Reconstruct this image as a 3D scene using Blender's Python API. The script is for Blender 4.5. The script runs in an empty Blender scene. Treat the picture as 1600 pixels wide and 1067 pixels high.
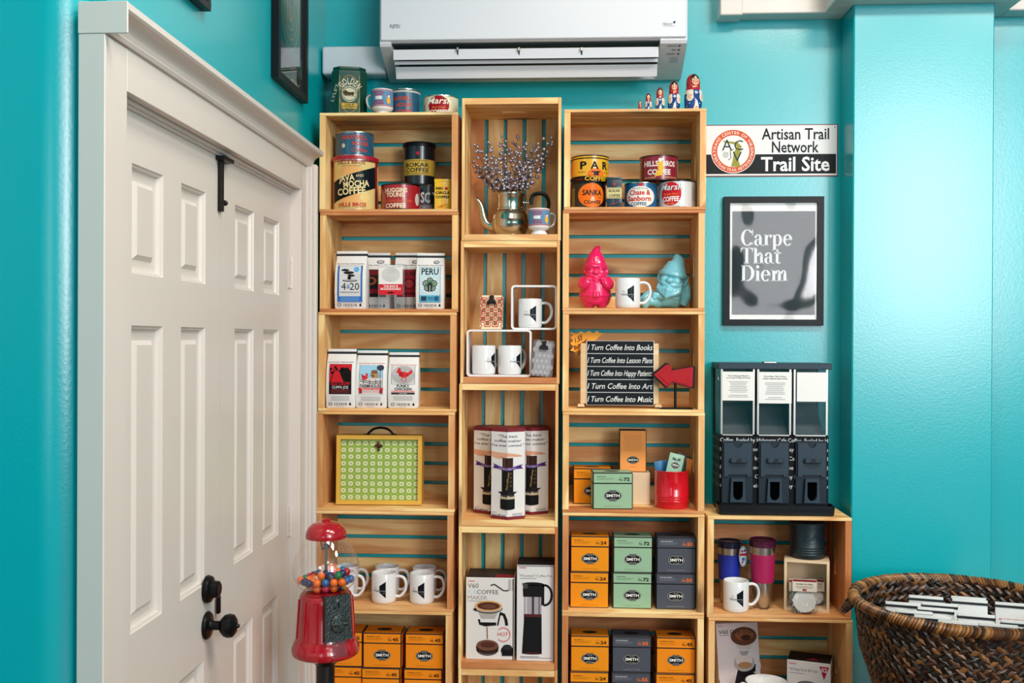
import bpy, bmesh, math, random
from mathutils import Vector, Matrix
from mathutils.geometry import tessellate_polygon

SC = bpy.context.scene
COL = SC.collection
PI = math.pi
rnd = random.Random(11)

# ------------------------------------------------------------------ camera, world, lights, exposure
FPX = 1550.0
YAW, PITCH, ROLL = math.radians(3.14), 0.0029, 0.0045
CAM = Vector((0, 0, 1.559))
CR = Matrix.Rotation(YAW, 3, 'Z') @ Matrix.Rotation(PI / 2 - PITCH, 3, 'X') @ Matrix.Rotation(ROLL, 3, 'Z')
cd = bpy.data.cameras.new('camera')
cd.sensor_width = 36.0
cd.lens = FPX / 1600 * 36.0
cd.clip_start = 0.05
cam = bpy.data.objects.new('camera', cd)
cam.matrix_world = Matrix.Translation(CAM) @ CR.to_4x4()
COL.objects.link(cam)
SC.camera = cam

SC.view_settings.view_transform = 'Standard'
SC.view_settings.look = 'None'
SC.view_settings.gamma = 1.0
SC.view_settings.use_curve_mapping = False
SC.view_settings.exposure = -0.22
SC.cycles.use_denoising = True
SC.cycles.max_bounces = 8
SC.cycles.transparent_max_bounces = 24
SC.cycles.caustics_reflective = False
SC.cycles.caustics_refractive = False

wd = bpy.data.worlds.new('daylight')
wd.use_nodes = True
wd.node_tree.nodes['Background'].inputs[0].default_value = (0.75, 0.87, 1.0, 1)
wd.node_tree.nodes['Background'].inputs[1].default_value = 1.0
SC.world = wd


def area(name, loc, target, sx, sy, power, col):
    l = bpy.data.lights.new(name, 'AREA')
    l.shape = 'RECTANGLE'
    l.size, l.size_y, l.energy, l.color = sx, sy, power, col
    o = bpy.data.objects.new(name, l)
    o.location = loc
    o.rotation_euler = (Vector(target) - Vector(loc)).to_track_quat('-Z', 'Y').to_euler()
    COL.objects.link(o)
    return o


# daylight that comes in through the shop windows (behind the camera), and the room's warm ceiling lamps
area('window_daylight', (3.55, -3.3, 2.7), (3.55, 0, 2.7), 1.5, 2.6, 235, (0.97, 0.98, 1.0))
area('window_daylight', (2.0, -3.3, 2.7), (2.0, 0, 2.7), 1.0, 2.6, 45, (0.97, 0.98, 1.0))
area('window_daylight', (-0.7, -3.3, 1.9), (-0.7, 0, 1.9), 0.7, 2.1, 12, (0.95, 0.98, 1.0))
for lx, ly, le in ((0.2, 1.35, 44), (1.3, 1.35, 60), (2.4, 1.25, 40), (0.9, -1.2, 10), (2.2, -1.4, 10)):
    area('ceiling_lamp_light', (lx, ly, 3.6), (lx, ly, 0), 0.6, 0.6, le, (1.0, 0.89, 0.77))


# ------------------------------------------------------------------ pixel helpers (1600 x 1067 frame)
def ray(px, py):
    return CR @ Vector(((px - 800) / FPX, (533.5 - py) / FPX, -1))


def at(px, py, Y):
    d = ray(px, py)
    return CAM + d * (Y / d.y)


def onx(px, py, X):
    d = ray(px, py)
    return CAM + d * (X / d.x)


def xs(x0, x1, py, Y):
    a, b = at(x0, py, Y).x, at(x1, py, Y).x
    return (a + b) / 2, b - a


# ------------------------------------------------------------------ materials
def lin(c):
    out = []
    for v in c[:3]:
        v = v / 255.0
        out.append(v / 12.92 if v <= 0.04045 else ((v + 0.055) / 1.055) ** 2.4)
    return (out[0], out[1], out[2], 1)


_M = {}


def nodes(name):
    m = bpy.data.materials.new(name)
    m.use_nodes = True
    t = m.node_tree
    return m, t, t.nodes['Principled BSDF']


def mat(name, col, rough=0.5, metal=0.0, coat=0.0, var=0.05, scale=9.0, bump=0.0, bscale=60.0, spec=0.5):
    """plain procedural paint: colour with a little noise in value, optional fine relief"""
    if name in _M:
        return _M[name]
    m, t, b = nodes(name)
    c = lin(col)
    tc = t.nodes.new('ShaderNodeTexCoord')
    n = t.nodes.new('ShaderNodeTexNoise')
    n.inputs['Scale'].default_value = scale
    n.inputs['Detail'].default_value = 3
    t.links.new(tc.outputs['Object'], n.inputs['Vector'])
    mx = t.nodes.new('ShaderNodeMix')
    mx.data_type = 'RGBA'
    mx.inputs[6].default_value = tuple(max(0, v * (1 - var)) for v in c[:3]) + (1,)
    mx.inputs[7].default_value = tuple(min(1, v * (1 + var)) for v in c[:3]) + (1,)
    t.links.new(n.outputs['Fac'], mx.inputs[0])
    t.links.new(mx.outputs[2], b.inputs['Base Color'])
    b.inputs['Roughness'].default_value = rough
    b.inputs['Metallic'].default_value = metal
    b.inputs['Coat Weight'].default_value = coat
    b.inputs['Specular IOR Level'].default_value = spec
    if bump:
        n2 = t.nodes.new('ShaderNodeTexNoise')
        n2.inputs['Scale'].default_value = bscale
        t.links.new(tc.outputs['Object'], n2.inputs['Vector'])
        bp = t.nodes.new('ShaderNodeBump')
        bp.inputs['Strength'].default_value = bump
        bp.inputs['Distance'].default_value = 0.004
        t.links.new(n2.outputs['Fac'], bp.inputs['Height'])
        t.links.new(bp.outputs['Normal'], b.inputs['Normal'])
    _M[name] = m
    return m


def ink(col, rough=0.45):
    key = 'print_%02x%02x%02x' % tuple(int(v) for v in col)
    return mat(key, col, rough, var=0.03, spec=.12)


def wood(name, light, dark, red, rough=0.55, knots=True, hue=0.5):
    if name in _M:
        return _M[name]
    m, t, b = nodes(name)
    L = t.links.new
    N = t.nodes.new
    tc = N('ShaderNodeTexCoord')
    oi = N('ShaderNodeObjectInfo')
    off = N('ShaderNodeVectorMath'); off.operation = 'SCALE'
    off.inputs[0].default_value = (37.0, 11.0, 23.0)
    L(oi.outputs['Random'], off.inputs['Scale'])
    add = N('ShaderNodeVectorMath'); add.operation = 'ADD'
    L(tc.outputs['Object'], add.inputs[0]); L(off.outputs[0], add.inputs[1])
    mp = N('ShaderNodeVectorMath'); mp.operation = 'MULTIPLY'
    mp.inputs[1].default_value = (1.6, 9.0, 9.0)
    L(add.outputs[0], mp.inputs[0])
    # growth rings: warped bands along the plank
    nz = N('ShaderNodeTexNoise'); nz.inputs['Scale'].default_value = 1.3
    nz.inputs['Detail'].default_value = 4; nz.inputs['Distortion'].default_value = 0.6
    L(mp.outputs[0], nz.inputs['Vector'])
    mul = N('ShaderNodeMath'); mul.operation = 'MULTIPLY'; mul.inputs[1].default_value = 16.0
    L(nz.outputs['Fac'], mul.inputs[0])
    sn = N('ShaderNodeMath'); sn.operation = 'SINE'; L(mul.outputs[0], sn.inputs[0])
    mr = N('ShaderNodeMapRange'); mr.inputs[1].default_value = -0.4; mr.inputs[2].default_value = 1.0
    mr.inputs[3].default_value = 0.0; mr.inputs[4].default_value = 0.75
    L(sn.outputs[0], mr.inputs[0])
    # fine fibres
    mp2 = N('ShaderNodeVectorMath'); mp2.operation = 'MULTIPLY'
    mp2.inputs[1].default_value = (7.0, 220.0, 220.0)
    L(add.outputs[0], mp2.inputs[0])
    nf = N('ShaderNodeTexNoise'); nf.inputs['Scale'].default_value = 1.0; nf.inputs['Detail'].default_value = 2
    L(mp2.outputs[0], nf.inputs['Vector'])
    sm = N('ShaderNodeMath'); sm.operation = 'MULTIPLY_ADD'; sm.inputs[1].default_value = 0.45
    L(nf.outputs['Fac'], sm.inputs[0]); L(mr.outputs[0], sm.inputs[2])
    sb = N('ShaderNodeMath'); sb.operation = 'SUBTRACT'; sb.inputs[1].default_value = 0.18; sb.use_clamp = True
    L(sm.outputs[0], sb.inputs[0])
    mx = N('ShaderNodeMix'); mx.data_type = 'RGBA'
    mx.inputs[6].default_value = lin(light); mx.inputs[7].default_value = lin(dark)
    L(sb.outputs[0], mx.inputs[0])
    # plank-to-plank tone
    wn = N('ShaderNodeMath'); wn.operation = 'MULTIPLY'; wn.inputs[1].default_value = 7.31
    L(oi.outputs['Random'], wn.inputs[0])
    fr = N('ShaderNodeMath'); fr.operation = 'FRACT'; L(wn.outputs[0], fr.inputs[0])
    pw = N('ShaderNodeMath'); pw.operation = 'POWER'; pw.inputs[1].default_value = 2.3; L(fr.outputs[0], pw.inputs[0])
    ph = N('ShaderNodeMath'); ph.operation = 'MULTIPLY'; ph.inputs[1].default_value = hue; L(pw.outputs[0], ph.inputs[0])
    mt = N('ShaderNodeMix'); mt.data_type = 'RGBA'; mt.blend_type = 'MULTIPLY'
    mt.inputs[7].default_value = lin(red)
    L(ph.outputs[0], mt.inputs[0]); L(mx.outputs[2], mt.inputs[6])
    last = mt.outputs[2]
    if knots:
        mp3 = N('ShaderNodeVectorMath'); mp3.operation = 'MULTIPLY'
        mp3.inputs[1].default_value = (3.6, 9.0, 9.0)
        L(add.outputs[0], mp3.inputs[0])
        nd = N('ShaderNodeTexNoise'); nd.inputs['Scale'].default_value = 4.0
        L(mp3.outputs[0], nd.inputs['Vector'])
        ad = N('ShaderNodeVectorMath'); ad.operation = 'MULTIPLY_ADD'
        ad.inputs[1].default_value = (0.16, 0.16, 0.16)
        L(nd.outputs['Color'], ad.inputs[0]); L(mp3.outputs[0], ad.inputs[2])
        vo = N('ShaderNodeTexVoronoi'); vo.inputs['Scale'].default_value = 1.0
        L(ad.outputs[0], vo.inputs['Vector'])
        sp = N('ShaderNodeSeparateColor'); L(vo.outputs['Color'], sp.inputs[0])
        gt = N('ShaderNodeMath'); gt.operation = 'GREATER_THAN'; gt.inputs[1].default_value = 0.66
        L(sp.outputs[0], gt.inputs[0])
        kr = N('ShaderNodeMapRange'); kr.inputs[1].default_value = 0.09; kr.inputs[2].default_value = 0.30
        kr.inputs[3].default_value = 0.85; kr.inputs[4].default_value = 0.0
        L(vo.outputs['Distance'], kr.inputs[0])
        km = N('ShaderNodeMath'); km.operation = 'MULTIPLY'
        L(kr.outputs[0], km.inputs[0]); L(gt.outputs[0], km.inputs[1])
        mk = N('ShaderNodeMix'); mk.data_type = 'RGBA'
        mk.inputs[7].default_value = lin((104, 62, 34))
        L(km.outputs[0], mk.inputs[0]); L(last, mk.inputs[6])
        last = mk.outputs[2]
    L(last, b.inputs['Base Color'])
    b.inputs['Roughness'].default_value = rough
    bp = N('ShaderNodeBump'); bp.inputs['Strength'].default_value = 0.12; bp.inputs['Distance'].default_value = 0.002
    L(nf.outputs['Fac'], bp.inputs['Height']); L(bp.outputs['Normal'], b.inputs['Normal'])
    _M[name] = m
    return m


def glassy(name, tint=(1, 1, 1), refl=0.9, rough=0.02, wavy=0.0, wscale=3.0, ior=1.45):
    """thin clear pane or shell: passes light straight through, mirrors by fresnel"""
    if name in _M:
        return _M[name]
    m = bpy.data.materials.new(name)
    m.use_nodes = True
    t = m.node_tree
    t.nodes.remove(t.nodes['Principled BSDF'])
    out = t.nodes['Material Output']
    tr = t.nodes.new('ShaderNodeBsdfTransparent'); tr.inputs[0].default_value = tuple(tint) + (1,)
    gl = t.nodes.new('ShaderNodeBsdfGlossy'); gl.inputs['Roughness'].default_value = rough
    gl.inputs[0].default_value = (refl, refl, refl, 1)
    lw = t.nodes.new('ShaderNodeLayerWeight'); lw.inputs['Blend'].default_value = 0.5
    pw = t.nodes.new('ShaderNodeMath'); pw.operation = 'POWER'; pw.inputs[1].default_value = 3.2
    t.links.new(lw.outputs['Facing'], pw.inputs[0])
    f0 = ((ior - 1) / (ior + 1)) ** 2 * 1.8
    fr = t.nodes.new('ShaderNodeMath'); fr.operation = 'MULTIPLY_ADD'
    fr.inputs[1].default_value = 0.85 * (1 - f0); fr.inputs[2].default_value = f0
    t.links.new(pw.outputs[0], fr.inputs[0])
    mx = t.nodes.new('ShaderNodeMixShader')
    t.links.new(fr.outputs[0], mx.inputs[0])
    t.links.new(tr.outputs[0], mx.inputs[1]); t.links.new(gl.outputs[0], mx.inputs[2])
    t.links.new(mx.outputs[0], out.inputs['Surface'])
    if wavy:
        tc = t.nodes.new('ShaderNodeTexCoord')
        n = t.nodes.new('ShaderNodeTexNoise'); n.inputs['Scale'].default_value = wscale
        n.inputs['Detail'].default_value = 1
        t.links.new(tc.outputs['Object'], n.inputs['Vector'])
        bp = t.nodes.new('ShaderNodeBump'); bp.inputs['Strength'].default_value = 1.0
        bp.inputs['Distance'].default_value = wavy
        t.links.new(n.outputs['Fac'], bp.inputs['Height'])
        t.links.new(bp.outputs['Normal'], gl.inputs['Normal'])
        t.links.new(bp.outputs['Normal'], lw.inputs['Normal'])
    _M[name] = m
    return m


# ------------------------------------------------------------------ mesh builder
class MB:
    def __init__(s):
        s.v, s.f, s.mi, s.mats = [], [], [], []

    def m(s, material):
        if material not in s.mats:
            s.mats.append(material)
        return s.mats.index(material)

    def add(s, vs, fs, material, M=None):
        b = len(s.v)
        k = s.m(material)
        for p in vs:
            p = Vector(p)
            s.v.append(M @ p if M is not None else p)
        for f in fs:
            s.f.append([b + i for i in f]); s.mi.append(k)
        return s

    def box(s, x0, x1, y0, y1, z0, z1, material, bev=0.0, M=None, seg=1):
        if not bev:
            vs = [(x, y, z) for x in (x0, x1) for y in (y0, y1) for z in (z0, z1)]
            fs = [(0, 1, 3, 2), (4, 6, 7, 5), (0, 4, 5, 1), (2, 3, 7, 6), (0, 2, 6, 4), (1, 5, 7, 3)]
            return s.add(vs, fs, material, M)
        bm = bmesh.new()
        r = bmesh.ops.create_cube(bm, size=1)
        for v in bm.verts:
            v.co = ((x0 + x1) / 2 + v.co.x * (x1 - x0), (y0 + y1) / 2 + v.co.y * (y1 - y0), (z0 + z1) / 2 + v.co.z * (z1 - z0))
        bmesh.ops.bevel(bm, geom=bm.edges[:], offset=bev, segments=seg, profile=0.5, affect='EDGES')
        s.frombm(bm, material, M)
        return s

    def frombm(s, bm, material, M=None):
        bm.verts.index_update()
        s.add([v.co.copy() for v in bm.verts], [[v.index for v in f.verts] for f in bm.faces], material, M)
        bm.free()

    def lathe(s, prof, seg, material, M=None, a0=0.0, a1=2 * PI, wob=None):
        full = abs(a1 - a0 - 2 * PI) < 1e-6
        n = seg if full else seg + 1
        vs, fs, rings = [], [], []
        for (r, z) in prof:
            if r < 1e-6:
                rings.append([len(vs)]); vs.append((0, 0, z))
            else:
                ring = []
                for i in range(n):
                    a = a0 + (a1 - a0) * i / seg
                    ring.append(len(vs)); vs.append((r * math.cos(a), r * math.sin(a), z))
                rings.append(ring)
        for A, B in zip(rings, rings[1:]):
            for i in range(seg):
                j = (i + 1) % n
                if len(A) == 1 and len(B) == 1:
                    continue
                if len(A) == 1:
                    fs.append((A[0], B[j], B[i]))
                elif len(B) == 1:
                    fs.append((A[i], A[j], B[0]))
                else:
                    fs.append((A[i], A[j], B[j], B[i]))
        return s.add(vs, fs, material, M)

    def tube(s, pts, rad, material, seg=8, M=None, flat=1.0, closed=False, up=None):
        pts = [Vector(p) for p in pts]
        n = len(pts)
        rs = rad if isinstance(rad, (list, tuple)) else [rad] * n
        vs, fs = [], []
        T0 = (pts[1] - pts[0]).normalized()
        ref = Vector(up) if up else (Vector((0, 0, 1)) if abs(T0.z) < 0.9 else Vector((0, 1, 0)))
        for i in range(n):
            if closed:
                T = (pts[(i + 1) % n] - pts[i - 1]).normalized()
            else:
                T = (pts[min(i + 1, n - 1)] - pts[max(i - 1, 0)]).normalized()
            U = (ref - T * ref.dot(T))
            if U.length < 1e-5:
                U = T.orthogonal()
            U.normalize()
            ref = U if not up else Vector(up)
            W = T.cross(U)
            for k in range(seg):
                a = 2 * PI * k / seg
                vs.append(pts[i] + U * (math.cos(a) * rs[i]) + W * (math.sin(a) * rs[i] * flat))
        m = n if closed else n - 1
        for i in range(m):
            for k in range(seg):
                a, b = i * seg + k, i * seg + (k + 1) % seg
                c, d = ((i + 1) % n) * seg + (k + 1) % seg, ((i + 1) % n) * seg + k
                fs.append((a, b, c, d))
        if not closed:
            fs.append(tuple(range(seg - 1, -1, -1)))
            fs.append(tuple((n - 1) * seg + k for k in range(seg)))
        return s.add(vs, fs, material, M)

    def prism(s, outer, holes, t0, t1, material, axis='y', M=None, caps=True):
        """extrude a 2-D outline (with holes) between t0 and t1 along an axis; (u,v) are the other two axes"""
        loops = [outer] + list(holes)
        flat = [p for l in loops for p in l]
        tris = tessellate_polygon([[Vector((p[0], p[1], 0)) for p in l] for l in loops])

        def P(p, t):
            if axis == 'y':
                return (p[0], t, p[1])
            if axis == 'x':
                return (t, p[0], p[1])
            return (p[0], p[1], t)
        n = len(flat)
        vs = [P(p, t0) for p in flat] + [P(p, t1) for p in flat]
        fs = []
        if caps:
            for tri in tris:
                fs.append(tuple(tri)); fs.append(tuple(i + n for i in reversed(tri)))
        b = 0
        for l in loops:
            k = len(l)
            for i in range(k):
                j = (i + 1) % k
                fs.append((b + i, b + j, n + b + j, n + b + i))
            b += k
        return s.add(vs, fs, material, M)

    def ball(s, c, r, material, seg=12, rings=8, sc=(1, 1, 1), M=None):
        prof = [(math.sin(PI * i / rings), -math.cos(PI * i / rings)) for i in range(rings + 1)]
        T = Matrix.Translation(c) @ Matrix.Diagonal((r * sc[0], r * sc[1], r * sc[2], 1))
        if M is not None:
            T = M @ T
        return s.lathe(prof, seg, material, T)

    def mesh(s, name, smooth=True, angle=35):
        me = bpy.data.meshes.new(name)
        me.from_pydata([tuple(v) for v in s.v], [], s.f)
        for m_ in s.mats:
            me.materials.append(m_)
        me.polygons.foreach_set('material_index', s.mi)
        bm = bmesh.new(); bm.from_mesh(me)
        bmesh.ops.recalc_face_normals(bm, faces=bm.faces)
        bm.to_mesh(me); bm.free()
        if smooth:
            me.polygons.foreach_set('use_smooth', [True] * len(me.polygons))
            me.set_sharp_from_angle(angle=math.radians(angle))
        me.update()
        return me

    def build(s, name, parent=None, loc=(0, 0, 0), rot=(0, 0, 0), smooth=True, angle=35, label=None):
        return link(name, s.mesh(name, smooth, angle), parent, loc, rot, label)


def link(name, data, parent=None, loc=(0, 0, 0), rot=(0, 0, 0), label=None):
    o = bpy.data.objects.new(name, data)
    COL.objects.link(o)
    o.location = loc
    o.rotation_euler = rot
    if parent is not None:
        o.parent = parent
    if label:
        o['label'] = label
    return o


def tag(o, label, cat, group=None):
    o['label'] = label; o['category'] = cat
    if group:
        o['group'] = group
    return o


def thing(name, label, cat, loc=(0, 0, 0), rotz=0.0, group=None):
    return tag(link(name, None, None, loc, (0, 0, rotz)), label, cat, group)


def struct(o):
    o['kind'] = 'structure'
    return o


def copy_tree(o, parent=None):
    c = o.copy(); COL.objects.link(c)
    c.parent = parent
    for ch in list(o.children):
        copy_tree(ch, c)
    return c


# ------------------------------------------------------------------ flat print: shapes and lettering laid on a surface
_T = {}
_fc = bpy.data.curves.new('lettering', 'FONT')
_fc.resolution_u = 2


def glyphs(s, bold=0.0):
    key = (s, bold)
    if key not in _T:
        _fc.body = s
        _fc.offset = bold
        o = bpy.data.objects.new('lettering', _fc)
        me = o.to_mesh()
        vs = [(v.co.x, v.co.y) for v in me.vertices]
        fs = [tuple(p.vertices) for p in me.polygons]
        o.to_mesh_clear()
        bpy.data.objects.remove(o)
        x0 = min(v[0] for v in vs) if vs else 0
        x1 = max(v[0] for v in vs) if vs else 1
        _T[key] = ([((x - x0) / 0.691, y / 0.691) for x, y in vs], fs, (x1 - x0) / 0.691)
    return _T[key]


class Print:
    """a print: layers of 2-D shapes (u to the right, v up, metres) stacked by a hair, then mapped on a surface"""
    STEP = 0.00009

    def __init__(s, fmap=None, d0=0.0002, grid=None):
        s.L = []
        s.fmap = fmap or (lambda u, v, d: (u, -d, v))
        s.d0 = d0
        s.grid = grid
        s.vcuts = ()

    def raw(s, vs, fs, col):
        s.L.append((vs, fs, tuple(col))); return s

    def rect(s, x0, y0, x1, y1, col):
        nu = max(1, int(math.ceil(abs(x1 - x0) / s.grid - 1e-6))) if s.grid else 1
        nv = max(1, int(math.ceil(abs(y1 - y0) / s.grid - 1e-6))) if s.grid else 1
        vs = [(x0 + (x1 - x0) * i / nu, y0 + (y1 - y0) * j / nv) for j in range(nv + 1) for i in range(nu + 1)]
        fs = [(j * (nu + 1) + i, j * (nu + 1) + i + 1, (j + 1) * (nu + 1) + i + 1, (j + 1) * (nu + 1) + i) for j in range(nv) for i in range(nu)]
        return s.raw(vs, fs, col)

    def ell(s, cx, cy, rx, ry, col, n=20):
        vs, fs = [], []
        h = max(3, n // 2)
        for i in range(h + 1):
            a = PI * i / h
            x, y = cx - rx * math.cos(a), ry * math.sin(a)
            vs += [(x, cy - y), (x, cy + y)]
        for i in range(h):
            fs.append((2 * i, 2 * i + 2, 2 * i + 3, 2 * i + 1))
        return s.raw(vs, fs, col)

    def ring(s, cx, cy, rx, ry, w, col, n=24, a0=0.0, a1=2 * PI):
        vs, fs = [], []
        for i in range(n + 1):
            a = a0 + (a1 - a0) * i / n
            c, q = math.cos(a), math.sin(a)
            vs += [(cx + rx * c, cy + ry * q), (cx + (rx - w) * c, cy + (ry - w) * q)]
        for i in range(n):
            fs.append((2 * i, 2 * i + 2, 2 * i + 3, 2 * i + 1))
        return s.raw(vs, fs, col)

    def poly(s, pts, col):
        tr = tessellate_polygon([[Vector((p[0], p[1], 0)) for p in pts]])
        return s.raw(list(pts), [tuple(t) for t in tr], col)

    def line(s, pts, w, col):
        vs, fs = [], []
        P = [Vector(p) for p in pts]
        for i, p in enumerate(P):
            d = (P[min(i + 1, len(P) - 1)] - P[max(i - 1, 0)])
            d = d.normalized() if d.length > 0 else Vector((1, 0))
            n = Vector((-d.y, d.x)) * (w / 2)
            vs += [tuple(p + n), tuple(p - n)]
        for i in range(len(P) - 1):
            fs.append((2 * i, 2 * i + 1, 2 * i + 3, 2 * i + 2))
        return s.raw(vs, fs, col)

    def text(s, t, cx, cy, h, col, w=None, bold=0.0, shear=0.0, al='C', rot=0.0):
        """cy is the middle of the capital height h; w squeezes the line to that width"""
        vs, fs, W = glyphs(t, bold)
        kx = h if w is None else w / max(W, 1e-6)
        tot = W * kx
        ox = {'C': -tot / 2, 'L': 0.0, 'R': -tot}[al]
        out = []
        c, q = math.cos(rot), math.sin(rot)
        for x, y in vs:
            X, Y = ox + x * kx + shear * (y - 0.5) * h, (y - 0.5) * h
            out.append((cx + X * c - Y * q, cy + X * q + Y * c))
        return s.raw(out, fs, col)

    def arc(s, t, cx, cy, R, amid, h, col, bold=0.0, inward=False, span=None):
        """lettering around a circle; amid is the mid angle (radians, counter-clockwise from right)"""
        adv = [glyphs(ch, bold)[2] + 0.28 if ch != ' ' else 0.6 for ch in t]
        tot = sum(adv)
        k = h if span is None else span * R / tot
        x = -tot * k / 2
        for ch, a_ in zip(t, adv):
            w = a_ * k
            if ch != ' ':
                m_ = (x + w / 2) / R
                a = amid - m_ if not inward else amid + m_
                rot = a - PI / 2 if not inward else a + PI / 2
                s.text(ch, cx + R * math.cos(a), cy + R * math.sin(a), h, col, w=glyphs(ch, bold)[2] * k, bold=bold, rot=rot)
            x += w
        return s

    def split(s, vs, fs, cut):
        """cut wide shapes into strips so that they follow a bent surface"""
        planes = []
        if s.grid and len(fs):
            if max(max(vs[i][0] for i in f) - min(vs[i][0] for i in f) for f in fs) > s.grid * 1.1:
                u0, u1 = min(v[0] for v in vs), max(v[0] for v in vs)
                n = int((u1 - u0) / s.grid) + 1
                planes += [((u0 + (u1 - u0) * k / n, 0, 0), (1, 0, 0)) for k in range(1, n)]
        if cut is not None:
            planes += [((c, 0, 0), (1, 0, 0)) for c in ([cut] if isinstance(cut, float) else cut) if min(v[0] for v in vs) < c < max(v[0] for v in vs)]
        planes += [((0, c, 0), (0, 1, 0)) for c in s.vcuts if min(v[1] for v in vs) < c < max(v[1] for v in vs)]
        if not planes:
            return vs, fs
        bm = bmesh.new()
        bv = [bm.verts.new((v[0], v[1], 0)) for v in vs]
        for f in fs:
            try:
                bm.faces.new([bv[i] for i in f])
            except ValueError:
                pass
        for co, no in planes:
            bmesh.ops.bisect_plane(bm, geom=bm.verts[:] + bm.edges[:] + bm.faces[:], plane_co=co, plane_no=no, dist=1e-7)
        bm.verts.index_update()
        out = [(v.co.x, v.co.y) for v in bm.verts], [[v.index for v in f.verts] for f in bm.faces]
        bm.free()
        return out

    def build(s, name, parent, loc=(0, 0, 0), rot=(0, 0, 0), rough=0.45, cut=None):
        mb = MB()
        last, dep = None, s.d0
        for vs, fs, col in s.L:
            vs, fs = s.split(vs, fs, cut)
            if col != last:
                dep += s.STEP
                last = col
            mb.add([s.fmap(u, v, dep) for u, v in vs], fs, ink(col, rough))
        me = bpy.data.meshes.new(name)
        me.from_pydata([tuple(v) for v in mb.v], [], mb.f)
        for m_ in mb.mats:
            me.materials.append(m_)
        me.polygons.foreach_set('material_index', mb.mi)
        me.update()
        return link(name, me, parent, loc, rot)


def cyl(R, a_mid=-PI / 2):
    """map for a print around a can or mug of radius R, facing -y"""
    return lambda u, v, d: ((R + d) * math.cos(a_mid + u / R), (R + d) * math.sin(a_mid + u / R), v)


def cyl_taper(rz, a_mid=-PI / 2, Rref=None):
    def f(u, v, d):
        r = rz(v)
        a = a_mid + u / (Rref or r)
        return ((r + d) * math.cos(a), (r + d) * math.sin(a), v)
    return f


def rrect(x0, y0, x1, y1, r, n=4):
    pts = []
    for cx, cy, a in ((x1 - r, y0 + r, -PI / 2), (x1 - r, y1 - r, 0), (x0 + r, y1 - r, PI / 2), (x0 + r, y0 + r, PI)):
        for i in range(n + 1):
            b = a + PI / 2 * i / n
            pts.append((cx + r * math.cos(b), cy + r * math.sin(b)))
    return pts


def bez(p0, p1, p2, p3, n=10):
    p0, p1, p2, p3 = map(Vector, (p0, p1, p2, p3))
    return [p0 * (1 - t) ** 3 + p1 * 3 * t * (1 - t) ** 2 + p2 * 3 * t * t * (1 - t) + p3 * t ** 3 for t in [i / n for i in range(n + 1)]]


def smooth_path(pts, n=6):
    P = [Vector(p) for p in pts]
    out = []
    for i in range(len(P) - 1):
        a, b, c, d = P[max(i - 1, 0)], P[i], P[i + 1], P[min(i + 2, len(P) - 1)]
        for k in range(n):
            t = k / n
            out.append(0.5 * ((2 * b) + (c - a) * t + (2 * a - 5 * b + 4 * c - d) * t * t + (3 * b - a - 3 * c + d) * t ** 3))
    out.append(P[-1])
    return out

# ------------------------------------------------------------------ colours used all over
TEAL = mat('teal_wall_paint', (0, 166, 176), 0.25, var=0.03, scale=2.0, spec=.8, bump=0.06, bscale=140)
TEAL_SIDE = TEAL
WHITE_TRIM = mat('white_gloss_paint', (214, 204, 198), 0.35, var=0.02, scale=3)
CEIL = mat('white_ceiling_paint', (190, 188, 184), 0.8)
FLOORM = wood('floor_boards_stain', (150, 92, 55), (96, 55, 30), (200, 170, 150), 0.35, knots=False)
PINE = wood('pine_board', (255, 222, 158), (224, 160, 92), (196, 122, 80), 0.55, True, 0.85)
BIRCH = wood('pale_birch', (232, 200, 158), (214, 176, 130), (235, 215, 195), 0.5, False, 0.2)
BLACK = mat('black_satin', (12, 14, 17), 0.4, spec=.25)
BLACKM = mat('black_bronze_metal', (12, 12, 14), 0.35, 0.3, spec=.3)
CHROME = mat('polished_steel', (205, 200, 190), 0.16, 1.0)
STEEL = mat('brushed_steel', (190, 186, 180), 0.3, 1.0)
CERAMIC = mat('white_glazed_ceramic', (226, 226, 228), 0.16, var=0.01)

YW = 3.475          # back wall
F = 3.23            # front plane of the crates
XL = -0.855         # wall with the double door
ZC = 4.2

# ------------------------------------------------------------------ the setting
mb = MB(); mb.box(-2.7, 4.6, -3.6, 3.7, -0.1, 0.0, FLOORM)
floor = struct(mb.build('floor', smooth=False))
mb = MB(); mb.box(-2.7, 4.6, -3.6, 3.7, ZC, ZC + 0.1, CEIL)
struct(mb.build('ceiling', smooth=False))
# floor boards (the near ones lie outside the picture, kept as board-wide pieces)
bm_ = MB(); bm_.box(-1.8, 1.8, -0.058, 0.058, 0, 0.006, FLOORM)
bme = bm_.mesh('floor_board', False)
k = 0
yy = -3.5
while yy < 3.4:
    for xx in (-0.85, 2.78):
        link('floor_board', bme, floor, (xx + (0.0 if k % 2 else -0.0), yy + 0.06, 0.0))
    yy += 0.12; k += 1

mb = MB(); mb.box(-2.6, 4.5, YW, YW + 0.12, 0, ZC, TEAL)
struct(mb.build('wall_back', smooth=False))
# pilaster: left face at the corner seen at x 1313-1332, front face x 1332-1551
PX0 = at(1332, 430, 3.33).x
PX1 = at(1552, 430, 3.33).x
mb = MB(); mb.box(PX0, PX1, 3.33, YW, 0, ZC, TEAL, 0.004)
struct(mb.build('wall_pilaster', smooth=False))
mb = MB(); mb.box(4.4, 4.5, -3.5, YW, 0, ZC, TEAL)
struct(mb.build('wall_right', smooth=False))
mb = MB(); mb.box(-1.35, -1.22, -3.5, 1.75, 0, ZC, TEAL)  # unseen wall, added close in to darken the near left wall
struct(mb.build('wall_added_left', smooth=False))
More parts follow.
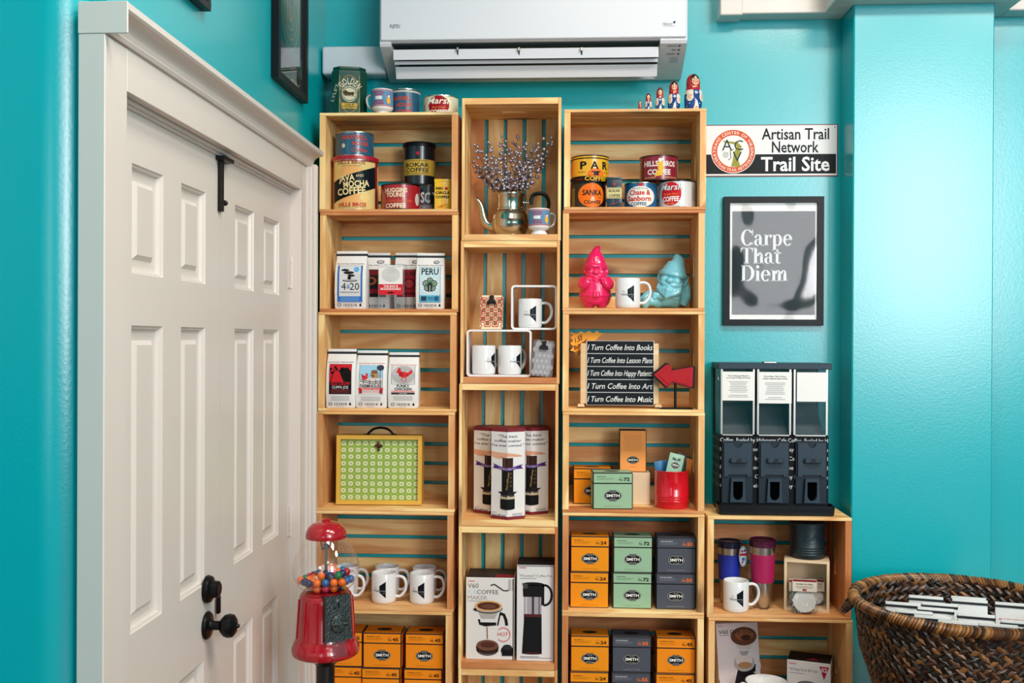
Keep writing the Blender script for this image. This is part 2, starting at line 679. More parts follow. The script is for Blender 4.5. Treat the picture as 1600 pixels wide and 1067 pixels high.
# wall behind the camera with two window openings and the wall pieces around them
W1, W2, W3 = (2.75, 4.35, 1.35, 4.05), (-1.1, -0.3, 0.8, 3.0), (1.45, 2.55, 1.35, 4.05)
mb = MB()
mb.prism([(-1.35, 0), (4.5, 0), (4.5, ZC), (-1.35, ZC)],
         [[(w[0], w[2]), (w[0], w[3]), (w[1], w[3]), (w[1], w[2])] for w in (W1, W2, W3)], -3.62, -3.5, TEAL)
struct(mb.build('wall_rear', smooth=False))
PANE = glassy('window_glass')
for i, w in enumerate((W1, W2, W3)):
    mb = MB()
    fw = 0.06
    mb.prism([(w[0], w[2]), (w[1], w[2]), (w[1], w[3]), (w[0], w[3])],
             [[(w[0] + fw, w[2] + fw), (w[0] + fw, w[3] - fw), (w[1] - fw, w[3] - fw), (w[1] - fw, w[2] + fw)]], -3.58, -3.52, WHITE_TRIM)
    wf = struct(mb.build('window_%d' % (i + 1), smooth=False))
    mb = MB(); mb.box(w[0] + fw, w[1] - fw, -3.555, -3.549, w[2] + fw, w[3] - fw, PANE)
    mb.build('pane', wf, smooth=False)
    mb = MB(); xm = (w[0] + w[1]) / 2
    mb.box(xm - .03, xm + .03, -3.575, -3.525, w[2] + fw, w[3] - fw, WHITE_TRIM)
    mb.build('mullion', wf, smooth=False)

# near wall on the left, facing the camera, with a rounded corner that runs into the door casing
pts = [(-1.35, 1.75), (-0.96, 1.75)]
for i in range(1, 9):
    a = i / 8 * math.radians(52)
    pts.append((-0.96 + 0.085 * math.sin(a), 1.75 + 0.085 * (1 - math.cos(a))))
pts += [(-0.884, 1.83), (-0.93, 1.86), (-1.35, 1.86)]
mb = MB(); mb.prism(pts, [], 0, ZC, TEAL, axis='z')
struct(mb.build('wall_near_left', angle=30))
# wall that carries the double door
YD0, YD1, ZD = 1.843, 3.082, 2.025
mb = MB()
mb.prism([(1.86, 0), (YD0 + .03, 0), (YD0 + .03, ZD), (YD1, ZD), (YD1, 0), (YW, 0), (YW, ZC), (1.80, ZC), (1.80, ZD + .02), (1.86, ZD + .02)], [], XL - 0.13, XL, TEAL, axis='x')
struct(mb.build('wall_left', smooth=False))

# casing: two uprights and a head board
XC = -0.835
mb = MB(); mb.box(-0.886, XC, 1.752, YD0, 0, ZD + .083, WHITE_TRIM, 0.002); mb.box(-0.886, XC + .041, 1.7515, 1.757, ZD + .083, 2.166, WHITE_TRIM, 0.001); mb.box(-0.886, XL, 1.757, YD0, ZD + .083, 2.164, WHITE_TRIM)
struct(mb.build('trim_1', smooth=False))
mb = MB()
mb.box(-0.905, XC, YD1 - .0045, YD1 + 0.055, 0, ZD + 0.085, WHITE_TRIM, 0.002)
mb.box(XL, XC + .008, YD1 + 0.055, YD1 + 0.068, 0, ZD + 0.085, WHITE_TRIM, 0.003)
mb.box(XL, XC + .016, YD1 + 0.068, YD1 + 0.088, 0, ZD + 0.085, WHITE_TRIM, 0.004)
mb.box(XL, XC + .026, YD1 + 0.088, YD1 + 0.112, 0, ZD + 0.095, WHITE_TRIM, 0.004)
struct(mb.build('trim_2', smooth=False))
mb = MB()
mb.box(-0.905, XC, YD0, YD1, ZD, ZD + 0.09, WHITE_TRIM, 0.001)
struct(mb.build('trim_3', smooth=False))
# crown on the head: stepped and coved profile run along the wall
prof = [(XL, ZD + .083), (XC + .006, ZD + .083), (XC + .010, ZD + .090), (XC + .006, ZD + .096)]
for i in range(9):
    a = i / 8 * PI / 2
    prof.append((XC + .036 - .028 * math.cos(a), ZD + .100 + .024 * math.sin(a)))
prof += [(XC + .040, ZD + .128), (XC + .040, ZD + .140), (XL, ZD + .140)]
mb = MB()
n = len(prof)
vs = [(p[0], 1.7572, p[1]) for p in prof] + [(p[0], YD1 + .118, p[1]) for p in prof]
fs = [(i, (i + 1) % n, n + (i + 1) % n, n + i) for i in range(n)]
tr = tessellate_polygon([[Vector((p[0], p[1], 0)) for p in prof]])
fs += [tuple(t) for t in tr] + [tuple(i + n for i in t) for t in tr]
mb.add(vs, fs, WHITE_TRIM)
struct(mb.build('trim_4', angle=30))
# door stop under the head
mb = MB()
mb.box(-0.905, -0.856, YD0, YD1, ZD - .008, ZD + .002, WHITE_TRIM, .002)
mb.box(-0.905, -0.864, YD0, YD1, ZD - .014, ZD - .006, WHITE_TRIM, .002)
struct(mb.build('trim_5', smooth=False))


def leaf_mesh(W, H, panels):
    """door leaf, front at y=0 facing -y; panels: (x0,x1,z0,z1) sunk with a moulded edge and a raised field"""
    mb = MB()
    xsv = sorted({0, W} | {p[0] for p in panels} | {p[1] for p in panels})
    zsv = sorted({0, H} | {p[2] for p in panels} | {p[3] for p in panels})
    for xa, xb in zip(xsv, xsv[1:]):
        for za, zb in zip(zsv, zsv[1:]):
            if any(p[0] <= xa and xb <= p[1] and p[2] <= za and zb <= p[3] for p in panels):
                continue
            mb.add([(xa, 0, za), (xb, 0, za), (xb, 0, zb), (xa, 0, zb)], [(0, 1, 2, 3)], WHITE_TRIM)
    for x0, x1, z0, z1 in panels:
        steps = [(0, 0), (.0015, .004), (.006, .0055), (.009, .0125), (.016, .014), (.0165, .014), (.030, .014), (.040, .0065), (.041, .0065)]
        for (i0, d0), (i1, d1) in zip(steps, steps[1:]):
            a = [(x0 + i0, d0, z0 + i0), (x1 - i0, d0, z0 + i0), (x1 - i0, d0, z1 - i0), (x0 + i0, d0, z1 - i0)]
            b = [(x0 + i1, d1, z0 + i1), (x1 - i1, d1, z0 + i1), (x1 - i1, d1, z1 - i1), (x0 + i1, d1, z1 - i1)]
            mb.add(a + b, [(k, (k + 1) % 4, 4 + (k + 1) % 4, 4 + k) for k in range(4)], WHITE_TRIM)
        i1, d1 = steps[-1]
        mb.add([(x0 + i1, d1, z0 + i1), (x1 - i1, d1, z0 + i1), (x1 - i1, d1, z1 - i1), (x0 + i1, d1, z1 - i1)], [(0, 1, 2, 3)], WHITE_TRIM)
    e = 0.035
    mb.add([(0, 0, 0), (W, 0, 0), (W, 0, H), (0, 0, H), (0, e, 0), (W, e, 0), (W, e, H), (0, e, H)],
           [(0, 1, 5, 4), (1, 2, 6, 5), (2, 3, 7, 6), (3, 0, 4, 7), (4, 5, 6, 7)], WHITE_TRIM)
    me = bpy.data.meshes.new('door')
    me.from_pydata([tuple(v) for v in mb.v], [], mb.f)
    me.materials.append(WHITE_TRIM)
    return me


XDOOR = -0.871
rows = [(0.22, 0.775), (0.957, 1.578), (1.683, 1.904)]
DR = (0, 0, PI / 2)
d1 = struct(link('door_1', leaf_mesh(.610, 2.008, [(a, b, z0, z1) for a, b in ((.098, .254), (.354, .505)) for z0, z1 in rows]), None, (XDOOR, 1.846, 0.004), DR))
d2 = struct(link('door_2', leaf_mesh(.616, 2.008, [(a, b, z0, z1) for a, b in ((.104, .262), (.352, .506)) for z0, z1 in rows]), None, (XDOOR, 2.460, 0.004), DR))
# hardware on the first leaf: local x along the leaf, -y into the room
kx, kz = 2.365 - 1.846, 0.855
mb = MB()
R90 = Matrix.Rotation(PI / 2, 4, 'X')
def outw(x, z):
    return Matrix.Translation((x, 0, z)) @ R90
mb.lathe([(0, 0), (.033, 0), (.034, .004), (.030, .009), (.014, .012), (.011, .020), (.011, .034), (.018, .038), (.026, .046), (.029, .056), (.027, .066), (.018, .073), (.006, .076), (.004, .082), (0, .083)], 28, BLACKM, outw(kx, kz))
mb.build('door_knob', d1)
mb = MB()
mb.lathe([(0, 0), (.033, 0), (.034, .004), (.031, .012), (.024, .016), (.021, .017), (.020, .030), (.016, .033), (0, .033)], 28, BLACKM, outw(kx, kz + .088))
mb.build('deadbolt', d1)
mb = MB(); mb.box(kx + .052, kx + .066, -.014, -.004, kz + .012, kz + .058, BLACKM, .003)
mb.build('thumb_latch', d1)
# surface bolt at the top of the seam
mb = MB()
mb.box(.585, .607, -.010, 0, 1.87, 2.004, BLACK, .002)
mb.box(.570, .640, -.024, 0, 1.996, 2.006, BLACK, .001)
mb.lathe([(0, 0), (.004, 0), (.004, .012), (.007, .014), (.007, .020), (0, .021)], 12, BLACK, Matrix.Translation((.607, -.006, 1.895)) @ Matrix.Rotation(PI / 2, 4, 'Y'))
mb.build('door_bolt', d1)
for z in (1.71, 0.93):
    mb = MB()
    for k in range(5):
        mb.lathe([(0, 0), (.006, 0), (.006, .0185), (0, .0185)], 10, WHITE_TRIM, Matrix.Translation((.621, -.006, z + k * .0198)))
    mb.box(.592, .618, -.003, 0, z, z + .098, WHITE_TRIM, .001)
    mb.build('hinge', d2)

# white boxed trim high on the back wall, returning around the pilaster
tx0, tx1 = at(1124, 20, YW - .06).x, PX0
zt = at(1230, 21, YW - .07).z
mb = MB()
mb.box(tx0 + .07, PX0, YW - .075, YW, zt, zt + .14, WHITE_TRIM, .003)
mb.box(tx0, tx0 + .075, YW - .082, YW, zt - .006, zt + .146, WHITE_TRIM, .003)
mb.box(PX0 - .075, PX0 - .0005, 3.3305, YW - .0755, zt, zt + .14, WHITE_TRIM, .003)
mb.box(PX0 - .075, PX1 + .075, 3.33 - .075, 3.33, zt, zt + .14, WHITE_TRIM, .003)
mb.box(PX1, PX1 + .075, 3.33, YW, zt, zt + .14, WHITE_TRIM, .003)
mb.box(PX1 + .075, 4.3, YW - .075, YW, zt, zt + .14, WHITE_TRIM, .003)
struct(mb.build('trim_6', smooth=False))

# ------------------------------------------------------------------ crates
TS, TP, DP = 0.0098, 0.020, 0.243      # slat thickness, end-panel thickness, depth
_pl = {}


def plank(L, W, T):
    k = (round(L, 4), round(W, 4), round(T, 4))
    if k not in _pl:
        mb = MB(); mb.box(-L / 2, L / 2, -T / 2, T / 2, -W / 2, W / 2, PINE, .0012)
        _pl[k] = mb.mesh('slat', False)
    return _pl[k]


def side_panel(L, W, T):
    k = ('side', round(L, 4), round(W, 4))
    if k not in _pl:
        mb = MB()
        slot = rrect(-.047, -.012 + .004, .047, .012 + .004, .0115, 5)
        mb.prism([(-L / 2, -W / 2), (L / 2, -W / 2), (L / 2, W / 2), (-L / 2, W / 2)], [slot[::-1]], -T / 2, T / 2, PINE)
        _pl[k] = mb.mesh('side_panel', False)
    return _pl[k]


CYC = Matrix(((0, 1, 0, 0), (0, 0, 1, 0), (1, 0, 0, 0), (0, 0, 0, 1)))


def crate(cx, zb, W, H, label, upright=False):
    """open crate lying on its long side (or standing on end), mouth at y=F, slatted bottom against the wall"""
    root = thing('wooden_crate', label, 'crate', (cx, F + DP / 2, zb), 0, 'pine crates stacked as shelves')
    if not upright:
        T = Matrix.Translation((0, 0, H / 2))
        w, h = W, H
    else:
        T = Matrix.Translation((0, 0, H / 2)) @ Matrix.Rotation(PI / 2, 4, 'Y')
        w, h = H, W
    r = random.Random(int(abs(cx) * 977 + zb * 131))

    def put(name, me, M, lab=None):
        o = link(name, me, root, label=lab)
        M = T @ M
        o.location = M.to_translation(); o.rotation_euler = M.to_euler()
    Tr, RX, RY = Matrix.Translation, lambda a: Matrix.Rotation(a, 4, 'X'), lambda a: Matrix.Rotation(a, 4, 'Y')
    gap = .009
    d3 = (DP - TS - 2 * gap) / 3
    for sg in (1, -1):
        for i in range(3):
            y = -DP / 2 + d3 / 2 + i * (d3 + gap)
            put('slat', plank(w, d3, TS), Tr((0, y, sg * (h / 2 - TS / 2))) @ RX(PI / 2))
    for sg in (1, -1):
        # length of the panel runs top to bottom
        put('side_panel', side_panel(h - 2 * TS - .0004, DP - TS - .0006, TP), Tr((sg * (w / 2 - TP / 2 - .0006), -TS / 2, 0)) @ CYC)
    n = 5
    hh = (h - 2 * .0006 - (n - 1) * .0128) / n
    for i in range(n):
        z = -h / 2 + .0006 + hh / 2 + i * (hh + .0128)
        put('back_slat', plank(w - .001, hh, TS), Tr((r.uniform(-.001, .001), DP / 2 - TS / 2, z + r.uniform(-.0012, .0012))) @ RX(r.choice((0, PI))) @ Matrix.Rotation(r.choice((0, PI)), 4, 'Z'))
    return root


WH, HH = 0.4585, 0.3277
WV, HV = 0.3245, 0.4665
CX1 = [xs(498, 716.5, 250, F)[0], xs(497.5, 718, 410, F)[0], xs(494, 716, 565, F)[0], xs(491.5, 713, 720, F)[0], xs(489, 712, 880, F)[0], xs(487, 709, 1030, F)[0], xs(486, 708, 1180, F)[0]]
CX2 = [xs(720.5, 877.5, 262, F)[0], xs(719, 875, 485, F)[0], xs(716.5, 872.5, 710, F)[0], xs(715, 872.5, 935, F)[0], xs(714, 872, 1160, F)[0]]
CX3 = [xs(880, 1105, 245, F)[0], xs(876.5, 1104, 405, F)[0], xs(876, 1104, 565, F)[0], xs(876, 1104, 720, F)[0], xs(876, 1103.2, 880, F)[0], xs(875.6, 1102, 1030, F)[0], xs(875, 1102, 1180, F)[0]]
CX4 = [xs(1104, 1332, 880, F)[0], xs(1105, 1334, 1035, F)[0], xs(1105, 1334, 1180, F)[0]]
lab1 = ['top crate of the left column, holding tall black and yellow coffee tins', 'crate of the left column holding four bags and a clear sign', 'crate of the left column holding three coffee bags in a row', 'crate of the left column holding the green patterned case', 'crate of the left column holding white mugs behind the gumball machine', 'crate of the left column holding only orange tea boxes', 'bottom crate of the left column, standing on the floor']
lab2 = ['topmost upright crate holding the silver coffee pot and berry branches', 'upright crate holding two white box frames with mugs', 'upright crate holding three tall white coffee press boxes', 'upright crate holding two white coffee maker boxes', 'bottom upright crate of the second column, standing on the floor']
lab3 = ['top crate of the third column with painted dolls on it', 'crate of the third column holding the pink and blue gnomes', 'crate of the third column holding sticker board and red arrow', 'crate of the third column holding the red mug of sachets', 'crate of the third column with two orange, two green, two grey tea boxes', 'crate of the third column with grey tea box between orange ones', 'bottom crate of the third column, standing on the floor']
lab4 = ['low crate under the black dispenser, holding two tumblers', 'low crate holding the white dripper and kettle boxes beside the basket', 'bottom low crate of the right column, standing on the floor']
ZF = {}
BASE = (.0064, .0124, .0114, .0064)
for c, (cxs, labs, H) in enumerate(((CX1, lab1, HH), (CX2, lab2, HV), (CX3, lab3, HH), (CX4, lab4, HH))):
    n = len(cxs)
    for r_, (cx, lb) in enumerate(zip(cxs, labs)):
        zb = (n - 1 - r_) * H + BASE[c]
        crate(cx, zb, WV if c == 1 else WH, H - .0006, lb, c == 1)
        ZF[(c + 1, r_ + 1)] = zb + (TS if c != 1 else TP + .0008) + .0004
TOP1 = 7 * HH + BASE[0]
TOP3 = 7 * HH + BASE[2]
TOP4 = 3 * HH + BASE[3]

# ================================================================== builders for the goods on the shelves
WHITE = (232, 230, 226)
INKB = (14, 21, 28)
PAPER = mat('white_paper_card', (230, 228, 226), 0.55, var=0.02)
TIN = mat('bright_tin', (196, 190, 176), 0.25, 1.0)
GOLD = mat('gold_lacquer', (196, 160, 84), 0.28, 1.0)


def fit(x0, x1, ytop, z, Y, front=0.0):
    """centre x and width from the pixel span at depth Y, height above z from the top pixel seen at depth Y+front"""
    cx, w = xs(x0, x1, (ytop + 529) / 2, Y)
    return cx, w, at((x0 + x1) / 2, ytop, Y + front).z - z


def hide_print(p, R, H):
    a, b = -.20 * R, .32 * R
    p.poly([(a, .40 * H), (b, .20 * H), (b, .76 * H), (a, .62 * H)], INKB)
    p.text('The', -.52 * R, .55 * H, .040 * H, (90, 90, 92))
    p.text('Hide', (-.74 * R + a) / 2, .455 * H, .078 * H, INKB, w=.50 * R)
    p.text('away', (a + b) / 2 + .01 * R, .455 * H, .060 * H, (150, 152, 156), w=.46 * R)
    p.text('CAFE', (a + b) / 2 + .08 * R, .365 * H, .026 * H, (150, 152, 156))


def mug(label, px, py, Y, z, R, H, rot=0.0, group='white mugs for sale'):
    c = at(px, py, Y)
    t = thing('mug', label, 'mug', (c.x, Y, z), rot, group)
    key = ('mug', round(R, 4), round(H, 4))
    if key not in _pl:
        mb = MB()
        mb.lathe([(0, .002), (R * .80, .002), (R * .84, 0), (R * .92, .001), (R * .985, .006), (R, .014), (R, H - .003), (R - .001, H - .0006), (R - .0022, H), (R - .0036, H - .0008),
                  (R - .0042, H - .004), (R - .0042, .014), (R * .8, .007), (0, .006)], 40, CERAMIC)
        body = mb.mesh('body')
        mb = MB()
        hp = smooth_path([(R - .003, 0, H * .845), (R + .012, 0, H * .865), (R + .027, 0, H * .79), (R + .0335, 0, H * .58), (R + .029, 0, H * .36), (R + .014, 0, H * .19), (R - .003, 0, H * .185)], 5)
        mb.tube(hp, .0052, CERAMIC, 10, flat=1.35, up=None)
        hand = mb.mesh('handle')
        p = Print(cyl(R), .00025, grid=.006)
        hide_print(p, R, H)
        o = p.build('printed_logo', t)
        _pl[key] = (body, hand, o.data)
    else:
        link('printed_logo', _pl[key][2], t)
    link('body', _pl[key][0], t)
    link('handle', _pl[key][1], t)
    return t


def footed_mug(label, x0, x1, ytop, Y, z, rot, group='small footed mugs with a blue print'):
    cx, w, H = fit(x0, x1, ytop, z, Y, -.03)
    R = w / 2
    t = thing('footed_mug', label, 'mug', (cx, Y, z), rot, group)
    mb = MB()
    mb.lathe([(0, .003), (R * .62, .003), (R * .70, 0), (R * .76, .002), (R * .74, .007), (R * .62, .012), (R * .62, .015), (R * .9, .020), (R, .026), (R, H - .002), (R - .0015, H), (R - .0035, H - .002),
              (R - .0035, .03), (R * .7, .024), (0, .023)], 36, CERAMIC)
    mb.build('body', t)
    mb = MB()
    mb.tube(smooth_path([(R - .002, 0, H * .84), (R + .013, 0, H * .85), (R + .0225, 0, H * .77), (R + .022, 0, H * .58), (R + .014, 0, H * .40), (R - .002, 0, H * .33)], 5), .004, CERAMIC, 8, flat=1.3)
    mb.build('handle', t)
    p = Print(cyl(R, -PI / 2 - rot), .00025, grid=.006)
    blue, red, yel = (88, 136, 176), (168, 40, 52), (236, 172, 50)
    L = R * 2.3
    z0, z1 = .030, H - .004
    p.rect(-L, z0, L, z1, red); p.rect(-L, z0 + .0028, L, z1 - .0028, (214, 206, 200)); p.rect(-L, z0 + .0036, L, z1 - .0036, blue)
    hh = z1 - z0
    p.text('MAXWELL', -.16 * R, z0 + .84 * hh, .10 * hh, red, w=1.10 * R, bold=.04)
    p.text('HOUSE', -.16 * R, z0 + .70 * hh, .10 * hh, red, w=.84 * R, bold=.04)
    p.rect(-.48 * R, z0 + .40 * hh, .14 * R, z0 + .60 * hh, (224, 220, 214)); p.rect(-.40 * R, z0 + .61 * hh, .06 * R, z0 + .635 * hh, red)
    p.text('INSTANT', -.16 * R, z0 + .29 * hh, .10 * hh, red, w=1.0 * R, bold=.04)
    p.text('COFFEE', -.16 * R, z0 + .145 * hh, .10 * hh, red, w=1.0 * R, bold=.04)
    p.ell(.78 * R, z0 + .34 * hh, .20 * R, .20 * hh, yel); p.line([(.60 * R, z0 + .64 * hh), (1.02 * R, z0 + .74 * hh)], .002, red)
    p.ell(.80 * R, z0 + .60 * hh, .10 * R, .08 * hh, (230, 225, 220)); p.line([(.60 * R, z0 + .45 * hh), (.52 * R, z0 + .62 * hh)], .0018, yel)
    p.build('printed_band', t)
    return t


def coffee_tin(label, x0, x1, ytop, Y, z, body, lid, draw, rim=TIN, rot=0.0, lidh=0.0, seg=40, name='coffee_tin'):
    cx, w, H = fit(x0, x1, ytop, z, Y)
    R = w / 2
    H = at((x0 + x1) / 2, ytop, Y - R).z - z
    t = thing(name, label, 'tin', (cx, Y, z), rot)
    bm = mat('enamel_%02x%02x%02x' % body, body, 0.28, 0.0, 0.4) if isinstance(body, tuple) else body
    mb = MB(); r = R - .0012
    top = H - lidh
    mb.lathe([(0, .002), (r - .004, .002), (r - .002, .0035), (r, .004), (r, top - .003), (r - .004, top - .002), (0, top - .002)], seg, bm)
    mb.build('body', t)
    mb = MB()
    for zz in (0, top - .0035):
        mb.lathe([(r - .003, zz), (R - .0004, zz), (R, zz + .0015), (R - .0003, zz + .0033), (r - .003, zz + .0035), (r - .003, zz)], seg, rim)
    mb.build('rim', t)
    if lidh:
        mb = MB()
        mb.lathe([(R - .001, top - .002), (R + .001, top - .001), (R + .001, H - .002), (R, H), (R - .004, H), (R - .006, H - .002), (0, H - .002)], seg, lid)
        mb.build('lid', t)
    else:
        mb = MB(); mb.lathe([(0, top - .0018), (r - .004, top - .0018), (r - .004, top - .0006), (0, top - .0006)], seg, lid)
        mb.build('lid', t)
    p = Print(cyl(r), .00025, grid=.006)
    draw(p, R, H if not lidh else top)
    p.build('printed_label', t, rough=.3)
    return t, R, H


def box_tin(label, x0, x1, ytop, Yf, z, D, col, draw, rot=0.0, name='spice_tin', lidh=.006):
    cx, w, H = fit(x0, x1, ytop, z, Yf)
    t = thing(name, label, 'tin', (cx, Yf + D / 2, z), rot)
    m_ = mat('enamel_%02x%02x%02x' % col, col, 0.3, 0.0, 0.4)
    mb = MB(); mb.box(-w / 2, w / 2, -D / 2, D / 2, 0, H - lidh, m_, .003, seg=2)
    mb.build('body', t)
    mb = MB(); mb.box(-w / 2 - .0008, w / 2 + .0008, -D / 2 - .0008, D / 2 + .0008, H - lidh - .004, H, m_, .002, seg=2)
    mb.build('lid', t)
    p = Print(lambda u, v, d: (u, -D / 2 - .0008 - d, v), .0002)
    draw(p, w, H)
    p.build('printed_label', t, rough=.3)
    return t


# ------------------------------------------------------------------ paper coffee bags
KRAFT = mat('white_bag_paper', (224, 223, 222), 0.6, var=0.03, scale=25, bump=0.25, bscale=45)
TIE = mat('black_tin_tie', (26, 30, 36), 0.5)


def bag_mesh(W, H, D, crease=0.0):
    mb = MB()
    rings = [(0, W - .004, D - .004), (.004, W, D), (.30 * H, W + .002, D + .004), (.60 * H, W + .001, D), (.78 * H, W, D * .62), (.88 * H, W - .001, D * .26), (.925 * H, W - .001, .006), (H, W - .001, .0045)]
    vs, fs = [], []
    n = None
    for z, w, d in rings:
        r = min(.006, d * .45)
        ring = rrect(-w / 2, -d / 2, w / 2, d / 2, r, 2)
        n = len(ring)
        for (x, y) in ring:
            # gussets fold inward on the two sides
            vs.append((x, y, z))
    for k in range(len(rings) - 1):
        for i in range(n):
            j = (i + 1) % n
            fs.append((k * n + i, k * n + j, (k + 1) * n + j, (k + 1) * n + i))
    fs.append(tuple(range(n))); fs.append(tuple((len(rings) - 1) * n + i for i in range(n)))
    mb.add(vs, fs, KRAFT)
    return mb, rings


def coffee_bag(label, x0, x1, ytop, Yf, z, D, draw, rot=0.0, tilt=0.0, group='white coffee bags on the shelves'):
    cx, w, H = fit(x0, x1, ytop, z, Yf + D / 2)
    t = thing('coffee_bag', label, 'coffee bag', (cx, Yf + D / 2, z), rot, group)
    if tilt:
        t.rotation_euler = (tilt, 0, rot)
    mb, rings = bag_mesh(w, H, D)
    mb.build('paper_bag', t, angle=28)
    mb = MB(); mb.box(-w / 2 - .0008, w / 2 + .0008, -.0046, .0046, .912 * H, .955 * H, TIE, .001)
    mb.build('tin_tie', t)

    def yf(v):
        for (z0, _, d0), (z1, _, d1) in zip(rings, rings[1:]):
            if z0 <= v <= z1:
                return -(d0 + (d1 - d0) * (v - z0) / (z1 - z0)) / 2
        return -.003
    p = Print(lambda u, v, d: (u, yf(v) - d, v), .0004)
    p.vcuts = [.30 * H, .60 * H, .78 * H]
    draw(p, w, H)
    p.build('printed_label', t, rough=.5)
    return t


GREY = (120, 122, 126)


def bag_common(p, W, H, top=INKB, dark=INKB):
    p.text('RED ROOSTER COFFEE ROASTERS', 0, .775 * H, .016 * H, top, w=.86 * W, bold=.015)
    for i, w in enumerate((2, 1, 3, 1, 2, 2, 1, 3, 1, 2, 1, 3, 2)):
        x = -.20 * W + i * .034 * W
        p.rect(x, .045 * H, x + w * .007 * W, .088 * H, dark)
    p.ell(-.34 * W, .068 * H, .065 * W, .030 * H, dark); p.ell(-.34 * W, .068 * H, .048 * W, .022 * H, (200, 200, 200)); p.text('ORG', -.34 * W, .068 * H, .014 * H, dark)
    p.poly([(.34 * W, .10 * H), (.30 * W, .066 * H), (.32 * W, .045 * H), (.36 * W, .045 * H), (.38 * W, .066 * H)], dark)
    p.text('NET WT 12 OZ', 0, .028 * H, .012 * H, GREY)


def bag_420(p, W, H):
    bag_common(p, W, H)
    x = .40 * W
    bl = (44, 110, 190)
    p.rect(-x, .105 * H, x, .745 * H, INKB); p.rect(-x + .0012, .105 * H + .001, x - .0012, .745 * H - .001, (206, 209, 212))
    p.rect(-x + .0012, .12 * H, x - .0012, .215 * H, bl)
    p.rect(-x + .0012, .215 * H, -x + .006, .74 * H, bl); p.rect(x - .006, .215 * H, x - .0012, .74 * H, bl)
    p.ell(.20 * W, .675 * H, .085 * W, .042 * H, (60, 160, 225)); p.text('NEW', .20 * W, .675 * H, .018 * H, WHITE)
    for cx, cy, rx, ry in ((-.16, .665, .13, .02), (-.04, .62, .17, .026), (.04, .57, .12, .02), (-.02, .53, .06, .03)):
        p.ell(cx * W, cy * H, rx * W, ry * H, (30, 33, 36))
    p.line([(-.20 * W, .69 * H), (-.02 * W, .60 * H), (.0, .50 * H)], .003, (30, 33, 36))
    p.ell(0, .485 * H, .24 * W, .020 * H, (30, 33, 36)); p.ell(0, .49 * H, .20 * W, .012 * H, (170, 175, 178))
    p.text('4', -.20 * W, .385 * H, .12 * H, INKB); p.text('20', .15 * W, .385 * H, .12 * H, INKB); p.text('&', -.045 * W, .385 * H, .075 * H, bl)
    p.text('FRENCH ROAST', 0, .285 * H, .022 * H, INKB, w=.6 * W)
    for k in range(3):
        p.rect(-.3 * W, (.195 - k * .022) * H, .3 * W, (.187 - k * .022) * H, (130, 175, 225))


def bag_peru(p, W, H):
    bag_common(p, W, H)
    x = .37 * W
    bl, lb = (86, 170, 205), (190, 214, 222)
    p.rect(-x, .12 * H, x, .745 * H, INKB); p.rect(-x + .001, .12 * H + .001, x - .001, .745 * H - .001, lb)
    for k in range(16):
        a = 2 * PI * k / 16
        p.poly([(0, .42 * H), (.34 * W * math.cos(a), .42 * H + .145 * H * math.sin(a)), (.34 * W * math.cos(a + .2), .42 * H + .145 * H * math.sin(a + .2))], (215, 228, 232))
    p.rect(-x + .001, .12 * H + .001, x - .001, .245 * H, bl)
    p.text('PERU', 0, .665 * H, .11 * H, INKB, w=.60 * W, bold=.02)
    g, dk = (92, 140, 98), (34, 44, 44)
    for k in range(5):
        a = PI / 2 + 2 * PI * k / 5
        p.ell(.15 * W * math.cos(a), .43 * H + .072 * H * math.sin(a), .12 * W, .058 * H, dk, 14)
        p.ell(.15 * W * math.cos(a), .43 * H + .072 * H * math.sin(a), .095 * W, .045 * H, (140, 146, 142), 14)
        p.ell(.13 * W * math.cos(a), .43 * H + .06 * H * math.sin(a), .055 * W, .030 * H, g, 12)
    p.ell(0, .42 * H, .09 * W, .05 * H, dk); p.rect(-.07 * W, .31 * H, .07 * W, .40 * H, dk); p.rect(-.02 * W, .31 * H, .02 * W, .42 * H, (150, 155, 150))
    p.rect(-.3 * W, .15 * H, -.12 * W, .225 * H, (40, 60, 78)); p.rect(.16 * W, .15 * H, .31 * W, .225 * H, (40, 90, 120))
    for k in range(3):
        p.rect(-.08 * W, (.215 - k * .022) * H, .13 * W, (.208 - k * .022) * H, (50, 80, 100))
    p.ell(.22 * W, .835 * H, .10 * W, .028 * H, INKB); p.ell(.22 * W, .835 * H, .08 * W, .021 * H, (190, 190, 192)); p.text('FTO', .22 * W, .835 * H, .018 * H, INKB)


def bag_red(p, W, H):
    bag_common(p, W, H)
    x = .40 * W
    p.rect(-x, .22 * H, x, .70 * H, (120, 22, 34)); p.rect(-x + .001, .23 * H, x - .001, .69 * H, (158, 34, 46))
    p.text('COLOMBIA', 0, .63 * H, .07 * H, (60, 20, 26), w=.66 * W, bold=.02)
    p.ell(0, .45 * H, .22 * W, .10 * H, (110, 22, 34)); p.ell(0, .45 * H, .16 * W, .07 * H, (176, 60, 66)); p.rect(-.3 * W, .26 * H, .3 * W, .30 * H, (96, 18, 28))
    p.ell(.20 * W, .835 * H, .12 * W, .030 * H, INKB); p.ell(.20 * W, .835 * H, .095 * W, .022 * H, (190, 190, 192))


def bag_dark(p, W, H):
    bag_common(p, W, H)
    x = .40 * W
    p.rect(-x, .22 * H, x, .70 * H, (30, 30, 34)); p.rect(-x + .001, .60 * H, x - .001, .69 * H, (110, 28, 36)); p.ell(-.1 * W, .50 * H, .20 * W, .07 * H, (160, 84, 42)); p.ell(-.1 * W, .50 * H, .12 * W, .04 * H, (30, 30, 34))
    p.rect(-.3 * W, .28 * H, .3 * W, .36 * H, (140, 34, 44))
    p.ell(.20 * W, .835 * H, .12 * W, .030 * H, INKB); p.ell(.20 * W, .835 * H, .095 * W, .022 * H, (190, 190, 192))


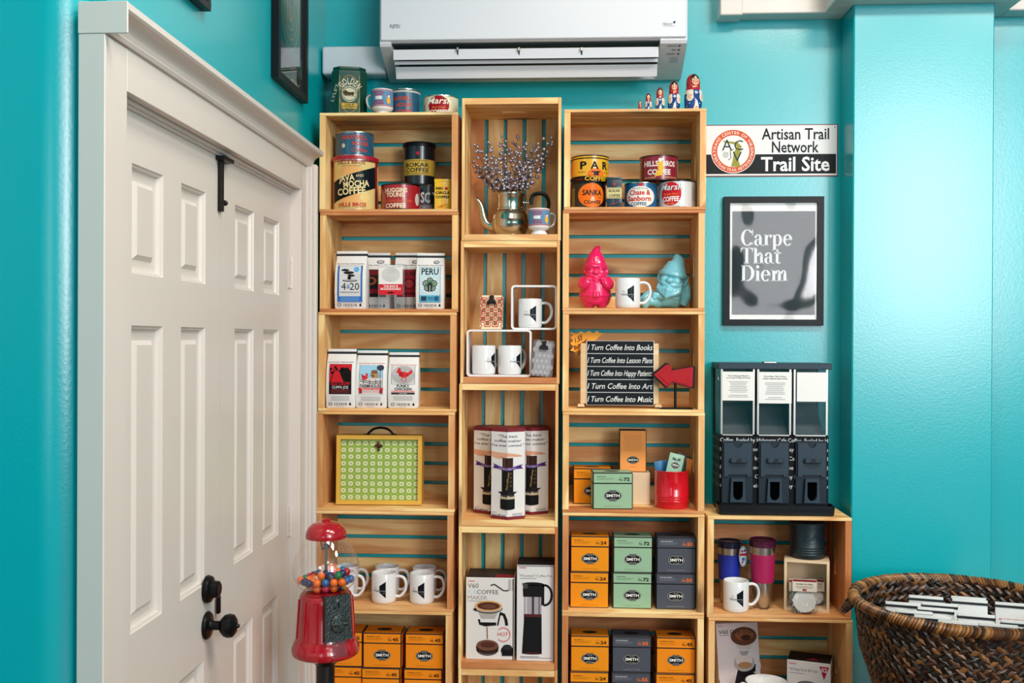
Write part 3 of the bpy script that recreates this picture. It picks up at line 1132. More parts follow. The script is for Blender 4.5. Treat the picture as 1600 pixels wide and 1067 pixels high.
def bag_crow(p, W, H):
    bag_common(p, W, H)
    x = .385 * W
    rd = (196, 34, 44)
    p.rect(-x, .235 * H, x, .745 * H, (14, 14, 17)); p.rect(-x + .001, .44 * H, x - .001, .74 * H, rd)
    p.poly([(-.10 * W, .62 * H), (.05 * W, .665 * H), (.24 * W, .69 * H), (.37 * W, .62 * H), (.37 * W, .44 * H), (.12 * W, .44 * H), (.02 * W, .55 * H), (-.02 * W, .61 * H)], (14, 14, 17))
    p.ell(.06 * W, .655 * H, .075 * W, .034 * H, (14, 14, 17))
    p.line([(-.34 * W, .44 * H), (-.27 * W, .56 * H), (-.20 * W, .67 * H)], .003, (14, 14, 17)); p.line([(-.27 * W, .56 * H), (-.34 * W, .64 * H)], .002, (14, 14, 17)); p.line([(-.24 * W, .60 * H), (-.12 * W, .64 * H)], .002, (14, 14, 17))
    for cx, cy in ((-.33, .66), (-.18, .69), (-.13, .655), (-.28, .60)):
        p.ell(cx * W, cy * H, .05 * W, .02 * H, (14, 14, 17))
    p.text('OLD CROW', 0, .415 * H, .055 * H, rd, w=.68 * W, bold=.02)
    p.text('CUPPA JOE', 0, .352 * H, .045 * H, WHITE, w=.56 * W)
    for k in range(3):
        p.rect(-.33 * W, (.312 - k * .022) * H, .33 * W, (.305 - k * .022) * H, (150, 60, 64))
    for k in range(4):
        p.rect(-.32 * W, (.20 - k * .022) * H, .32 * W, (.195 - k * .022) * H, GREY)


def bag_farm(p, W, H):
    rd = (206, 48, 54)
    bag_common(p, W, H, rd, (84, 56, 70))
    x = .385 * W
    p.rect(-x, .235 * H, x, .745 * H, (40, 40, 52)); p.rect(-x + .001, .236 * H, x - .001, .744 * H, (150, 196, 222))
    p.rect(-x + .001, .236 * H, x - .001, .52 * H, (214, 208, 206))
    p.poly([(-.02 * W, .55 * H), (.02 * W, .66 * H), (.20 * W, .66 * H), (.26 * W, .55 * H)], (120, 86, 62)); p.rect(.02 * W, .52 * H, .24 * W, .60 * H, (176, 140, 100)); p.rect(.05 * W, .54 * H, .09 * W, .58 * H, INKB)
    p.ell(.30 * W, .70 * H, .12 * W, .05 * H, (54, 60, 78)); p.rect(.29 * W, .52 * H, .31 * W, .70 * H, (54, 50, 58))
    p.ell(-.20 * W, .53 * H, .10 * W, .035 * H, rd); p.ell(-.13 * W, .58 * H, .035 * W, .03 * H, rd); p.poly([(-.28 * W, .53 * H), (-.32 * W, .60 * H), (-.22 * W, .56 * H)], rd)
    for k in range(2):
        p.line([(-.36 * W, (.50 - .03 * k) * H), (0, (.46 - .03 * k) * H), (.36 * W, (.47 - .03 * k) * H)], .002, (60, 46, 54))
    for cx in (-.25, -.05, .15, .3):
        p.rect(cx * W, .42 * H, cx * W + .002, .50 * H, (60, 46, 54))
    p.text('FARMHOUSE', 0, .385 * H, .058 * H, (52, 44, 66), w=.70 * W, bold=.02)
    p.rect(-.40 * W, .315 * H, .40 * W, .352 * H, rd); p.text('BREAKFAST BLEND', 0, .334 * H, .022 * H, WHITE, w=.6 * W)
    p.rect(-x, .255 * H, -.28 * W, .32 * H, (160, 36, 44)); p.rect(.28 * W, .255 * H, x, .32 * H, (160, 36, 44))
    p.text('ORGANIC COFFEE', 0, .285 * H, .02 * H, rd, w=.5 * W)
    for k in range(4):
        p.rect(-.32 * W, (.20 - k * .022) * H, .32 * W, (.195 - k * .022) * H, GREY)


def bag_chicken(p, W, H):
    rd = (208, 46, 52)
    bag_common(p, W, H, rd)
    x = .385 * W
    p.rect(-x, .43 * H, x, .755 * H, (34, 36, 40)); p.rect(-x + .001, .431 * H, x - .001, .754 * H, (205, 204, 204))
    for k in range(9):
        p.ring(0, .595 * H, (.37 - .036 * k) * W, (.158 - .0155 * k) * H, .010 * W, (56, 58, 62), 24)
    p.ell(.02 * W, .60 * H, .165 * W, .052 * H, rd); p.poly([(.10 * W, .61 * H), (.28 * W, .70 * H), (.30 * W, .63 * H), (.16 * W, .58 * H)], rd)
    p.ell(-.14 * W, .66 * H, .07 * W, .035 * H, rd); p.poly([(-.20 * W, .66 * H), (-.27 * W, .645 * H), (-.19 * W, .64 * H)], rd); p.ell(-.13 * W, .70 * H, .05 * W, .018 * H, rd); p.poly([(-.18 * W, .65 * H), (-.02 * W, .66 * H), (.02 * W, .58 * H), (-.12 * W, .58 * H)], rd)
    p.line([(0, .56 * H), (-.06 * W, .50 * H), (.01 * W, .48 * H)], .0025, rd); p.line([(.07 * W, .56 * H), (.10 * W, .50 * H), (.04 * W, .465 * H)], .0025, rd)
    p.text('FUNKY', 0, .400 * H, .045 * H, (34, 36, 40), w=.42 * W, bold=.02); p.text('CHICKEN', 0, .345 * H, .045 * H, (34, 36, 40), w=.56 * W, bold=.02)
    p.rect(-x, .285 * H, x, .318 * H, (226, 170, 170)); p.text('FULL BODIED ORGANIC COFFEE', 0, .301 * H, .02 * H, rd, w=.68 * W)
    p.rect(-x, .25 * H, x, .28 * H, (40, 42, 46)); p.text('FAIR TRADE', 0, .265 * H, .018 * H, WHITE)
    for k in range(4):
        p.rect(-.32 * W, (.215 - k * .022) * H, .32 * W, (.21 - k * .022) * H, GREY)


# ------------------------------------------------------------------ tea boxes
TEA = {
    24: ((238, 146, 30), (190, 92, 22), 'BIG HIBISCUS', (60, 40, 20), (70, 44, 20)),
    45: ((240, 140, 30), (190, 86, 22), 'PEPPERMINT LEAVES', (70, 40, 20), (64, 40, 20)),
    72: ((150, 184, 152), (104, 138, 108), 'WHITE PETAL', (40, 52, 44), (30, 34, 32)),
    55: ((78, 81, 92), (44, 47, 56), 'LORD BERGAMOT', (196, 196, 200), (226, 112, 40)),
}
TEAEDGE = mat('dark_box_edge', (22, 24, 30), 0.5)


def smith_badge(p, cx, cy, a, b):
    p.ell(cx, cy, a, b, INKB, 28)
    p.poly([(cx - a * .36, cy - b * 1.05), (cx + a * .36, cy - b * 1.05), (cx + a * .36, cy + b * 1.05), (cx - a * .36, cy + b * 1.05)], INKB)
    p.ring(cx, cy, a * .94, b * .93, a * .035, (206, 204, 198), 30)
    p.rect(cx - a * .72, cy - b * .34, cx + a * .72, cy + b * .36, INKB)
    p.text('SMITH', cx, cy + .02 * b, b * .52, (236, 234, 228), w=a * 1.50, bold=.03)
    p.text('STEVEN', cx, cy + b * .60, b * .16, (206, 204, 198), w=a * .6)
    p.text('TEAMAKER', cx, cy - b * .60, b * .16, (206, 204, 198), w=a * .72)


def tea_box_parts(t, no, w, h, d):
    key = ('tea', no, round(w, 3), round(h, 3))
    if key not in _pl:
        c, side, ttl, tc, nc = TEA[no]
        hl = .30 * h
        mb = MB(); mb.box(-w / 2 + .001, w / 2 - .001, -d / 2 + .001, d / 2 - .001, 0, h - hl, TEAEDGE, .0012)
        body = mb.mesh('carton', False)
        mb = MB(); mb.box(-w / 2, w / 2, -d / 2, d / 2, h - hl + .0006, h, TEAEDGE, .0012)
        lid = mb.mesh('lid', False)
        e = .0028
        p = Print(lambda u, v, q: (u, -d / 2 - q, v), .0002)
        p.rect(-w / 2 + e, e, w / 2 - e, h - hl - .0012, c)
        smith_badge(p, 0, .37 * h, .225 * w, .145 * h)
        p.text('HANDCRAFTED IN PORTLAND', 0, .085 * h, .013 * h, tc, w=.45 * w)
        p.rect(-w / 2 + e, h - hl + .003, w / 2 - e, h - e, c)
        p.text(ttl, -.41 * w, .895 * h, .030 * h, tc, bold=.02, al='L')
        for k in range(3):
            p.rect(-.41 * w, (.858 - .024 * k) * h, (.02 - .07 * (k == 2)) * w, (.851 - .024 * k) * h, tuple(int(a * .6 + b * .4) for a, b in zip(c, tc)))
        p.text('No.', .205 * w, .815 * h, .062 * h, nc, w=.105 * w, bold=.02)
        p.text(str(no), .345 * w, .825 * h, .088 * h, nc, w=.155 * w, bold=.04)
        p.rect(.16 * w, .876 * h, .24 * w, .882 * h, nc)
        pr = p.build('printed_label', t)
        # coloured sides and top
        p = Print(lambda u, v, q: (u, v, q), .0002)
        mb = MB(); ms = ink(side); mc = ink(c)
        q = .0005
        for sx in (-1, 1):
            X = sx * (w / 2 + q)
            for z0, z1 in ((e, h - hl - .0015), (h - hl + .003, h - e)):
                mb.add([(X, -d / 2 + e, z0), (X, d / 2 - e, z0), (X, d / 2 - e, z1), (X, -d / 2 + e, z1)], [(0, 1, 2, 3)], mc)
        mb.add([(-w / 2 + e, -d / 2 + e, h + q), (w / 2 - e, -d / 2 + e, h + q), (w / 2 - e, d / 2 - e, h + q), (-w / 2 + e, d / 2 - e, h + q)], [(0, 1, 2, 3)], mc)
        mb.lathe([(0, 0), (1, 0)], 20, ink(INKB), Matrix.Translation((0, 0, h + q * 1.6)) @ Matrix.Diagonal((.2 * w, .16 * d, 1, 1)))
        sd = mb.mesh('coloured_paper', False)
        _pl[key] = (body, lid, pr.data, sd)
        bpy.data.objects.remove(pr)
    a, b, c_, e_ = _pl[key]
    link('carton', a, t); link('lid', b, t); link('printed_label', c_, t); link('coloured_paper', e_, t)


def tea_box(label, no, px, py, Yf, z, w=.1285, h=.1165, d=.088, rot=0.0, group='square tea boxes on the shelves'):
    c = at(px, py, Yf)
    t = thing('tea_box', label, 'tea box', (c.x, Yf + d / 2, z), rot, group)
    tea_box_parts(t, no, w, h, d)
    return t


def carton(name, label, x0, x1, ytop, Yf, z, D, draw, edge=None, rot=0.0, cat='box', tilt=0.0, draw_top=None, side=None):
    cx, w, H = fit(x0, x1, ytop, z, Yf)
    t = thing(name, label, cat, (cx, Yf + D / 2, z), rot)
    if tilt:
        t.rotation_euler = (tilt, 0, rot)
    mb = MB(); mb.box(-w / 2, w / 2, -D / 2, D / 2, 0, H, edge or PAPER, .0012)
    mb.build('carton', t, smooth=False)
    p = Print(lambda u, v, d: (u, -D / 2 - d, v), .0003)
    draw(p, w, H)
    p.build('printed_front', t)
    if draw_top:
        p = Print(lambda u, v, d: (u, v, H + d), .0003)
        draw_top(p, w, D)
        p.build('printed_top', t)
    if side:
        p = Print(lambda u, v, d: (w / 2 + d, u, v), .0003)
        side(p, D, H)
        p.build('printed_side', t)
    return t, w, H

# ================================================================== left column of crates
zt1 = TOP1 - .0004
# tall green syrup tin with cut corners
cx, w, H = fit(515.5, 573, 107.5, zt1, 3.35)
D_, ch = .085, .024
t = thing('syrup_tin', 'tall dark green tin with an oval lion emblem on top of the left column', 'tin', (cx, 3.36, zt1), math.radians(13))
w *= .93
GREEN = mat('dark_green_enamel', (18, 66, 52), 0.28, 0, .4)
oct_ = lambda a, b, c: [(-a + c, -b), (a - c, -b), (a, -b + c), (a, b - c), (a - c, b), (-a + c, b), (-a, b - c), (-a, -b + c)]
mb = MB()
lv = [(0, 1.0), (.003, 1.012), (.006, 1.0), (H - .022, 1.0), (H - .019, 1.014), (H - .015, 1.0), (H - .008, .90), (H - .006, .90), (H - .0055, .94), (H, .92)]
vs, fs = [], []
for z_, k_ in lv:
    vs += [(x * k_, y * k_, z_) for x, y in oct_(w / 2, D_ / 2, ch)]
for k in range(len(lv) - 1):
    fs += [(k * 8 + i, k * 8 + (i + 1) % 8, k * 8 + 8 + (i + 1) % 8, k * 8 + 8 + i) for i in range(8)]
fs += [tuple(range(8)), tuple(range(len(vs) - 8, len(vs)))]
mb.add(vs, fs, GREEN); mb.build('body', t, angle=20)
p = Print(lambda u, v, d: (u, -D_ / 2 - .0002 - d, v), .0004)
gd, cr = (200, 164, 70), (206, 200, 176)
fwid = w / 2 - ch
p.rect(-fwid + .001, .012, -fwid + .0022, H - .03, gd); p.rect(fwid - .0022, .012, fwid - .001, H - .03, gd)
p.ring(0, H * .47, fwid * .98, H * .36, .0012, gd, 30)
p.arc('GOLDEN', 0, H * .53, fwid * .96, PI / 2 - .05, .021, cr, bold=.02, span=2.5)
p.ell(0, H * .47, fwid * .72, H * .15, cr, 30); p.ell(0, H * .47, fwid * .66, H * .132, GREEN and (30, 70, 56), 30); p.ell(0, H * .47, fwid * .60, H * .118, cr, 30)
p.arc('OUT OF THE STRONG', 0, H * .47, fwid * .86, PI / 2, .006, cr, span=2.4)
lb = (80, 66, 34)
p.ell(-.002, H * .475, .014, .006, lb); p.ell(-.013, H * .49, .008, .0085, lb); p.ell(.010, H * .48, .006, .006, lb); p.rect(-.014, H * .435, -.011, H * .47, lb); p.rect(.010, H * .435, .013, H * .475, lb); p.line([(.014, H * .48), (.019, H * .50), (.016, H * .51)], .0018, lb); p.line([(-.018, H * .432), (.018, H * .432)], .0018, lb)
p.rect(-fwid * .72, H * .235, fwid * .72, H * .295, gd); p.text('SYRUP', 0, H * .265, .007, (50, 46, 22), w=fwid * .9, bold=.02)
p.rect(-fwid * .72, H * .19, fwid * .72, H * .222, gd); p.text('PARTNERS', 0, H * .206, .004, (50, 46, 22))
p.build('printed_label', t, rough=.3)
cl = math.hypot(ch, ch)
e0, eu = Vector((-w / 2, -D_ / 2 + ch, 0)), Vector((1, -1, 0)).normalized()
p = Print(lambda u, v, d: tuple(e0 + eu * u + Vector((-1, -1, 0)).normalized() * (d + .0003) + Vector((0, 0, v))), .0004)
p.text("LYLE'S", cl * .42, H * .50, .014, cr, w=.060, bold=.02, rot=1.15)
p.build('printed_side', t, rough=.3)

footed_mug('small blue printed footed mug on top of the left column, beside the green tin', 580, 613.5, 138, 3.30, zt1, PI - .35)
BLUE = (38, 84, 112)
ORED = (190, 66, 48)


def maxwell(p, R, H, off=.1):
    o = off * R
    p.text('GRIND', o - .2 * R, .94 * H, .05 * H, (200, 200, 196), w=.5 * R)
    p.text('MAXWELL', o + .10 * R, .76 * H, .17 * H, ORED, w=1.36 * R, bold=.03)
    p.text('HOUSE', o + .40 * R, .51 * H, .16 * H, ORED, w=.86 * R, bold=.03)
    p.text('Coffee', o + .36 * R, .25 * H, .16 * H, ORED, w=.86 * R, bold=.01, shear=.15)
    p.ell(o - .50 * R, .42 * H, .10 * R, .09 * H, (214, 206, 180)); p.line([(o - .58 * R, .33 * H), (o - .40 * R, .53 * H)], .0012, (120, 110, 80))


def maxwell2(p, R, H):
    p.text('MAXWELL', -.12 * R, .66 * H, .13 * H, ORED, w=1.30 * R, bold=.03)
    p.text('HOUSE', .05 * R, .44 * H, .13 * H, ORED, w=1.1 * R, bold=.03)
    p.text('COFFEE', .05 * R, .22 * H, .12 * H, ORED, w=1.1 * R, bold=.03)
    p.rect(-PI * .98 * R, .875 * H, PI * .98 * R, .93 * H, (196, 190, 176))


coffee_tin('squat blue coffee tin on top of the left column, behind the small footed mug', 609, 656.5, 137.5, 3.36, zt1, BLUE, TIN, maxwell2)


def marsh_top(p, R, H):
    cr = (222, 212, 178)
    p.ell(0, .50 * H, .60 * R, .46 * H, (150, 24, 36), 30)
    p.text('Marsh', .06 * R, .72 * H, .30 * H, (236, 230, 214), w=1.34 * R, bold=.01, shear=.25)
    p.text('Drip Grind', 0, .40 * H, .09 * H, (226, 150, 60), w=.7 * R, shear=.2)
    p.text('COFFEE', 0, .18 * H, .19 * H, (236, 230, 214), w=.98 * R, bold=.03)
    p.text('(', -.92 * R, .5 * H, .3 * H, (90, 84, 70))


coffee_tin('cream coffee tin with a red oval on top of the left column', 660, 716, 147.5, 3.34, zt1, (214, 206, 176), TIN, marsh_top)

# --- crate 1
z = ZF[(1, 1)]


def java(p, R, H):
    cr, gl = (214, 190, 124), (226, 206, 150)
    p.rect(-.95 * R, .02 * H, 1.2 * R, .955 * H, cr)
    p.rect(-2.6 * R, .06 * H, -1.15 * R, .90 * H, (206, 176, 100)); p.rect(1.4 * R, .06 * H, 2.8 * R, .90 * H, (206, 176, 100))
    p.ell(0, .74 * H, .55 * R, .15 * H, (222, 168, 104)); p.ell(.1 * R, .22 * H, .7 * R, .14 * H, (222, 168, 104)); p.ell(.62 * R, .25 * H, .22 * R, .09 * H, (226, 196, 130))
    p.raw([(-.95 * R + 2.15 * R * i / 10, (.14 + .032 * i) * H) for i in range(11)] + [(-.95 * R + 2.15 * R * i / 10, (.56 + .032 * i) * H) for i in range(11)], [(i, i + 1, i + 12, i + 11) for i in range(10)], INKB)
    p.text('HILLS BROS', .0, .925 * H, .055 * H, (120, 50, 30), w=1.25 * R, bold=.02)
    p.text('MORE THAN A CENTURY', 0, .865 * H, .022 * H, (120, 90, 50), w=.9 * R)
    p.text('JAVA', -.20 * R, .625 * H, .115 * H, gl, w=.74 * R, bold=.03, rot=.08); p.text('AND', .38 * R, .675 * H, .05 * H, gl, rot=.08)
    p.text('MOCHA', .24 * R, .515 * H, .115 * H, gl, w=1.15 * R, bold=.03, rot=.09)
    p.text('COFFEE.', .04 * R, .375 * H, .125 * H, gl, w=1.36 * R, bold=.03, rot=.09)
    p.text('HILLS BROS', .05 * R, .105 * H, .07 * H, (176, 30, 40), w=1.25 * R, bold=.03)
    p.text('SAN FRANCISCO, CAL. U.S.A.', .02 * R, .05 * H, .020 * H, (110, 84, 44), w=1.2 * R)


RED_D = (150, 22, 40)
REDLID = mat('red_plastic_lid', (164, 20, 44), 0.35)
tj, Rj, Hj = coffee_tin('large cream and black coffee tin with a red lid, bottom left of the top crate', 520, 590.5, 242, 3.325, z, RED_D, REDLID, java, lidh=.012)
coffee_tin('blue coffee tin with orange lettering standing on the large cream tin', 524, 584, 204.5, 3.325, z + Hj + .0004, BLUE, TIN, maxwell)


def huggins(p, R, H):
    cr = (232, 216, 184)
    p.text('HUGGINS', -.10 * R, .74 * H, .16 * H, cr, w=1.22 * R, bold=.03); p.text('YOUNG', -.12 * R, .56 * H, .16 * H, cr, w=1.0 * R, bold=.03)
    p.text('Vacuum Packed Quality Coffee', -.08 * R, .34 * H, .10 * H, (214, 110, 50), w=1.7 * R, shear=.2)
    p.text('COFFEE', -.12 * R, .145 * H, .16 * H, cr, w=1.1 * R, bold=.03)
    p.ell(1.15 * R, .42 * H, .18 * R, .24 * H, (190, 186, 178)); p.ell(-1.35 * R, .45 * H, .18 * R, .24 * H, (190, 150, 70))


coffee_tin('low red coffee tin with cream lettering in the middle of the top left crate', 595, 656, 286, 3.300, z, (158, 22, 34), GOLD, huggins, rim=mat('dark_tin', (60, 52, 48), .3, 1.0))


def scy(p, R, H):
    p.rect(-1.5 * R, .06 * H, 1.5 * R, .34 * H, (92, 84, 86))
    p.text('SC', .06 * R, .55 * H, .34 * H, (206, 208, 212), w=.56 * R, bold=.03); p.text('Y', .68 * R, .55 * H, .34 * H, (206, 208, 212), w=.5 * R, bold=.03)
    p.text('COFFEE', .02 * R, .2 * H, .15 * H, (196, 196, 200), w=.9 * R)


ts_, Rs, Hs = coffee_tin('dark coffee tin with pale lettering, half hidden under the tall black tin', 640, 693, 288, 3.402, z, (34, 36, 44), TIN, scy, rim=mat('dark_tin', (60, 52, 48), .3, 1.0))


def bokar(p, R, H):
    g = (190, 158, 66)
    p.rect(-PI * .97 * R, .24 * H, PI * .97 * R, .64 * H, g)
    p.ell(.05 * R, .79 * H, .11 * R, .045 * H, (170, 34, 60))
    p.text('VIGOROUS & WINEY', 0, .605 * H, .035 * H, INKB, w=1.5 * R)
    p.text('BOKAR', 0, .50 * H, .10 * H, INKB, w=1.55 * R, bold=.02); p.text('COFFEE', 0, .37 * H, .10 * H, INKB, w=1.5 * R, bold=.02)
    p.text('A&P COFFEE SERVICE', 0, .28 * H, .035 * H, INKB, w=1.5 * R)


coffee_tin('tall black coffee tin with a gold band standing on the dark tin', 629.5, 680, 220.5, 3.402, z + Hs + .0004, (16, 22, 30), BLACK, bokar, rim=BLACK, lidh=.012)


def redcircle(p, W, H):
    p.text('RED', -.20 * W, .70 * H, .075 * H, INKB, w=.42 * W, bold=.03); p.ell(.20 * W, .70 * H, .10 * W, .04 * H, (190, 40, 44)); p.text('CIRCLE', -.02 * W, .565 * H, .075 * H, INKB, w=.80 * W, bold=.03); p.text('COFFEE', -.02 * W, .43 * H, .075 * H, INKB, w=.80 * W, bold=.03)
    p.line([(-.30 * W, .10 * H), (-.05 * W, .17 * H), (-.10 * W, .12 * H), (.22 * W, .22 * H)], .0012, (190, 60, 40)); p.text('A&P', -.1 * W, .12 * H, .04 * H, (190, 60, 40), shear=.3)


box_tin('small yellow tin in the right corner of the top left crate', 677.5, 704, 279.5, 3.275, z, .032, (230, 180, 24), redcircle, rot=.12)

# --- crate 2
z = ZF[(1, 2)]
coffee_bag('white coffee bag with a blue label numbered 420, leftmost in its crate', 526, 574.5, 392.5, 3.262, z, .060, bag_420, rot=-.03)
coffee_bag('white coffee bag with a dark and red label, behind the 420 bag', 562, 610, 395, 3.335, z, .058, bag_dark, rot=.02)
coffee_bag('white coffee bag with a dark red label, behind the PERU bag', 617.5, 664, 395, 3.335, z, .058, bag_red, rot=.02)
coffee_bag('white coffee bag with a pale blue PERU label, right end of its crate', 651, 695, 395.5, 3.262, z, .060, bag_peru, rot=.05)
# clear stand with a printed card
ACRYL = glassy('clear_acrylic', (.93, .94, .95), .9, .02)
cx, w, H = fit(591, 632, 412, z, 3.262)
t = thing('sign_holder', 'clear plastic stand with a red and white card between the two front bags', 'sign', (cx, 3.262, z), -.02)
mb = MB()
mb.box(-w / 2, w / 2, -.0012, 0, 0, H, ACRYL); mb.box(-w / 2, w / 2, 0, .062, 0, .0014, ACRYL); mb.box(w / 2, w / 2 + .0012, 0, .05, 0, H * .98, ACRYL); mb.box(-w / 2 - .0012, -w / 2, 0, .05, 0, H * .98, ACRYL)
mb.build('clear_stand', t, smooth=False)
mb = MB(); cw = .080; mb.box(-cw / 2 - .002, cw / 2 - .002, -.0022, -.0013, H * .315, H * .965, PAPER); mb.build('card', t, smooth=False)
p = Print(lambda u, v, d: (u - .002, -.0022 - d, v), .0002)
a0 = H * .315; ah = H * .65
p.rect(-cw / 2, a0, cw / 2, a0 + .36 * ah, (206, 40, 54))
p.text('RED ROOSTER COFFEE ROASTER', 0, a0 + .95 * ah, .03 * ah, GREY, w=cw * .9)
for k in range(8):
    p.ring(0, a0 + .68 * ah, (.38 - .045 * k) * cw, (.24 - .029 * k) * ah, .012 * cw, (150, 150, 156), 22)
p.text('THIS BAG IS', 0, a0 + .29 * ah, .075 * ah, WHITE, w=cw * .6, bold=.02); p.text('BIODEGRADABLE', 0, a0 + .20 * ah, .075 * ah, WHITE, w=cw * .84, bold=.02); p.ell(0, a0 + .07 * ah, .14 * cw, .03 * ah, (60, 18, 24))
p.build('printed_card', t)

# --- crate 3
z = ZF[(1, 3)]
coffee_bag('white coffee bag with a red and black crow label, left of three', 512.5, 557.5, 545, 3.240, z, .056, bag_crow, rot=-.0)
coffee_bag('white coffee bag with a farmhouse label, middle of three', 559, 606.5, 547.5, 3.248, z, .062, bag_farm, rot=.0)
coffee_bag('white coffee bag with a red rooster label, right of three', 608.5, 655.5, 550.5, 3.254, z, .062, bag_chicken, rot=.04)

# --- crate 4: green patterned case
z = ZF[(1, 4)]
YCASE = mat('mustard_painted_wood', (214, 168, 64), 0.5, var=.12, scale=30)
cx, w, H = fit(526, 659, 681.5, z, 3.285)
t = thing('decorative_case', 'mustard framed case with a green flower pattern and a black handle', 'case', (cx, 3.285, z), .035)
t.rotation_euler = (-.03, 0, .035); t.location.z += .0024
ft, Dc = .0135, .070
mb = MB()
mb.prism([(-w / 2, 0), (w / 2, 0), (w / 2, H), (-w / 2, H)], [[(-w / 2 + ft, ft), (-w / 2 + ft, H - ft), (w / 2 - ft, H - ft), (w / 2 - ft, ft)]], 0, Dc, YCASE)
mb.build('frame', t, smooth=False)
mb = MB(); mb.box(-w / 2 + ft, w / 2 - ft, .014, .020, ft, H - ft, mat('green_print_paper', (150, 178, 84), .5, var=.08, scale=20)); mb.build('front_panel', t, smooth=False)
p = Print(lambda u, v, d: (u, .014 - d, v), .0003)
nx, nz = 11, 9
iw, ih = w - 2 * ft, H - 2 * ft
cr, dg, lg = (218, 222, 186), (112, 148, 50), (176, 196, 110)
px_ = iw / 10.6; pz_ = ih / 9.05
for i in range(nx):
    for j in range(nz):
        X_, Z_ = -iw / 2 + .35 * px_ + i * px_, ft + .42 * pz_ + j * pz_
        p.ring(X_, Z_, px_ * .47, pz_ * .47, px_ * .07, lg, 6)
        if i < nx - 1:
            p.rect(X_ + px_ * .46, Z_ - pz_ * .34, X_ + px_ * .54, Z_ + pz_ * .34, dg)
        if j < nz - 1:
            p.rect(X_ - px_ * .34, Z_ + pz_ * .46, X_ + px_ * .34, Z_ + pz_ * .54, dg)
p.L.sort(key=lambda l: 0 if l[2] == lg else 1)
for i in range(nx):
    for j in range(nz):
        X_, Z_ = -iw / 2 + .35 * px_ + i * px_, ft + .42 * pz_ + j * pz_
        p.ell(X_, Z_, px_ * .31, pz_ * .31, cr, 12)
for i in range(nx):
    for j in range(nz):
        X_, Z_ = -iw / 2 + .35 * px_ + i * px_, ft + .42 * pz_ + j * pz_
        p.ell(X_, Z_, px_ * .14, pz_ * .14, (140, 164, 96), 8)
p.build('flower_pattern', t)
mb = MB()
hp = smooth_path([(-.043, .03, H + .002), (-.036, .03, H + .010), (-.022, .03, H + .020), (0, .03, H + .024), (.022, .03, H + .020), (.036, .03, H + .010), (.043, .03, H + .002)], 4)
mb.tube(hp, .0042, BLACKM, 8); mb.box(-.054, -.037, .022, .038, H, H + .003, BLACKM, .001); mb.box(.037, .054, .022, .038, H, H + .003, BLACKM, .001)
mb.build('handle', t)
mb = MB(); fx, fz = -.003, H - .037
BRZ = mat('bronze_metal', (92, 56, 38), .35, .8)
mb.ball((fx, .010, fz + .006), .0052, BRZ, 10, 6, (.9, .6, 2.1)); mb.tube([(fx - .003, .010, fz - .002), (fx - .009, .009, fz + .005), (fx - .0125, .009, fz + .002), (fx - .011, .009, fz - .003)], [.002, .003, .0025, .0015], BRZ, 6)
mb.tube([(fx + .003, .010, fz - .002), (fx + .009, .009, fz + .005), (fx + .0125, .009, fz + .002), (fx + .011, .009, fz - .003)], [.002, .003, .0025, .0015], BRZ, 6); mb.box(fx - .007, fx + .007, .006, .013, fz - .006, fz - .003, BRZ, .001)
mb.ball((fx, .010, fz - .012), .0035, BRZ, 8, 6, (1, .6, 1.8)); mb.build('fleur_clasp', t)

# --- crate 5: six mugs
z = ZF[(1, 5)]
MR, MH = .0415, .0985
mug('white mug behind the gumball globe, front row, only its handle clear', 534.5, 930, 3.315, z, MR, MH, .0)
mug('white mug in the back row behind the gumball globe', 541, 920, 3.405, z, MR, MH, .0)
mug('white mug in the front row, middle of the mug crate', 600, 930, 3.315, z, MR, MH, .0)
mug('white mug in the back row, middle of the mug crate', 605, 920, 3.405, z, MR, MH, .0)
mug('white mug in the front row, right end of the mug crate', 659.5, 930, 3.315, z, MR, MH, .0)
mug('white mug in the back row, right end of the mug crate', 663.5, 920, 3.405, z, MR, MH, .0)

# --- crate 6: orange tea boxes, two layers
z = ZF[(1, 6)]
bh = .1165
for k, (lay, zz) in enumerate((('lower layer', z), ('upper layer', z + bh + .0006))):
    tea_box('orange number 45 tea box behind the gumball machine, %s' % lay, 45, 537, 1020, 3.275, zz, .127)
    tea_box('orange number 45 tea box, second in the crate of only orange boxes, %s' % lay, 45, 597 - (2 if k == 0 else 0), 1020, 3.268, zz)
    tea_box('orange number 45 tea box, right end of the crate of only orange boxes, %s' % lay, 45, 663 - (2 if k == 0 else 0), 1020, 3.268, zz)

# ================================================================== second column
z = ZF[(2, 1)]
px0 = at(797.5, 340, 3.345).x
t = thing('coffee_pot', 'old polished metal coffee pot with black handle, holding berry branches', 'coffee pot', (px0, 3.345, z))
mb = MB()
prof = [(0, .001), (.040, .001), (.043, 0), (.046, .003), (.046, .007), (.052, .014), (.059, .028), (.0625, .046), (.0625, .056), (.0635, .058), (.0625, .060), (.060, .074), (.053, .088), (.0515, .093), (.0515, .098),
        (.0495, .100), (.0495, .136), (.052, .140), (.0545, .146), (.0545, .149), (.0525, .150), (.0505, .147), (.047, .138), (.047, .10), (.056, .07), (.057, .046), (.044, .012), (0, .010)]
prof = [(r * (1.03 if z_ < .092 else .935), z_ * .985) for r, z_ in prof]
mb.lathe(prof, 48, mat('aged_nickel', (204, 194, 178), .15, 1.0, var=.10, scale=18)); mb.build('body', t)
mb = MB(); NI = _M['aged_nickel']
mb.tube(smooth_path([(-.050, 0, .036), (-.068, 0, .040), (-.085, 0, .052), (-.093, 0, .074), (-.098, 0, .100), (-.106, 0, .121), (-.115, 0, .130), (-.121, 0, .131)], 4), [.0185 - .0135 * (i / 28) ** .9 for i in range(29)], NI, 12); mb.build('spout', t)
mb = MB()
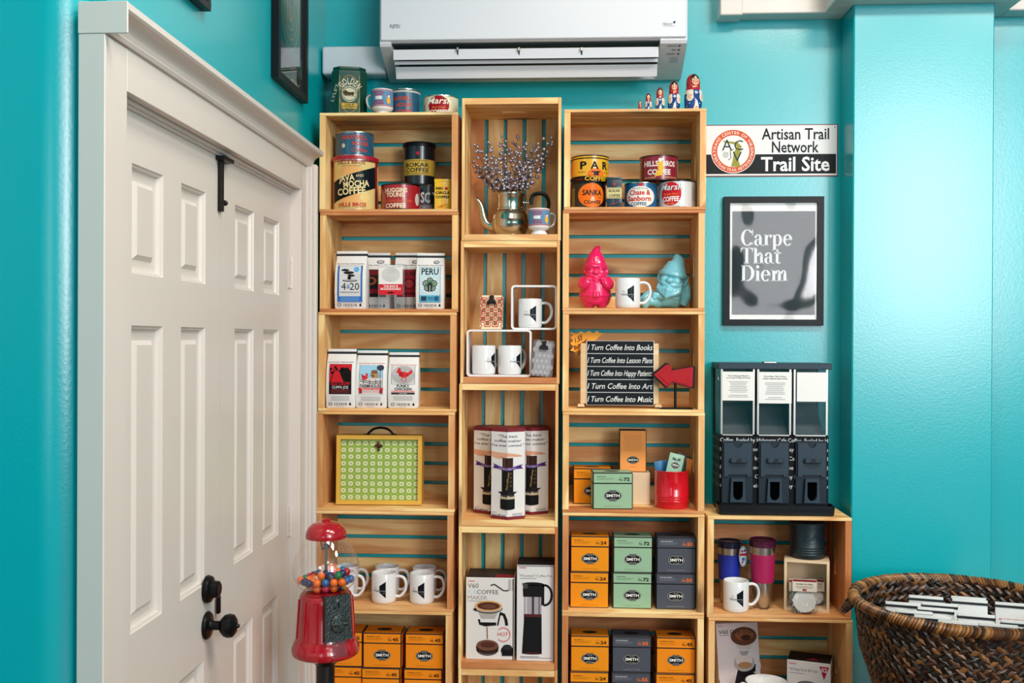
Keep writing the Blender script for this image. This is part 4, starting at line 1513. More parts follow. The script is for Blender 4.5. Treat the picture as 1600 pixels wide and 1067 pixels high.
mb.tube(smooth_path([(.070, 0, .112), (.071, 0, .130), (.078, 0, .144), (.098, 0, .149), (.118, 0, .143), (.128, 0, .124), (.127, 0, .100), (.118, 0, .078), (.100, 0, .060), (.085, 0, .055)], 4), [.0075, .008, .009, .010, .010, .010, .010, .010, .010, .0095] and [.0085] * 37, BLACK, 10, flat=.8)
mb.build('handle', t)
mb = MB(); mb.lathe([(0, 0), (.004, 0), (.004, .026), (0, .026)], 10, NI, Matrix.Translation((.048, 0, .118)) @ Matrix.Rotation(PI / 2, 4, 'Y')); mb.lathe([(0, 0), (.004, 0), (.004, .032), (0, .032)], 10, NI, Matrix.Translation((.058, 0, .056)) @ Matrix.Rotation(PI / 2, 4, 'Y')); mb.build('handle_bracket', t)

BERRY = mat('pewter_berry', (168, 158, 168), .22, .65)
STEM = mat('red_brown_twig', (92, 48, 36), .6)
ends = [(-.132, .262), (-.118, .300), (-.112, .225), (-.095, .282), (-.075, .318), (-.062, .255), (-.030, .340), (-.028, .285), (-.004, .300), (.020, .348), (.030, .290), (.052, .318), (.078, .310), (.082, .268), (.112, .318), (.120, .270), (.138, .322), (.060, .245), (-.085, .235)]
ends.sort()
NTH = ['leftmost', 'second from the left', 'third from the left', 'fourth from the left', 'fifth from the left', 'sixth from the left', 'seventh from the left', 'eighth from the left', 'ninth from the left', 'tenth from the left',
       'ninth from the right', 'eighth from the right', 'seventh from the right', 'sixth from the right', 'fifth from the right', 'fourth from the right', 'third from the right', 'second from the right', 'rightmost']
taken_b, twigs = [], []
for k, (dx, hz) in enumerate(ends):
    r = random.Random(50 + k)
    dy = (.052, -.050, .012, -.022, .034)[k % 5] + r.uniform(-.006, .006)
    if k in (5, 15):
        dy = .0
    if k == 4:
        dy = -.012
    if k == 18:
        dy = -.05
    e = Vector((dx, dy, hz))
    pts = []
    kr_ = min(.30, .033 / math.hypot(dx, dy))
    rim = Vector((dx * kr_, dy * kr_, .150))
    for i in range(7):
        pts.append(Vector((dx * kr_ * .75, dy * kr_ * .75, .018)).lerp(rim, i / 6))
    for i in range(1, 11):
        q = i / 10
        w_ = q + .22 * q * (1 - q)
        pts.append(Vector((rim.x + (e.x - rim.x) * w_, rim.y + (e.y - rim.y) * w_, rim.z + (e.z - rim.z) * q)))
    twigs.append(pts)
for k, pts in enumerate(twigs):
    r = random.Random(150 + k)
    taken = [t_ for t_ in taken_b] + [(p_.lerp(p2, w_), .0016) for q_, tw in enumerate(twigs) if q_ != k for p_, p2 in zip(tw, tw[1:]) for w_ in (0, .25, .5, .75)]
    br = thing('berry_branch', 'twig of pewter grey berries in the metal coffee pot, %s' % NTH[k], 'branch', (px0, 3.345, z), 0, 'berry branches in the coffee pot')
    mb = MB(); mb.tube(pts, [.0012 - .0006 * i / 16 for i in range(17)], STEM, 5)
    mbb = MB()
    nb = 22
    mine = []
    for b in range(nb):
        tt = .40 + .60 * b / (nb - 1)
        i = min(15, int(tt * 16)); q = pts[i].lerp(pts[i + 1], tt * 16 - i)
        for try_ in range(14):
            o = Vector((r.uniform(-1, 1), r.uniform(-.8, .8), r.uniform(-.5, .9))).normalized() * r.uniform(.006, .017)
            if b == nb - 1:
                o = Vector((0, 0, .004))
            c_ = q + o
            c_.x = max(-.142, min(.142, c_.x)); c_.y = max(-.098, min(.095, c_.y))
            rr_ = r.uniform(.0052, .0064)
            if c_.z < .160 or any((c_ - p_).length < rr_ + s_ + .0016 for p_, s_ in taken):
                continue
            if any((q.lerp(c_, w_) - p_).length < s_ + .0022 for p_, s_ in taken for w_ in (.15, .35, .55, .75, .9)):
                continue
            mb.tube([q, c_], .0006, STEM, 4)
            mbb.ball(c_, rr_, BERRY, 10, 6)
            mine.append((c_, rr_)); mine += [(q.lerp(c_, w_), .0008) for w_ in (.15, .3, .45, .6, .75, .9)]
            break
    taken_b += mine
    mb.build('twig', br)
    o = mbb.build('berries', br, angle=80); o['kind'] = 'stuff'

footed_mug('small blue printed footed mug beside the metal coffee pot', 825, 859, 325, 3.272, z, .5)

# --- crate 2: two white box frames with mugs, two patterned clipboards
z = ZF[(2, 2)]
FRM = mat('white_lacquer', (232, 230, 230), .25, var=.01)


def box_frame(label, x0, x1, ytop, Yf, z, D, rot=0.0):
    cx, w, H = fit(x0, x1, ytop, z, Yf)
    t = thing('box_frame', label, 'display frame', (cx, Yf + D / 2, z), rot, 'white box frames')
    mb = MB(); th = .0062
    mb.prism(rrect(-w / 2, 0, w / 2, H, .012, 5), [rrect(-w / 2 + th, th, w / 2 - th, H - th, .007, 5)[::-1]], -D / 2, D / 2, FRM)
    mb.build('shell', t, angle=40)
    return cx, w, H, th


cx, w, Hl, th = box_frame('wide white box frame holding two mugs, standing on the crate floor', 729, 830.5, 515, 3.262, z, .10)
cx2, w2, H2, th = box_frame('smaller white box frame holding one mug, resting on the wider frame', 798.5, 870, 445.5, 3.27, z + Hl + .0004, .09)
mug('white mug on the left inside the lower white box frame', 756, 560, 3.312, z + th + .0004, .0395, .0965, .95)
mug('white mug on the right inside the lower white box frame', 796.5, 560, 3.310, z + th + .0004, .0395, .0965, .85)
mug('white mug inside the upper white box frame', 828.5, 490, 3.315, z + Hl + th + .0008, .0395, .0965, .22)


def clipboard(label, x0, x1, ytop, Yf, z, base, rot, lean, draw):
    cx, w, H = fit(x0, x1, ytop, z, Yf + .02)
    t = thing('clipboard', label, 'clipboard', (cx, Yf, z), rot)
    t.rotation_euler = (-lean, rot, 0)
    mb = MB(); mb.prism(rrect(-w / 2, 0, w / 2, H, .008, 4), [], 0, .004, base); mb.build('board', t, angle=40)
    p = Print(lambda u, v, d: (u, -d, v), .0003); draw(p, w, H); p.build('printed_pattern', t)
    mb = MB(); c = H - .018
    mb.prism([(-.015, c - .012), (.015, c - .012), (.0135, c - .003), (.006, c + .002), (.006, c + .008), (.0075, c + .011), (.006, c + .015), (-.006, c + .015), (-.0075, c + .011), (-.006, c + .008), (-.006, c + .002), (-.0135, c - .003)], [], -.008, -.0008, BLACK)
    mb.tube([(-.015, -.009, c - .011), (.015, -.009, c - .011)], .0022, BLACK, 8); mb.build('bulldog_clip', t)


def pat_red(p, w, H):
    cr, rd, ol = (226, 206, 172), (170, 34, 40), (120, 118, 76)
    p.poly(rrect(-w / 2 + .001, .001, w / 2 - .001, H - .001, .007, 4), cr)
    nx_, nz_ = 3, 4
    def wob(cx, cz, a, b):
        pts = []
        for k in range(16):
            q = 2 * PI * k / 16
            rr = 1 - .18 * math.cos(4 * q) * (1 if k % 2 == 0 else .6)
            pts.append((cx + a * rr * math.cos(q), cz + b * rr * math.sin(q)))
        return pts
    lay = [[], [], [], []]
    for i in range(nx_):
        for j in range(nz_ * 2):
            X_ = -w / 2 + (i + (.5 if j % 2 == 0 else 0)) * w / nx_ + .0; Z_ = H * (.06 + j / (nz_ * 2.0) * 1.0)
            if j % 2 and i == 0: continue
            if not (.012 < Z_ < H - .012) or abs(X_) > w / 2 - .012: continue
            for q, (s_, c_) in enumerate(((1.0, rd), (.78, cr), (.56, rd), (.34, ol))):
                lay[q].append((wob(X_, Z_, .0125 * s_, .0155 * s_), c_))
    for l_ in lay:
        for pts, c_ in l_:
            p.poly(pts, c_)
    for sgn in (-1, 1):
        for j in range(5):
            Z_ = H * (.1 + j * .2)
            p.line([(sgn * (w / 2 - .002), Z_ - .009), (sgn * (w / 2 - .008), Z_), (sgn * (w / 2 - .002), Z_ + .009)], .0028, rd)


def pat_grey(p, w, H):
    gr, wh = (98, 96, 104), (205, 202, 204)
    p.poly(rrect(-w / 2 + .001, .001, w / 2 - .001, H - .001, .007, 4), gr)
    for j in range(6):
        for i in range(4):
            X_ = -w / 2 + .010 + (i + (.5 if j % 2 else 0)) * (w - .020) / 3.5; Z_ = .013 + j * (H - .026) / 5
            if abs(X_) > w / 2 - .006: continue
            for s_ in (1.0, .58, .2):
                a, b = .0088 * s_, .0130 * s_
                p.line([(X_ - a, Z_), (X_, Z_ + b), (X_ + a, Z_), (X_, Z_ - b), (X_ - a, Z_)], .0016, wh)


MDF = mat('brown_hardboard', (150, 110, 76), .6)
clipboard('small clipboard with a red and cream pattern standing on the white frame', 750, 786.5, 459.5, 3.278, z + Hl + .0008, MDF, 0.0, .22, pat_red)
clipboard('small grey patterned clipboard leaning in the lower right corner', 829, 863, 531, 3.243, z + .003, MDF, .09, .13, pat_grey)

# --- crate 3: hexagonal coffee press boxes
z = ZF[(2, 3)]
MAROON = (122, 20, 40)


def hexmap(s_):
    def f(u, v, d):
        sg = 1 if u >= 0 else -1
        k = abs(u) / s_
        return (sg * (k * s_ * .8660 + .5 * d), -s_ + k * s_ * .5 - .866 * d, v)
    return f


def press_box(label, x0, x1, ytop, Yc, z, rot=0.0):
    cx, w, H = fit(x0, x1, ytop, z, Yc, -.03)
    s_ = w / 1.732
    t = thing('coffee_press_box', label, 'box', (cx, Yc, z), rot, 'tall hexagonal coffee press boxes')
    key = ('hexa', 1)
    hexa = [(s_ * math.sin(PI / 3 * k), -s_ * math.cos(PI / 3 * k)) for k in range(6)]
    mb = MB(); mb.prism(hexa, [], 0, H, mat('maroon_card', MAROON, .5), axis='z'); mb.build('carton', t, smooth=False)
    p = Print(hexmap(s_ * 1.002), .0003)
    Wf = 2 * s_
    pu, sk = (74, 44, 120), (222, 168, 140)
    p.rect(-s_, .010, s_, H - .011, (226, 224, 224))
    for k, tx in enumerate(('"The best', 'coffee maker', "I've ever owned.\"")):
        p.text(tx, 0, H * (.915 - .050 * k), .030 * H, (54, 46, 86), w=Wf * (.58, .80, .95)[k], bold=.012, shear=.2)
    # hand pressing the plunger
    p.poly([(-s_, .745 * H), (-.55 * s_, .735 * H), (.1 * s_, .732 * H), (.60 * s_, .715 * H), (.84 * s_, .700 * H), (.84 * s_, .690 * H), (.5 * s_, .686 * H), (.0, .690 * H), (-.15 * s_, .676 * H), (-.42 * s_, .664 * H), (-.72 * s_, .668 * H), (-s_, .69 * H)], sk)
    p.line([(0, .712 * H), (.45 * s_, .700 * H), (.8 * s_, .694 * H)], .0012, (188, 122, 100)); p.line([(-.5 * s_, .690 * H), (-.2 * s_, .684 * H)], .0012, (188, 122, 100))
    p.rect(-.30 * s_, .55 * H, .32 * s_, .678 * H, (58, 38, 34)); p.rect(-.34 * s_, .30 * H, .34 * s_, .55 * H, (24, 24, 28))
    p.rect(-.22 * s_, .55 * H, -.14 * s_, .675 * H, (92, 66, 58))
    p.text('AeroPress', 0, .42 * H, .020 * H, (206, 170, 80), w=.20 * H, rot=PI / 2 - .12, shear=.2)
    for k in range(4):
        p.ring(.20 * s_, (.37 + .045 * k) * H, .06 * s_, .011 * H, .012 * s_, (150, 110, 60), 10)
    p.ell(0, .275 * H, .34 * s_, .016 * H, (24, 24, 28)); p.poly([(-.58 * s_, .305 * H), (.58 * s_, .305 * H), (.40 * s_, .28 * H), (.34 * s_, .255 * H), (-.34 * s_, .255 * H), (-.40 * s_, .28 * H)], (30, 30, 34))
    p.rect(-.42 * s_, .225 * H, .42 * s_, .262 * H, (190, 176, 150)); p.rect(-.42 * s_, .12 * H, .42 * s_, .225 * H, (24, 24, 28)); p.ell(0, .122 * H, .42 * s_, .014 * H, (24, 24, 28)); p.ell(0, .262 * H, .42 * s_, .012 * H, (60, 58, 58))
    # purple ribbon
    p.poly([(-.9 * s_, .612 * H), (-.55 * s_, .590 * H), (-.55 * s_, .555 * H), (-.9 * s_, .562 * H), (-.78 * s_, .588 * H)], pu)
    p.poly([(.9 * s_, .604 * H), (.55 * s_, .590 * H), (.55 * s_, .555 * H), (.9 * s_, .556 * H), (.78 * s_, .582 * H)], pu)
    n_ = 12
    p.raw([(-.6 * s_ + 1.2 * s_ * i / n_, (.560 - .022 * math.sin(PI * i / n_)) * H) for i in range(n_ + 1)] + [(-.6 * s_ + 1.2 * s_ * i / n_, (.592 - .022 * math.sin(PI * i / n_)) * H) for i in range(n_ + 1)], [(i, i + 1, i + n_ + 2, i + n_ + 1) for i in range(n_)], (92, 60, 142))
    p.text('Rated Best Coffee Maker', 0, .562 * H, .010 * H, WHITE, w=.95 * s_); p.text('by the Press', 0, .549 * H, .008 * H, WHITE, w=.5 * s_)
    p.text('AEROBIE', -.78 * s_, .072 * H, .008 * H, (50, 46, 70), w=.3 * s_); p.text('AeroPress', -.52 * s_, .045 * H, .026 * H, (44, 40, 70), w=.86 * s_, bold=.01)
    for k in range(3):
        p.rect(.28 * s_, (.066 - .014 * k) * H, .88 * s_, (.061 - .014 * k) * H, (150, 148, 160))
    p.build('printed_front', t, cut=0.0)
    # white paper on the other four faces
    p = Print(lambda u, v, d: (u, 0, v))
    mb = MB()
    for k in range(1, 5):
        a, b = Vector((*hexa[k], 0)) * 1.003, Vector((*hexa[(k + 1) % 6], 0)) * 1.003
        mb.add([a + Vector((0, 0, .010)), b + Vector((0, 0, .010)), b + Vector((0, 0, H - .011)), a + Vector((0, 0, H - .011))], [(0, 1, 2, 3)], PAPER)
    mb.build('paper_wrap', t, smooth=False)
    return t


press_box('white hexagonal coffee press box at the back left of three', 742.5, 792.5, 667, 3.3975, z, .0)
press_box('white hexagonal coffee press box at the back right of three', 806.5, 857.5, 667, 3.3975, z, .0)
press_box('white hexagonal coffee press box standing in front of the other two', 769.5, 821, 668.5, 3.2965, z, .0)

# --- crate 4: two white boxes
z = ZF[(2, 4)]


def v60_front(p, W, H):
    p.rect(-W / 2 + .001, .001, W / 2 - .001, H - .001, (222, 218, 216))
    L = -W / 2
    p.text('HARIO', L + .05 * W, .955 * H, .018 * H, (190, 40, 60), al='L', bold=.03)
    p.text('V60', L + .04 * W, .90 * H, .056 * H, (60, 58, 60), al='L', w=.22 * W)
    p.text('ICE', L + .04 * W, .825 * H, .050 * H, (168, 206, 226), al='L', w=.18 * W); p.text('COFFEE', L + .23 * W, .825 * H, .050 * H, (66, 64, 66), al='L', w=.44 * W)
    p.text('MAKER', L + .04 * W, .755 * H, .050 * H, (150, 148, 148), al='L', w=.40 * W); p.rect(L + .04 * W, .708 * H, L + .34 * W, .715 * H, (150, 148, 148))
    br, bk = (86, 48, 38), (24, 23, 25)
    # kettle spout
    p.line([(.01 * W, .905 * H), (.09 * W, .92 * H), (.19 * W, .88 * H), (.28 * W, .845 * H), (.36 * W, .845 * H), (.42 * W, .87 * H)], .030 * W, (70, 68, 70)); p.rect(.38 * W, .845 * H, .485 * W, .985 * H, (168, 165, 164)); p.rect(.42 * W, .845 * H, .45 * W, .985 * H, (205, 203, 202))
    # dripper with filter
    p.poly([(-.30 * W, .66 * H), (.23 * W, .66 * H), (.10 * W, .50 * H), (-.18 * W, .50 * H)], (176, 168, 164))
    p.ell(-.035 * W, .655 * H, .285 * W, .065 * H, (214, 162, 104), 28); p.ell(-.03 * W, .655 * H, .235 * W, .048 * H, br, 26); p.ell(-.02 * W, .648 * H, .15 * W, .026 * H, (110, 66, 54), 20)
    p.ring(-.035 * W, .635 * H, .30 * W, .072 * H, .02 * W, bk, 24, PI * 1.02, PI * 1.98); p.poly([(-.36 * W, .61 * H), (-.28 * W, .625 * H), (-.28 * W, .585 * H)], bk)
    p.poly([(-.25 * W, .49 * H), (-.20 * W, .49 * H), (-.20 * W, .455 * H), (.13 * W, .455 * H), (.13 * W, .42 * H), (-.10 * W, .405 * H), (-.22 * W, .425 * H)], bk)
    p.line([(.20 * W, .57 * H), (.29 * W, .55 * H), (.33 * W, .49 * H), (.35 * W, .42 * H)], .060 * W, bk); p.line([(.21 * W, .56 * H), (.16 * W, .42 * H)], .03 * W, bk)
    p.line([(-.06 * W, .40 * H), (-.05 * W, .25 * H)], .022 * W, (150, 86, 50))
    # server
    p.ell(-.05 * W, .15 * H, .235 * W, .085 * H, (54, 34, 30), 28); p.ell(-.05 * W, .175 * H, .225 * W, .066 * H, (112, 74, 58), 28); p.ell(-.04 * W, .18 * H, .16 * W, .036 * H, (84, 46, 36), 20)
    p.ring(-.05 * W, .135 * H, .235 * W, .085 * H, .02 * W, bk, 20, PI * 1.05, PI * 1.95)
    p.ell(.36 * W, .115 * H, .130 * W, .065 * H, bk, 24); p.ell(.36 * W, .155 * H, .095 * W, .034 * H, (44, 42, 44), 20); p.rect(.25 * W, .05 * H, .47 * W, .10 * H, bk)
    p.ring(.28 * W, .31 * H, .145 * W, .088 * H, .016 * W, (214, 96, 92), 26, -2.4, 2.4); p.text('HOT', .27 * W, .315 * H, .042 * H, (214, 70, 66), w=.22 * W)
    p.rect(W / 2 - .004, .001, W / 2 - .001, H - .001, (40, 36, 38))


def dark_top(p, w, D):
    p.rect(-w / 2 + .001, -D / 2 + .001, w / 2 - .001, D / 2 - .001, (44, 36, 36)); p.rect(.1 * w, -.45 * D, .48 * w, -.15 * D, (140, 22, 42))


carton('coffee_maker_box', 'white coffee maker box with a dripper picture, left of two', 729, 804.5, 902.5, 3.262, z, .13, v60_front, draw_top=dark_top)


def pot_front(p, W, H):
    p.rect(-W / 2 + .001, .001, W / 2 - .001, H - .001, (222, 219, 220))
    bk = (26, 26, 29)
    L = -W / 2
    p.text('HARIO', L + .06 * W, .972 * H, .018 * H, (170, 40, 60), al='L', bold=.03)
    p.text('"Mizudashi"Coffee Pot', L + .06 * W, .89 * H, .024 * H, (96, 94, 96), al='L', w=.88 * W); p.rect(L + .08 * W, .857 * H, L + .52 * W, .864 * H, (140, 138, 140))
    p.poly([(-.36 * W, .075 * H), (.17 * W, .075 * H), (.16 * W, .49 * H), (-.30 * W, .49 * H)], bk); p.ell(-.095 * W, .08 * H, .265 * W, .012 * H, (70, 36, 30))
    p.rect(-.31 * W, .49 * H, .16 * W, .67 * H, (168, 160, 168)); p.rect(-.26 * W, .49 * H, -.23 * W, .67 * H, (206, 202, 206)); p.rect(-.10 * W, .49 * H, -.04 * W, .67 * H, (66, 60, 64)); p.rect(.08 * W, .49 * H, .11 * W, .67 * H, (90, 84, 88)); p.rect(-.31 * W, .44 * H, .16 * W, .49 * H, (84, 40, 38)); p.rect(-.30 * W, .42 * H, .16 * W, .46 * H, bk)
    p.poly([(-.33 * W, .67 * H), (.17 * W, .67 * H), (.19 * W, .795 * H), (-.22 * W, .795 * H), (-.34 * W, .76 * H)], bk); p.ell(-.07 * W, .805 * H, .28 * W, .018 * H, bk, 22); p.poly([(-.36 * W, .815 * H), (-.20 * W, .80 * H), (-.22 * W, .755 * H), (-.32 * W, .755 * H)], (70, 68, 72))
    p.ring(.24 * W, .69 * H, .215 * W, .115 * H, .058 * W, bk, 26, -1.75, 1.95); p.rect(.15 * W, .585 * H, .23 * W, .80 * H, bk)
    p.rect(L + .10 * W, .045 * H, L + .60 * W, .050 * H, GREY); p.rect(L + .10 * W, .032 * H, L + .92 * W, .037 * H, GREY)
    p.rect(W / 2 - .003, .001, W / 2 - .001, H - .001, (40, 38, 40)); p.rect(-W / 2 + .001, H - .003, W / 2 - .001, H - .001, (50, 44, 46))


carton('coffee_pot_box', 'tall white box with a black coffee pot picture, right of two', 808.5, 867.5, 883, 3.256, z, .12, pot_front, draw_top=lambda p, w, D: p.rect(-w / 2 + .001, -D / 2 + .001, w / 2 - .001, D / 2 - .001, (34, 32, 34)))

# ================================================================== third column of crates
# painted nesting dolls on the top
zt3 = TOP3 - .0004
dolls = [(996, 1002, 155.6, 'tiny'), (1006.5, 1017.5, 144.5, 'second smallest'), (1023, 1037.5, 135.5, 'middle sized'), (1042.3, 1062, 125, 'second largest'), (1068, 1096.5, 114, 'largest')]
DB, DRED, DBLU, DCR = (26, 26, 30), (170, 26, 34), (30, 62, 128), (222, 210, 190)
for k, (x0, x1, yt, nm) in enumerate(dolls):
    cx, w, H = fit(x0, x1, yt, zt3, 3.29, -.01)
    R = w / 2
    t = thing('nesting_doll', '%s painted nesting doll of the five on the third column' % nm, 'doll', (cx, 3.29, zt3), .25 if k == 4 else 0, 'painted nesting dolls')
    shape = [(.0, .80), (.05, .88), (.15, .97), (.30, 1.0), (.42, .98), (.52, .90), (.60, .80), (.66, .755), (.72, .77), (.80, .77), (.87, .70), (.93, .55), (.975, .33), (1.0, 0)]

    def rz(v, H=H, R=R, shape=shape):
        q = min(1, max(0, v / H))
        for (a, ra), (b, rb) in zip(shape, shape[1:]):
            if a <= q <= b:
                return R * (ra + (rb - ra) * (q - a) / (b - a))
        return R
    mb = MB()
    pr_ = [(0, 0)] + [(R * r_, H * z_) for z_, r_ in shape]
    lo = [(r_, z_) for r_, z_ in pr_ if z_ <= H * .521]
    hi = [(r_, z_) for r_, z_ in pr_ if z_ >= H * .519]
    mb.lathe(lo, 28, mat('doll_blue_lacquer', DBLU, .15, 0, .6) if k else mat('doll_red_lacquer', DRED, .15, 0, .6)); mb.build('lower_half', t, angle=60)
    mb = MB(); mb.lathe(hi, 28, mat('doll_red_lacquer', DRED, .15, 0, .6)); mb.build('upper_half', t, angle=60)
    p = Print(cyl_taper(rz, Rref=R), .0003, grid=R * .22)
    p.vcuts = [H * s_[0] for s_ in shape[1:-1]]
    # dark hair, face, cheeks
    fz = .80 * H
    p.ell(0, fz + .04 * H, .74 * R, .145 * H, DB, 16); p.ell(0, fz - .005 * H, .58 * R, .120 * H, (226, 186, 150), 18)
    p.poly([(-.48 * R, fz + .02 * H), (0, fz + .12 * H), (.48 * R, fz + .02 * H), (.44 * R, fz + .10 * H), (0, fz + .15 * H), (-.44 * R, fz + .10 * H)], DB)
    for sg in (-1, 1):
        p.ell(sg * .30 * R, fz - .035 * H, .13 * R, .032 * H, (214, 84, 84), 12)
        if k > 1:
            p.ell(sg * .22 * R, fz + .028 * H, .10 * R, .016 * H, (60, 62, 66), 10); p.line([(sg * .10 * R, fz + .062 * H), (sg * .34 * R, fz + .058 * H)], .008 * H, DB)
    p.ell(0, fz - .065 * H, .09 * R, .013 * H, (150, 30, 40), 10)
    p.ell(0, .645 * H, .06 * R, .012 * H, (236, 170, 40), 8); p.ell(.16 * R, .625 * H, .09 * R, .016 * H, (236, 170, 40), 8); p.ell(-.5 * R, .66 * H, .06 * R, .012 * H, (236, 170, 40), 8)
    if k:
        p.rect(-1.5 * R, .44 * H, 1.5 * R, .545 * H, DCR)
        p.poly([(-.40 * R, .545 * H), (.40 * R, .545 * H), (.30 * R, .40 * H), (0, .30 * H), (-.30 * R, .40 * H)], DBLU)
        for sg in (-1, 1):
            p.ell(sg * .72 * R, .36 * H, .40 * R, .115 * H, DCR, 18)
            for q in range(4):
                p.ell(sg * .72 * R + .14 * R * math.cos(q * 1.57 + .4), .37 * H + .045 * H * math.sin(q * 1.57 + .4), .085 * R, .022 * H, (222, 128, 110), 8)
        p.poly([(-.05 * R, .27 * H), (.05 * R, .27 * H), (.34 * R, .05 * H), (0, .012 * H), (-.34 * R, .05 * H)], (226, 222, 214)); p.ell(0, .09 * H, .16 * R, .03 * H, (222, 140, 120), 10)
        p.ell(0, .47 * H, .17 * R, .034 * H, (214, 220, 230), 10); p.ell(0, .47 * H, .07 * R, .014 * H, DBLU, 8)
        for q in range(9):
            p.ell((-1.5 + .37 * q) * R, (.05 + .07 * (q % 3)) * H, .06 * R, .014 * H, (206, 214, 226), 8)
    else:
        p.ell(0, .22 * H, .3 * R, .08 * H, (226, 222, 214), 8)
    p.build('painted_face', t, rough=.15)

# --- crate 1: seven vintage tins
z = ZF[(3, 1)]
YEL = (222, 164, 32)


def sanka(p, R, H):
    og = (226, 108, 30)
    p.ell(.18 * R, .50 * H, .80 * R, .46 * H, og, 30)
    p.text('SANKA', .20 * R, .60 * H, .20 * H, INKB, w=1.12 * R, bold=.03); p.text('COFFEE', .22 * R, .235 * H, .13 * H, INKB, w=1.0 * R, bold=.03)
    p.ell(.22 * R, .36 * H, .10 * R, .07 * H, (220, 210, 196)); p.poly([(.04 * R, .28 * H), (.40 * R, .28 * H), (.30 * R, .38 * H), (.14 * R, .38 * H)], (206, 170, 130)); p.rect(.55 * R, .40 * H, .75 * R, .42 * H, INKB)
    p.rect(-1.5 * R, .05 * H, -.85 * R, .80 * H, (120, 104, 60))


tsn, Rsn, Hsn = coffee_tin('black coffee tin with an orange oval, bottom left of the top right crate', 891, 947, 284, 3.318, z, (20, 20, 22), BLACK, sanka, rim=mat('dark_tin', (60, 52, 48), .3, 1.0))


def par(p, R, H):
    p.rect(-PI * .98 * R, .03 * H, PI * .98 * R, .22 * H, (24, 22, 22)); p.rect(-PI * .98 * R, .86 * H, PI * .98 * R, .90 * H, (24, 22, 22))
    p.ell(.30 * R, .28 * H, .46 * R, .22 * H, (226, 108, 40)); p.rect(-PI * .98 * R, .03 * H, PI * .98 * R, .215 * H, (24, 22, 22))
    p.text('P', -.38 * R, .62 * H, .27 * H, INKB, w=.36 * R, bold=.03); p.text('A', .22 * R, .62 * H, .27 * H, INKB, w=.44 * R, bold=.03); p.text('R', .86 * R, .62 * H, .27 * H, INKB, w=.38 * R, bold=.03)
    p.poly([(.02 * R, .40 * H), (.58 * R, .40 * H), (.42 * R, .33 * H), (.46 * R, .24 * H), (.14 * R, .24 * H), (.18 * R, .33 * H)], (24, 22, 22))
    p.text('COFFEE', .32 * R, .125 * H, .15 * H, YEL, w=1.25 * R, bold=.03); p.rect(-.7 * R, .36 * H, -.25 * R, .38 * H, (120, 84, 24)); p.rect(.75 * R, .36 * H, 1.1 * R, .38 * H, (120, 84, 24)); p.rect(-.8 * R, .09 * H, -.4 * R, .11 * H, (170, 40, 30))


coffee_tin('yellow coffee tin with black lettering standing on the black and orange tin', 892, 951, 241.5, 3.318, z + Hsn + .0004, YEL, GOLD, par, rim=mat('dark_tin', (60, 52, 48), .3, 1.0))


def bokar_s(p, W, H):
    p.rect(-W / 2 + .001, .31 * H, W / 2 - .001, .66 * H, (206, 194, 140)); p.rect(-W / 2 + .001, .33 * H, W / 2 - .001, .34 * H, INKB); p.rect(-W / 2 + .001, .63 * H, W / 2 - .001, .64 * H, INKB)
    p.text('BOKAR', 0, .555 * H, .085 * H, INKB, w=.74 * W, bold=.02); p.text('COFFEE', 0, .40 * H, .085 * H, INKB, w=.76 * W, bold=.02)
    p.ell(0, .77 * H, .08 * W, .042 * H, (196, 60, 76)); p.line([(-.30 * W, .10 * H), (-.1 * W, .17 * H), (0, .13 * H), (.28 * W, .22 * H)], .0014, (196, 60, 76))


box_tin('small dark blue tin with a cream band between the black and blue tins', 948, 972, 276.5, 3.262, z, .032, (24, 44, 58), bokar_s, rot=-.06)


def chase(p, R, H):
    bl = (24, 84, 130)
    p.ell(-.10 * R, .45 * H, .92 * R, .40 * H, (222, 218, 208), 34)
    p.text('PRESSURE PACKED', -.1 * R, .76 * H, .06 * H, bl, w=.94 * R); p.ell(-.08 * R, .90 * H, .15 * R, .06 * H, (190, 44, 50))
    p.text('Chase &', -.12 * R, .61 * H, .18 * H, (190, 34, 48), w=1.25 * R, bold=.03); p.text('Sanborn', -.16 * R, .38 * H, .18 * H, (190, 34, 48), w=1.45 * R, bold=.03); p.text('COFFEE', -.20 * R, .175 * H, .12 * H, bl, w=.95 * R, bold=.03)


tc_, Rc, Hc = coffee_tin('blue coffee tin with a white oval, between the small dark tin and white tin', 974, 1027.3, 284, 3.325, z, (24, 84, 130), TIN, chase)


def marsh2(p, R, H):
    o = -.46 * R
    p.ell(o, .52 * H, .58 * R, .43 * H, (190, 28, 42), 30)
    p.text('Marsh', o + .06 * R, .755 * H, .22 * H, (70, 64, 66), w=1.16 * R, bold=.03, shear=.25); p.text('Marsh', o + .04 * R, .765 * H, .22 * H, (224, 222, 222), w=1.16 * R, bold=.01, shear=.25)
    p.text('Modern Grind', o, .51 * H, .07 * H, (230, 150, 60), w=.8 * R, shear=.2); p.text('COFFEE', o, .33 * H, .17 * H, (228, 226, 224), w=.92 * R, bold=.03); p.text('NET WT.', o, .16 * H, .05 * H, (230, 200, 120)); p.text('STEEL CUT, ROASTED AND PACKED', o + .1 * R, .04 * H, .04 * H, (130, 130, 136), w=1.3 * R)
    for k in range(7):
        p.rect(.78 * R, (.30 + .07 * k) * H, 1.25 * R, (.325 + .07 * k) * H, (150, 150, 156))
    p.text('Marsh', 1.2 * R, .86 * H, .07 * H, (170, 60, 70))


tm_, Rm, Hm = coffee_tin('white coffee tin with a red circle, right end of the top right crate', 1028, 1087, 281, 3.318, z, (205, 204, 206), TIN, marsh2, rim=mat('dark_tin', (60, 52, 48), .3, 1.0))


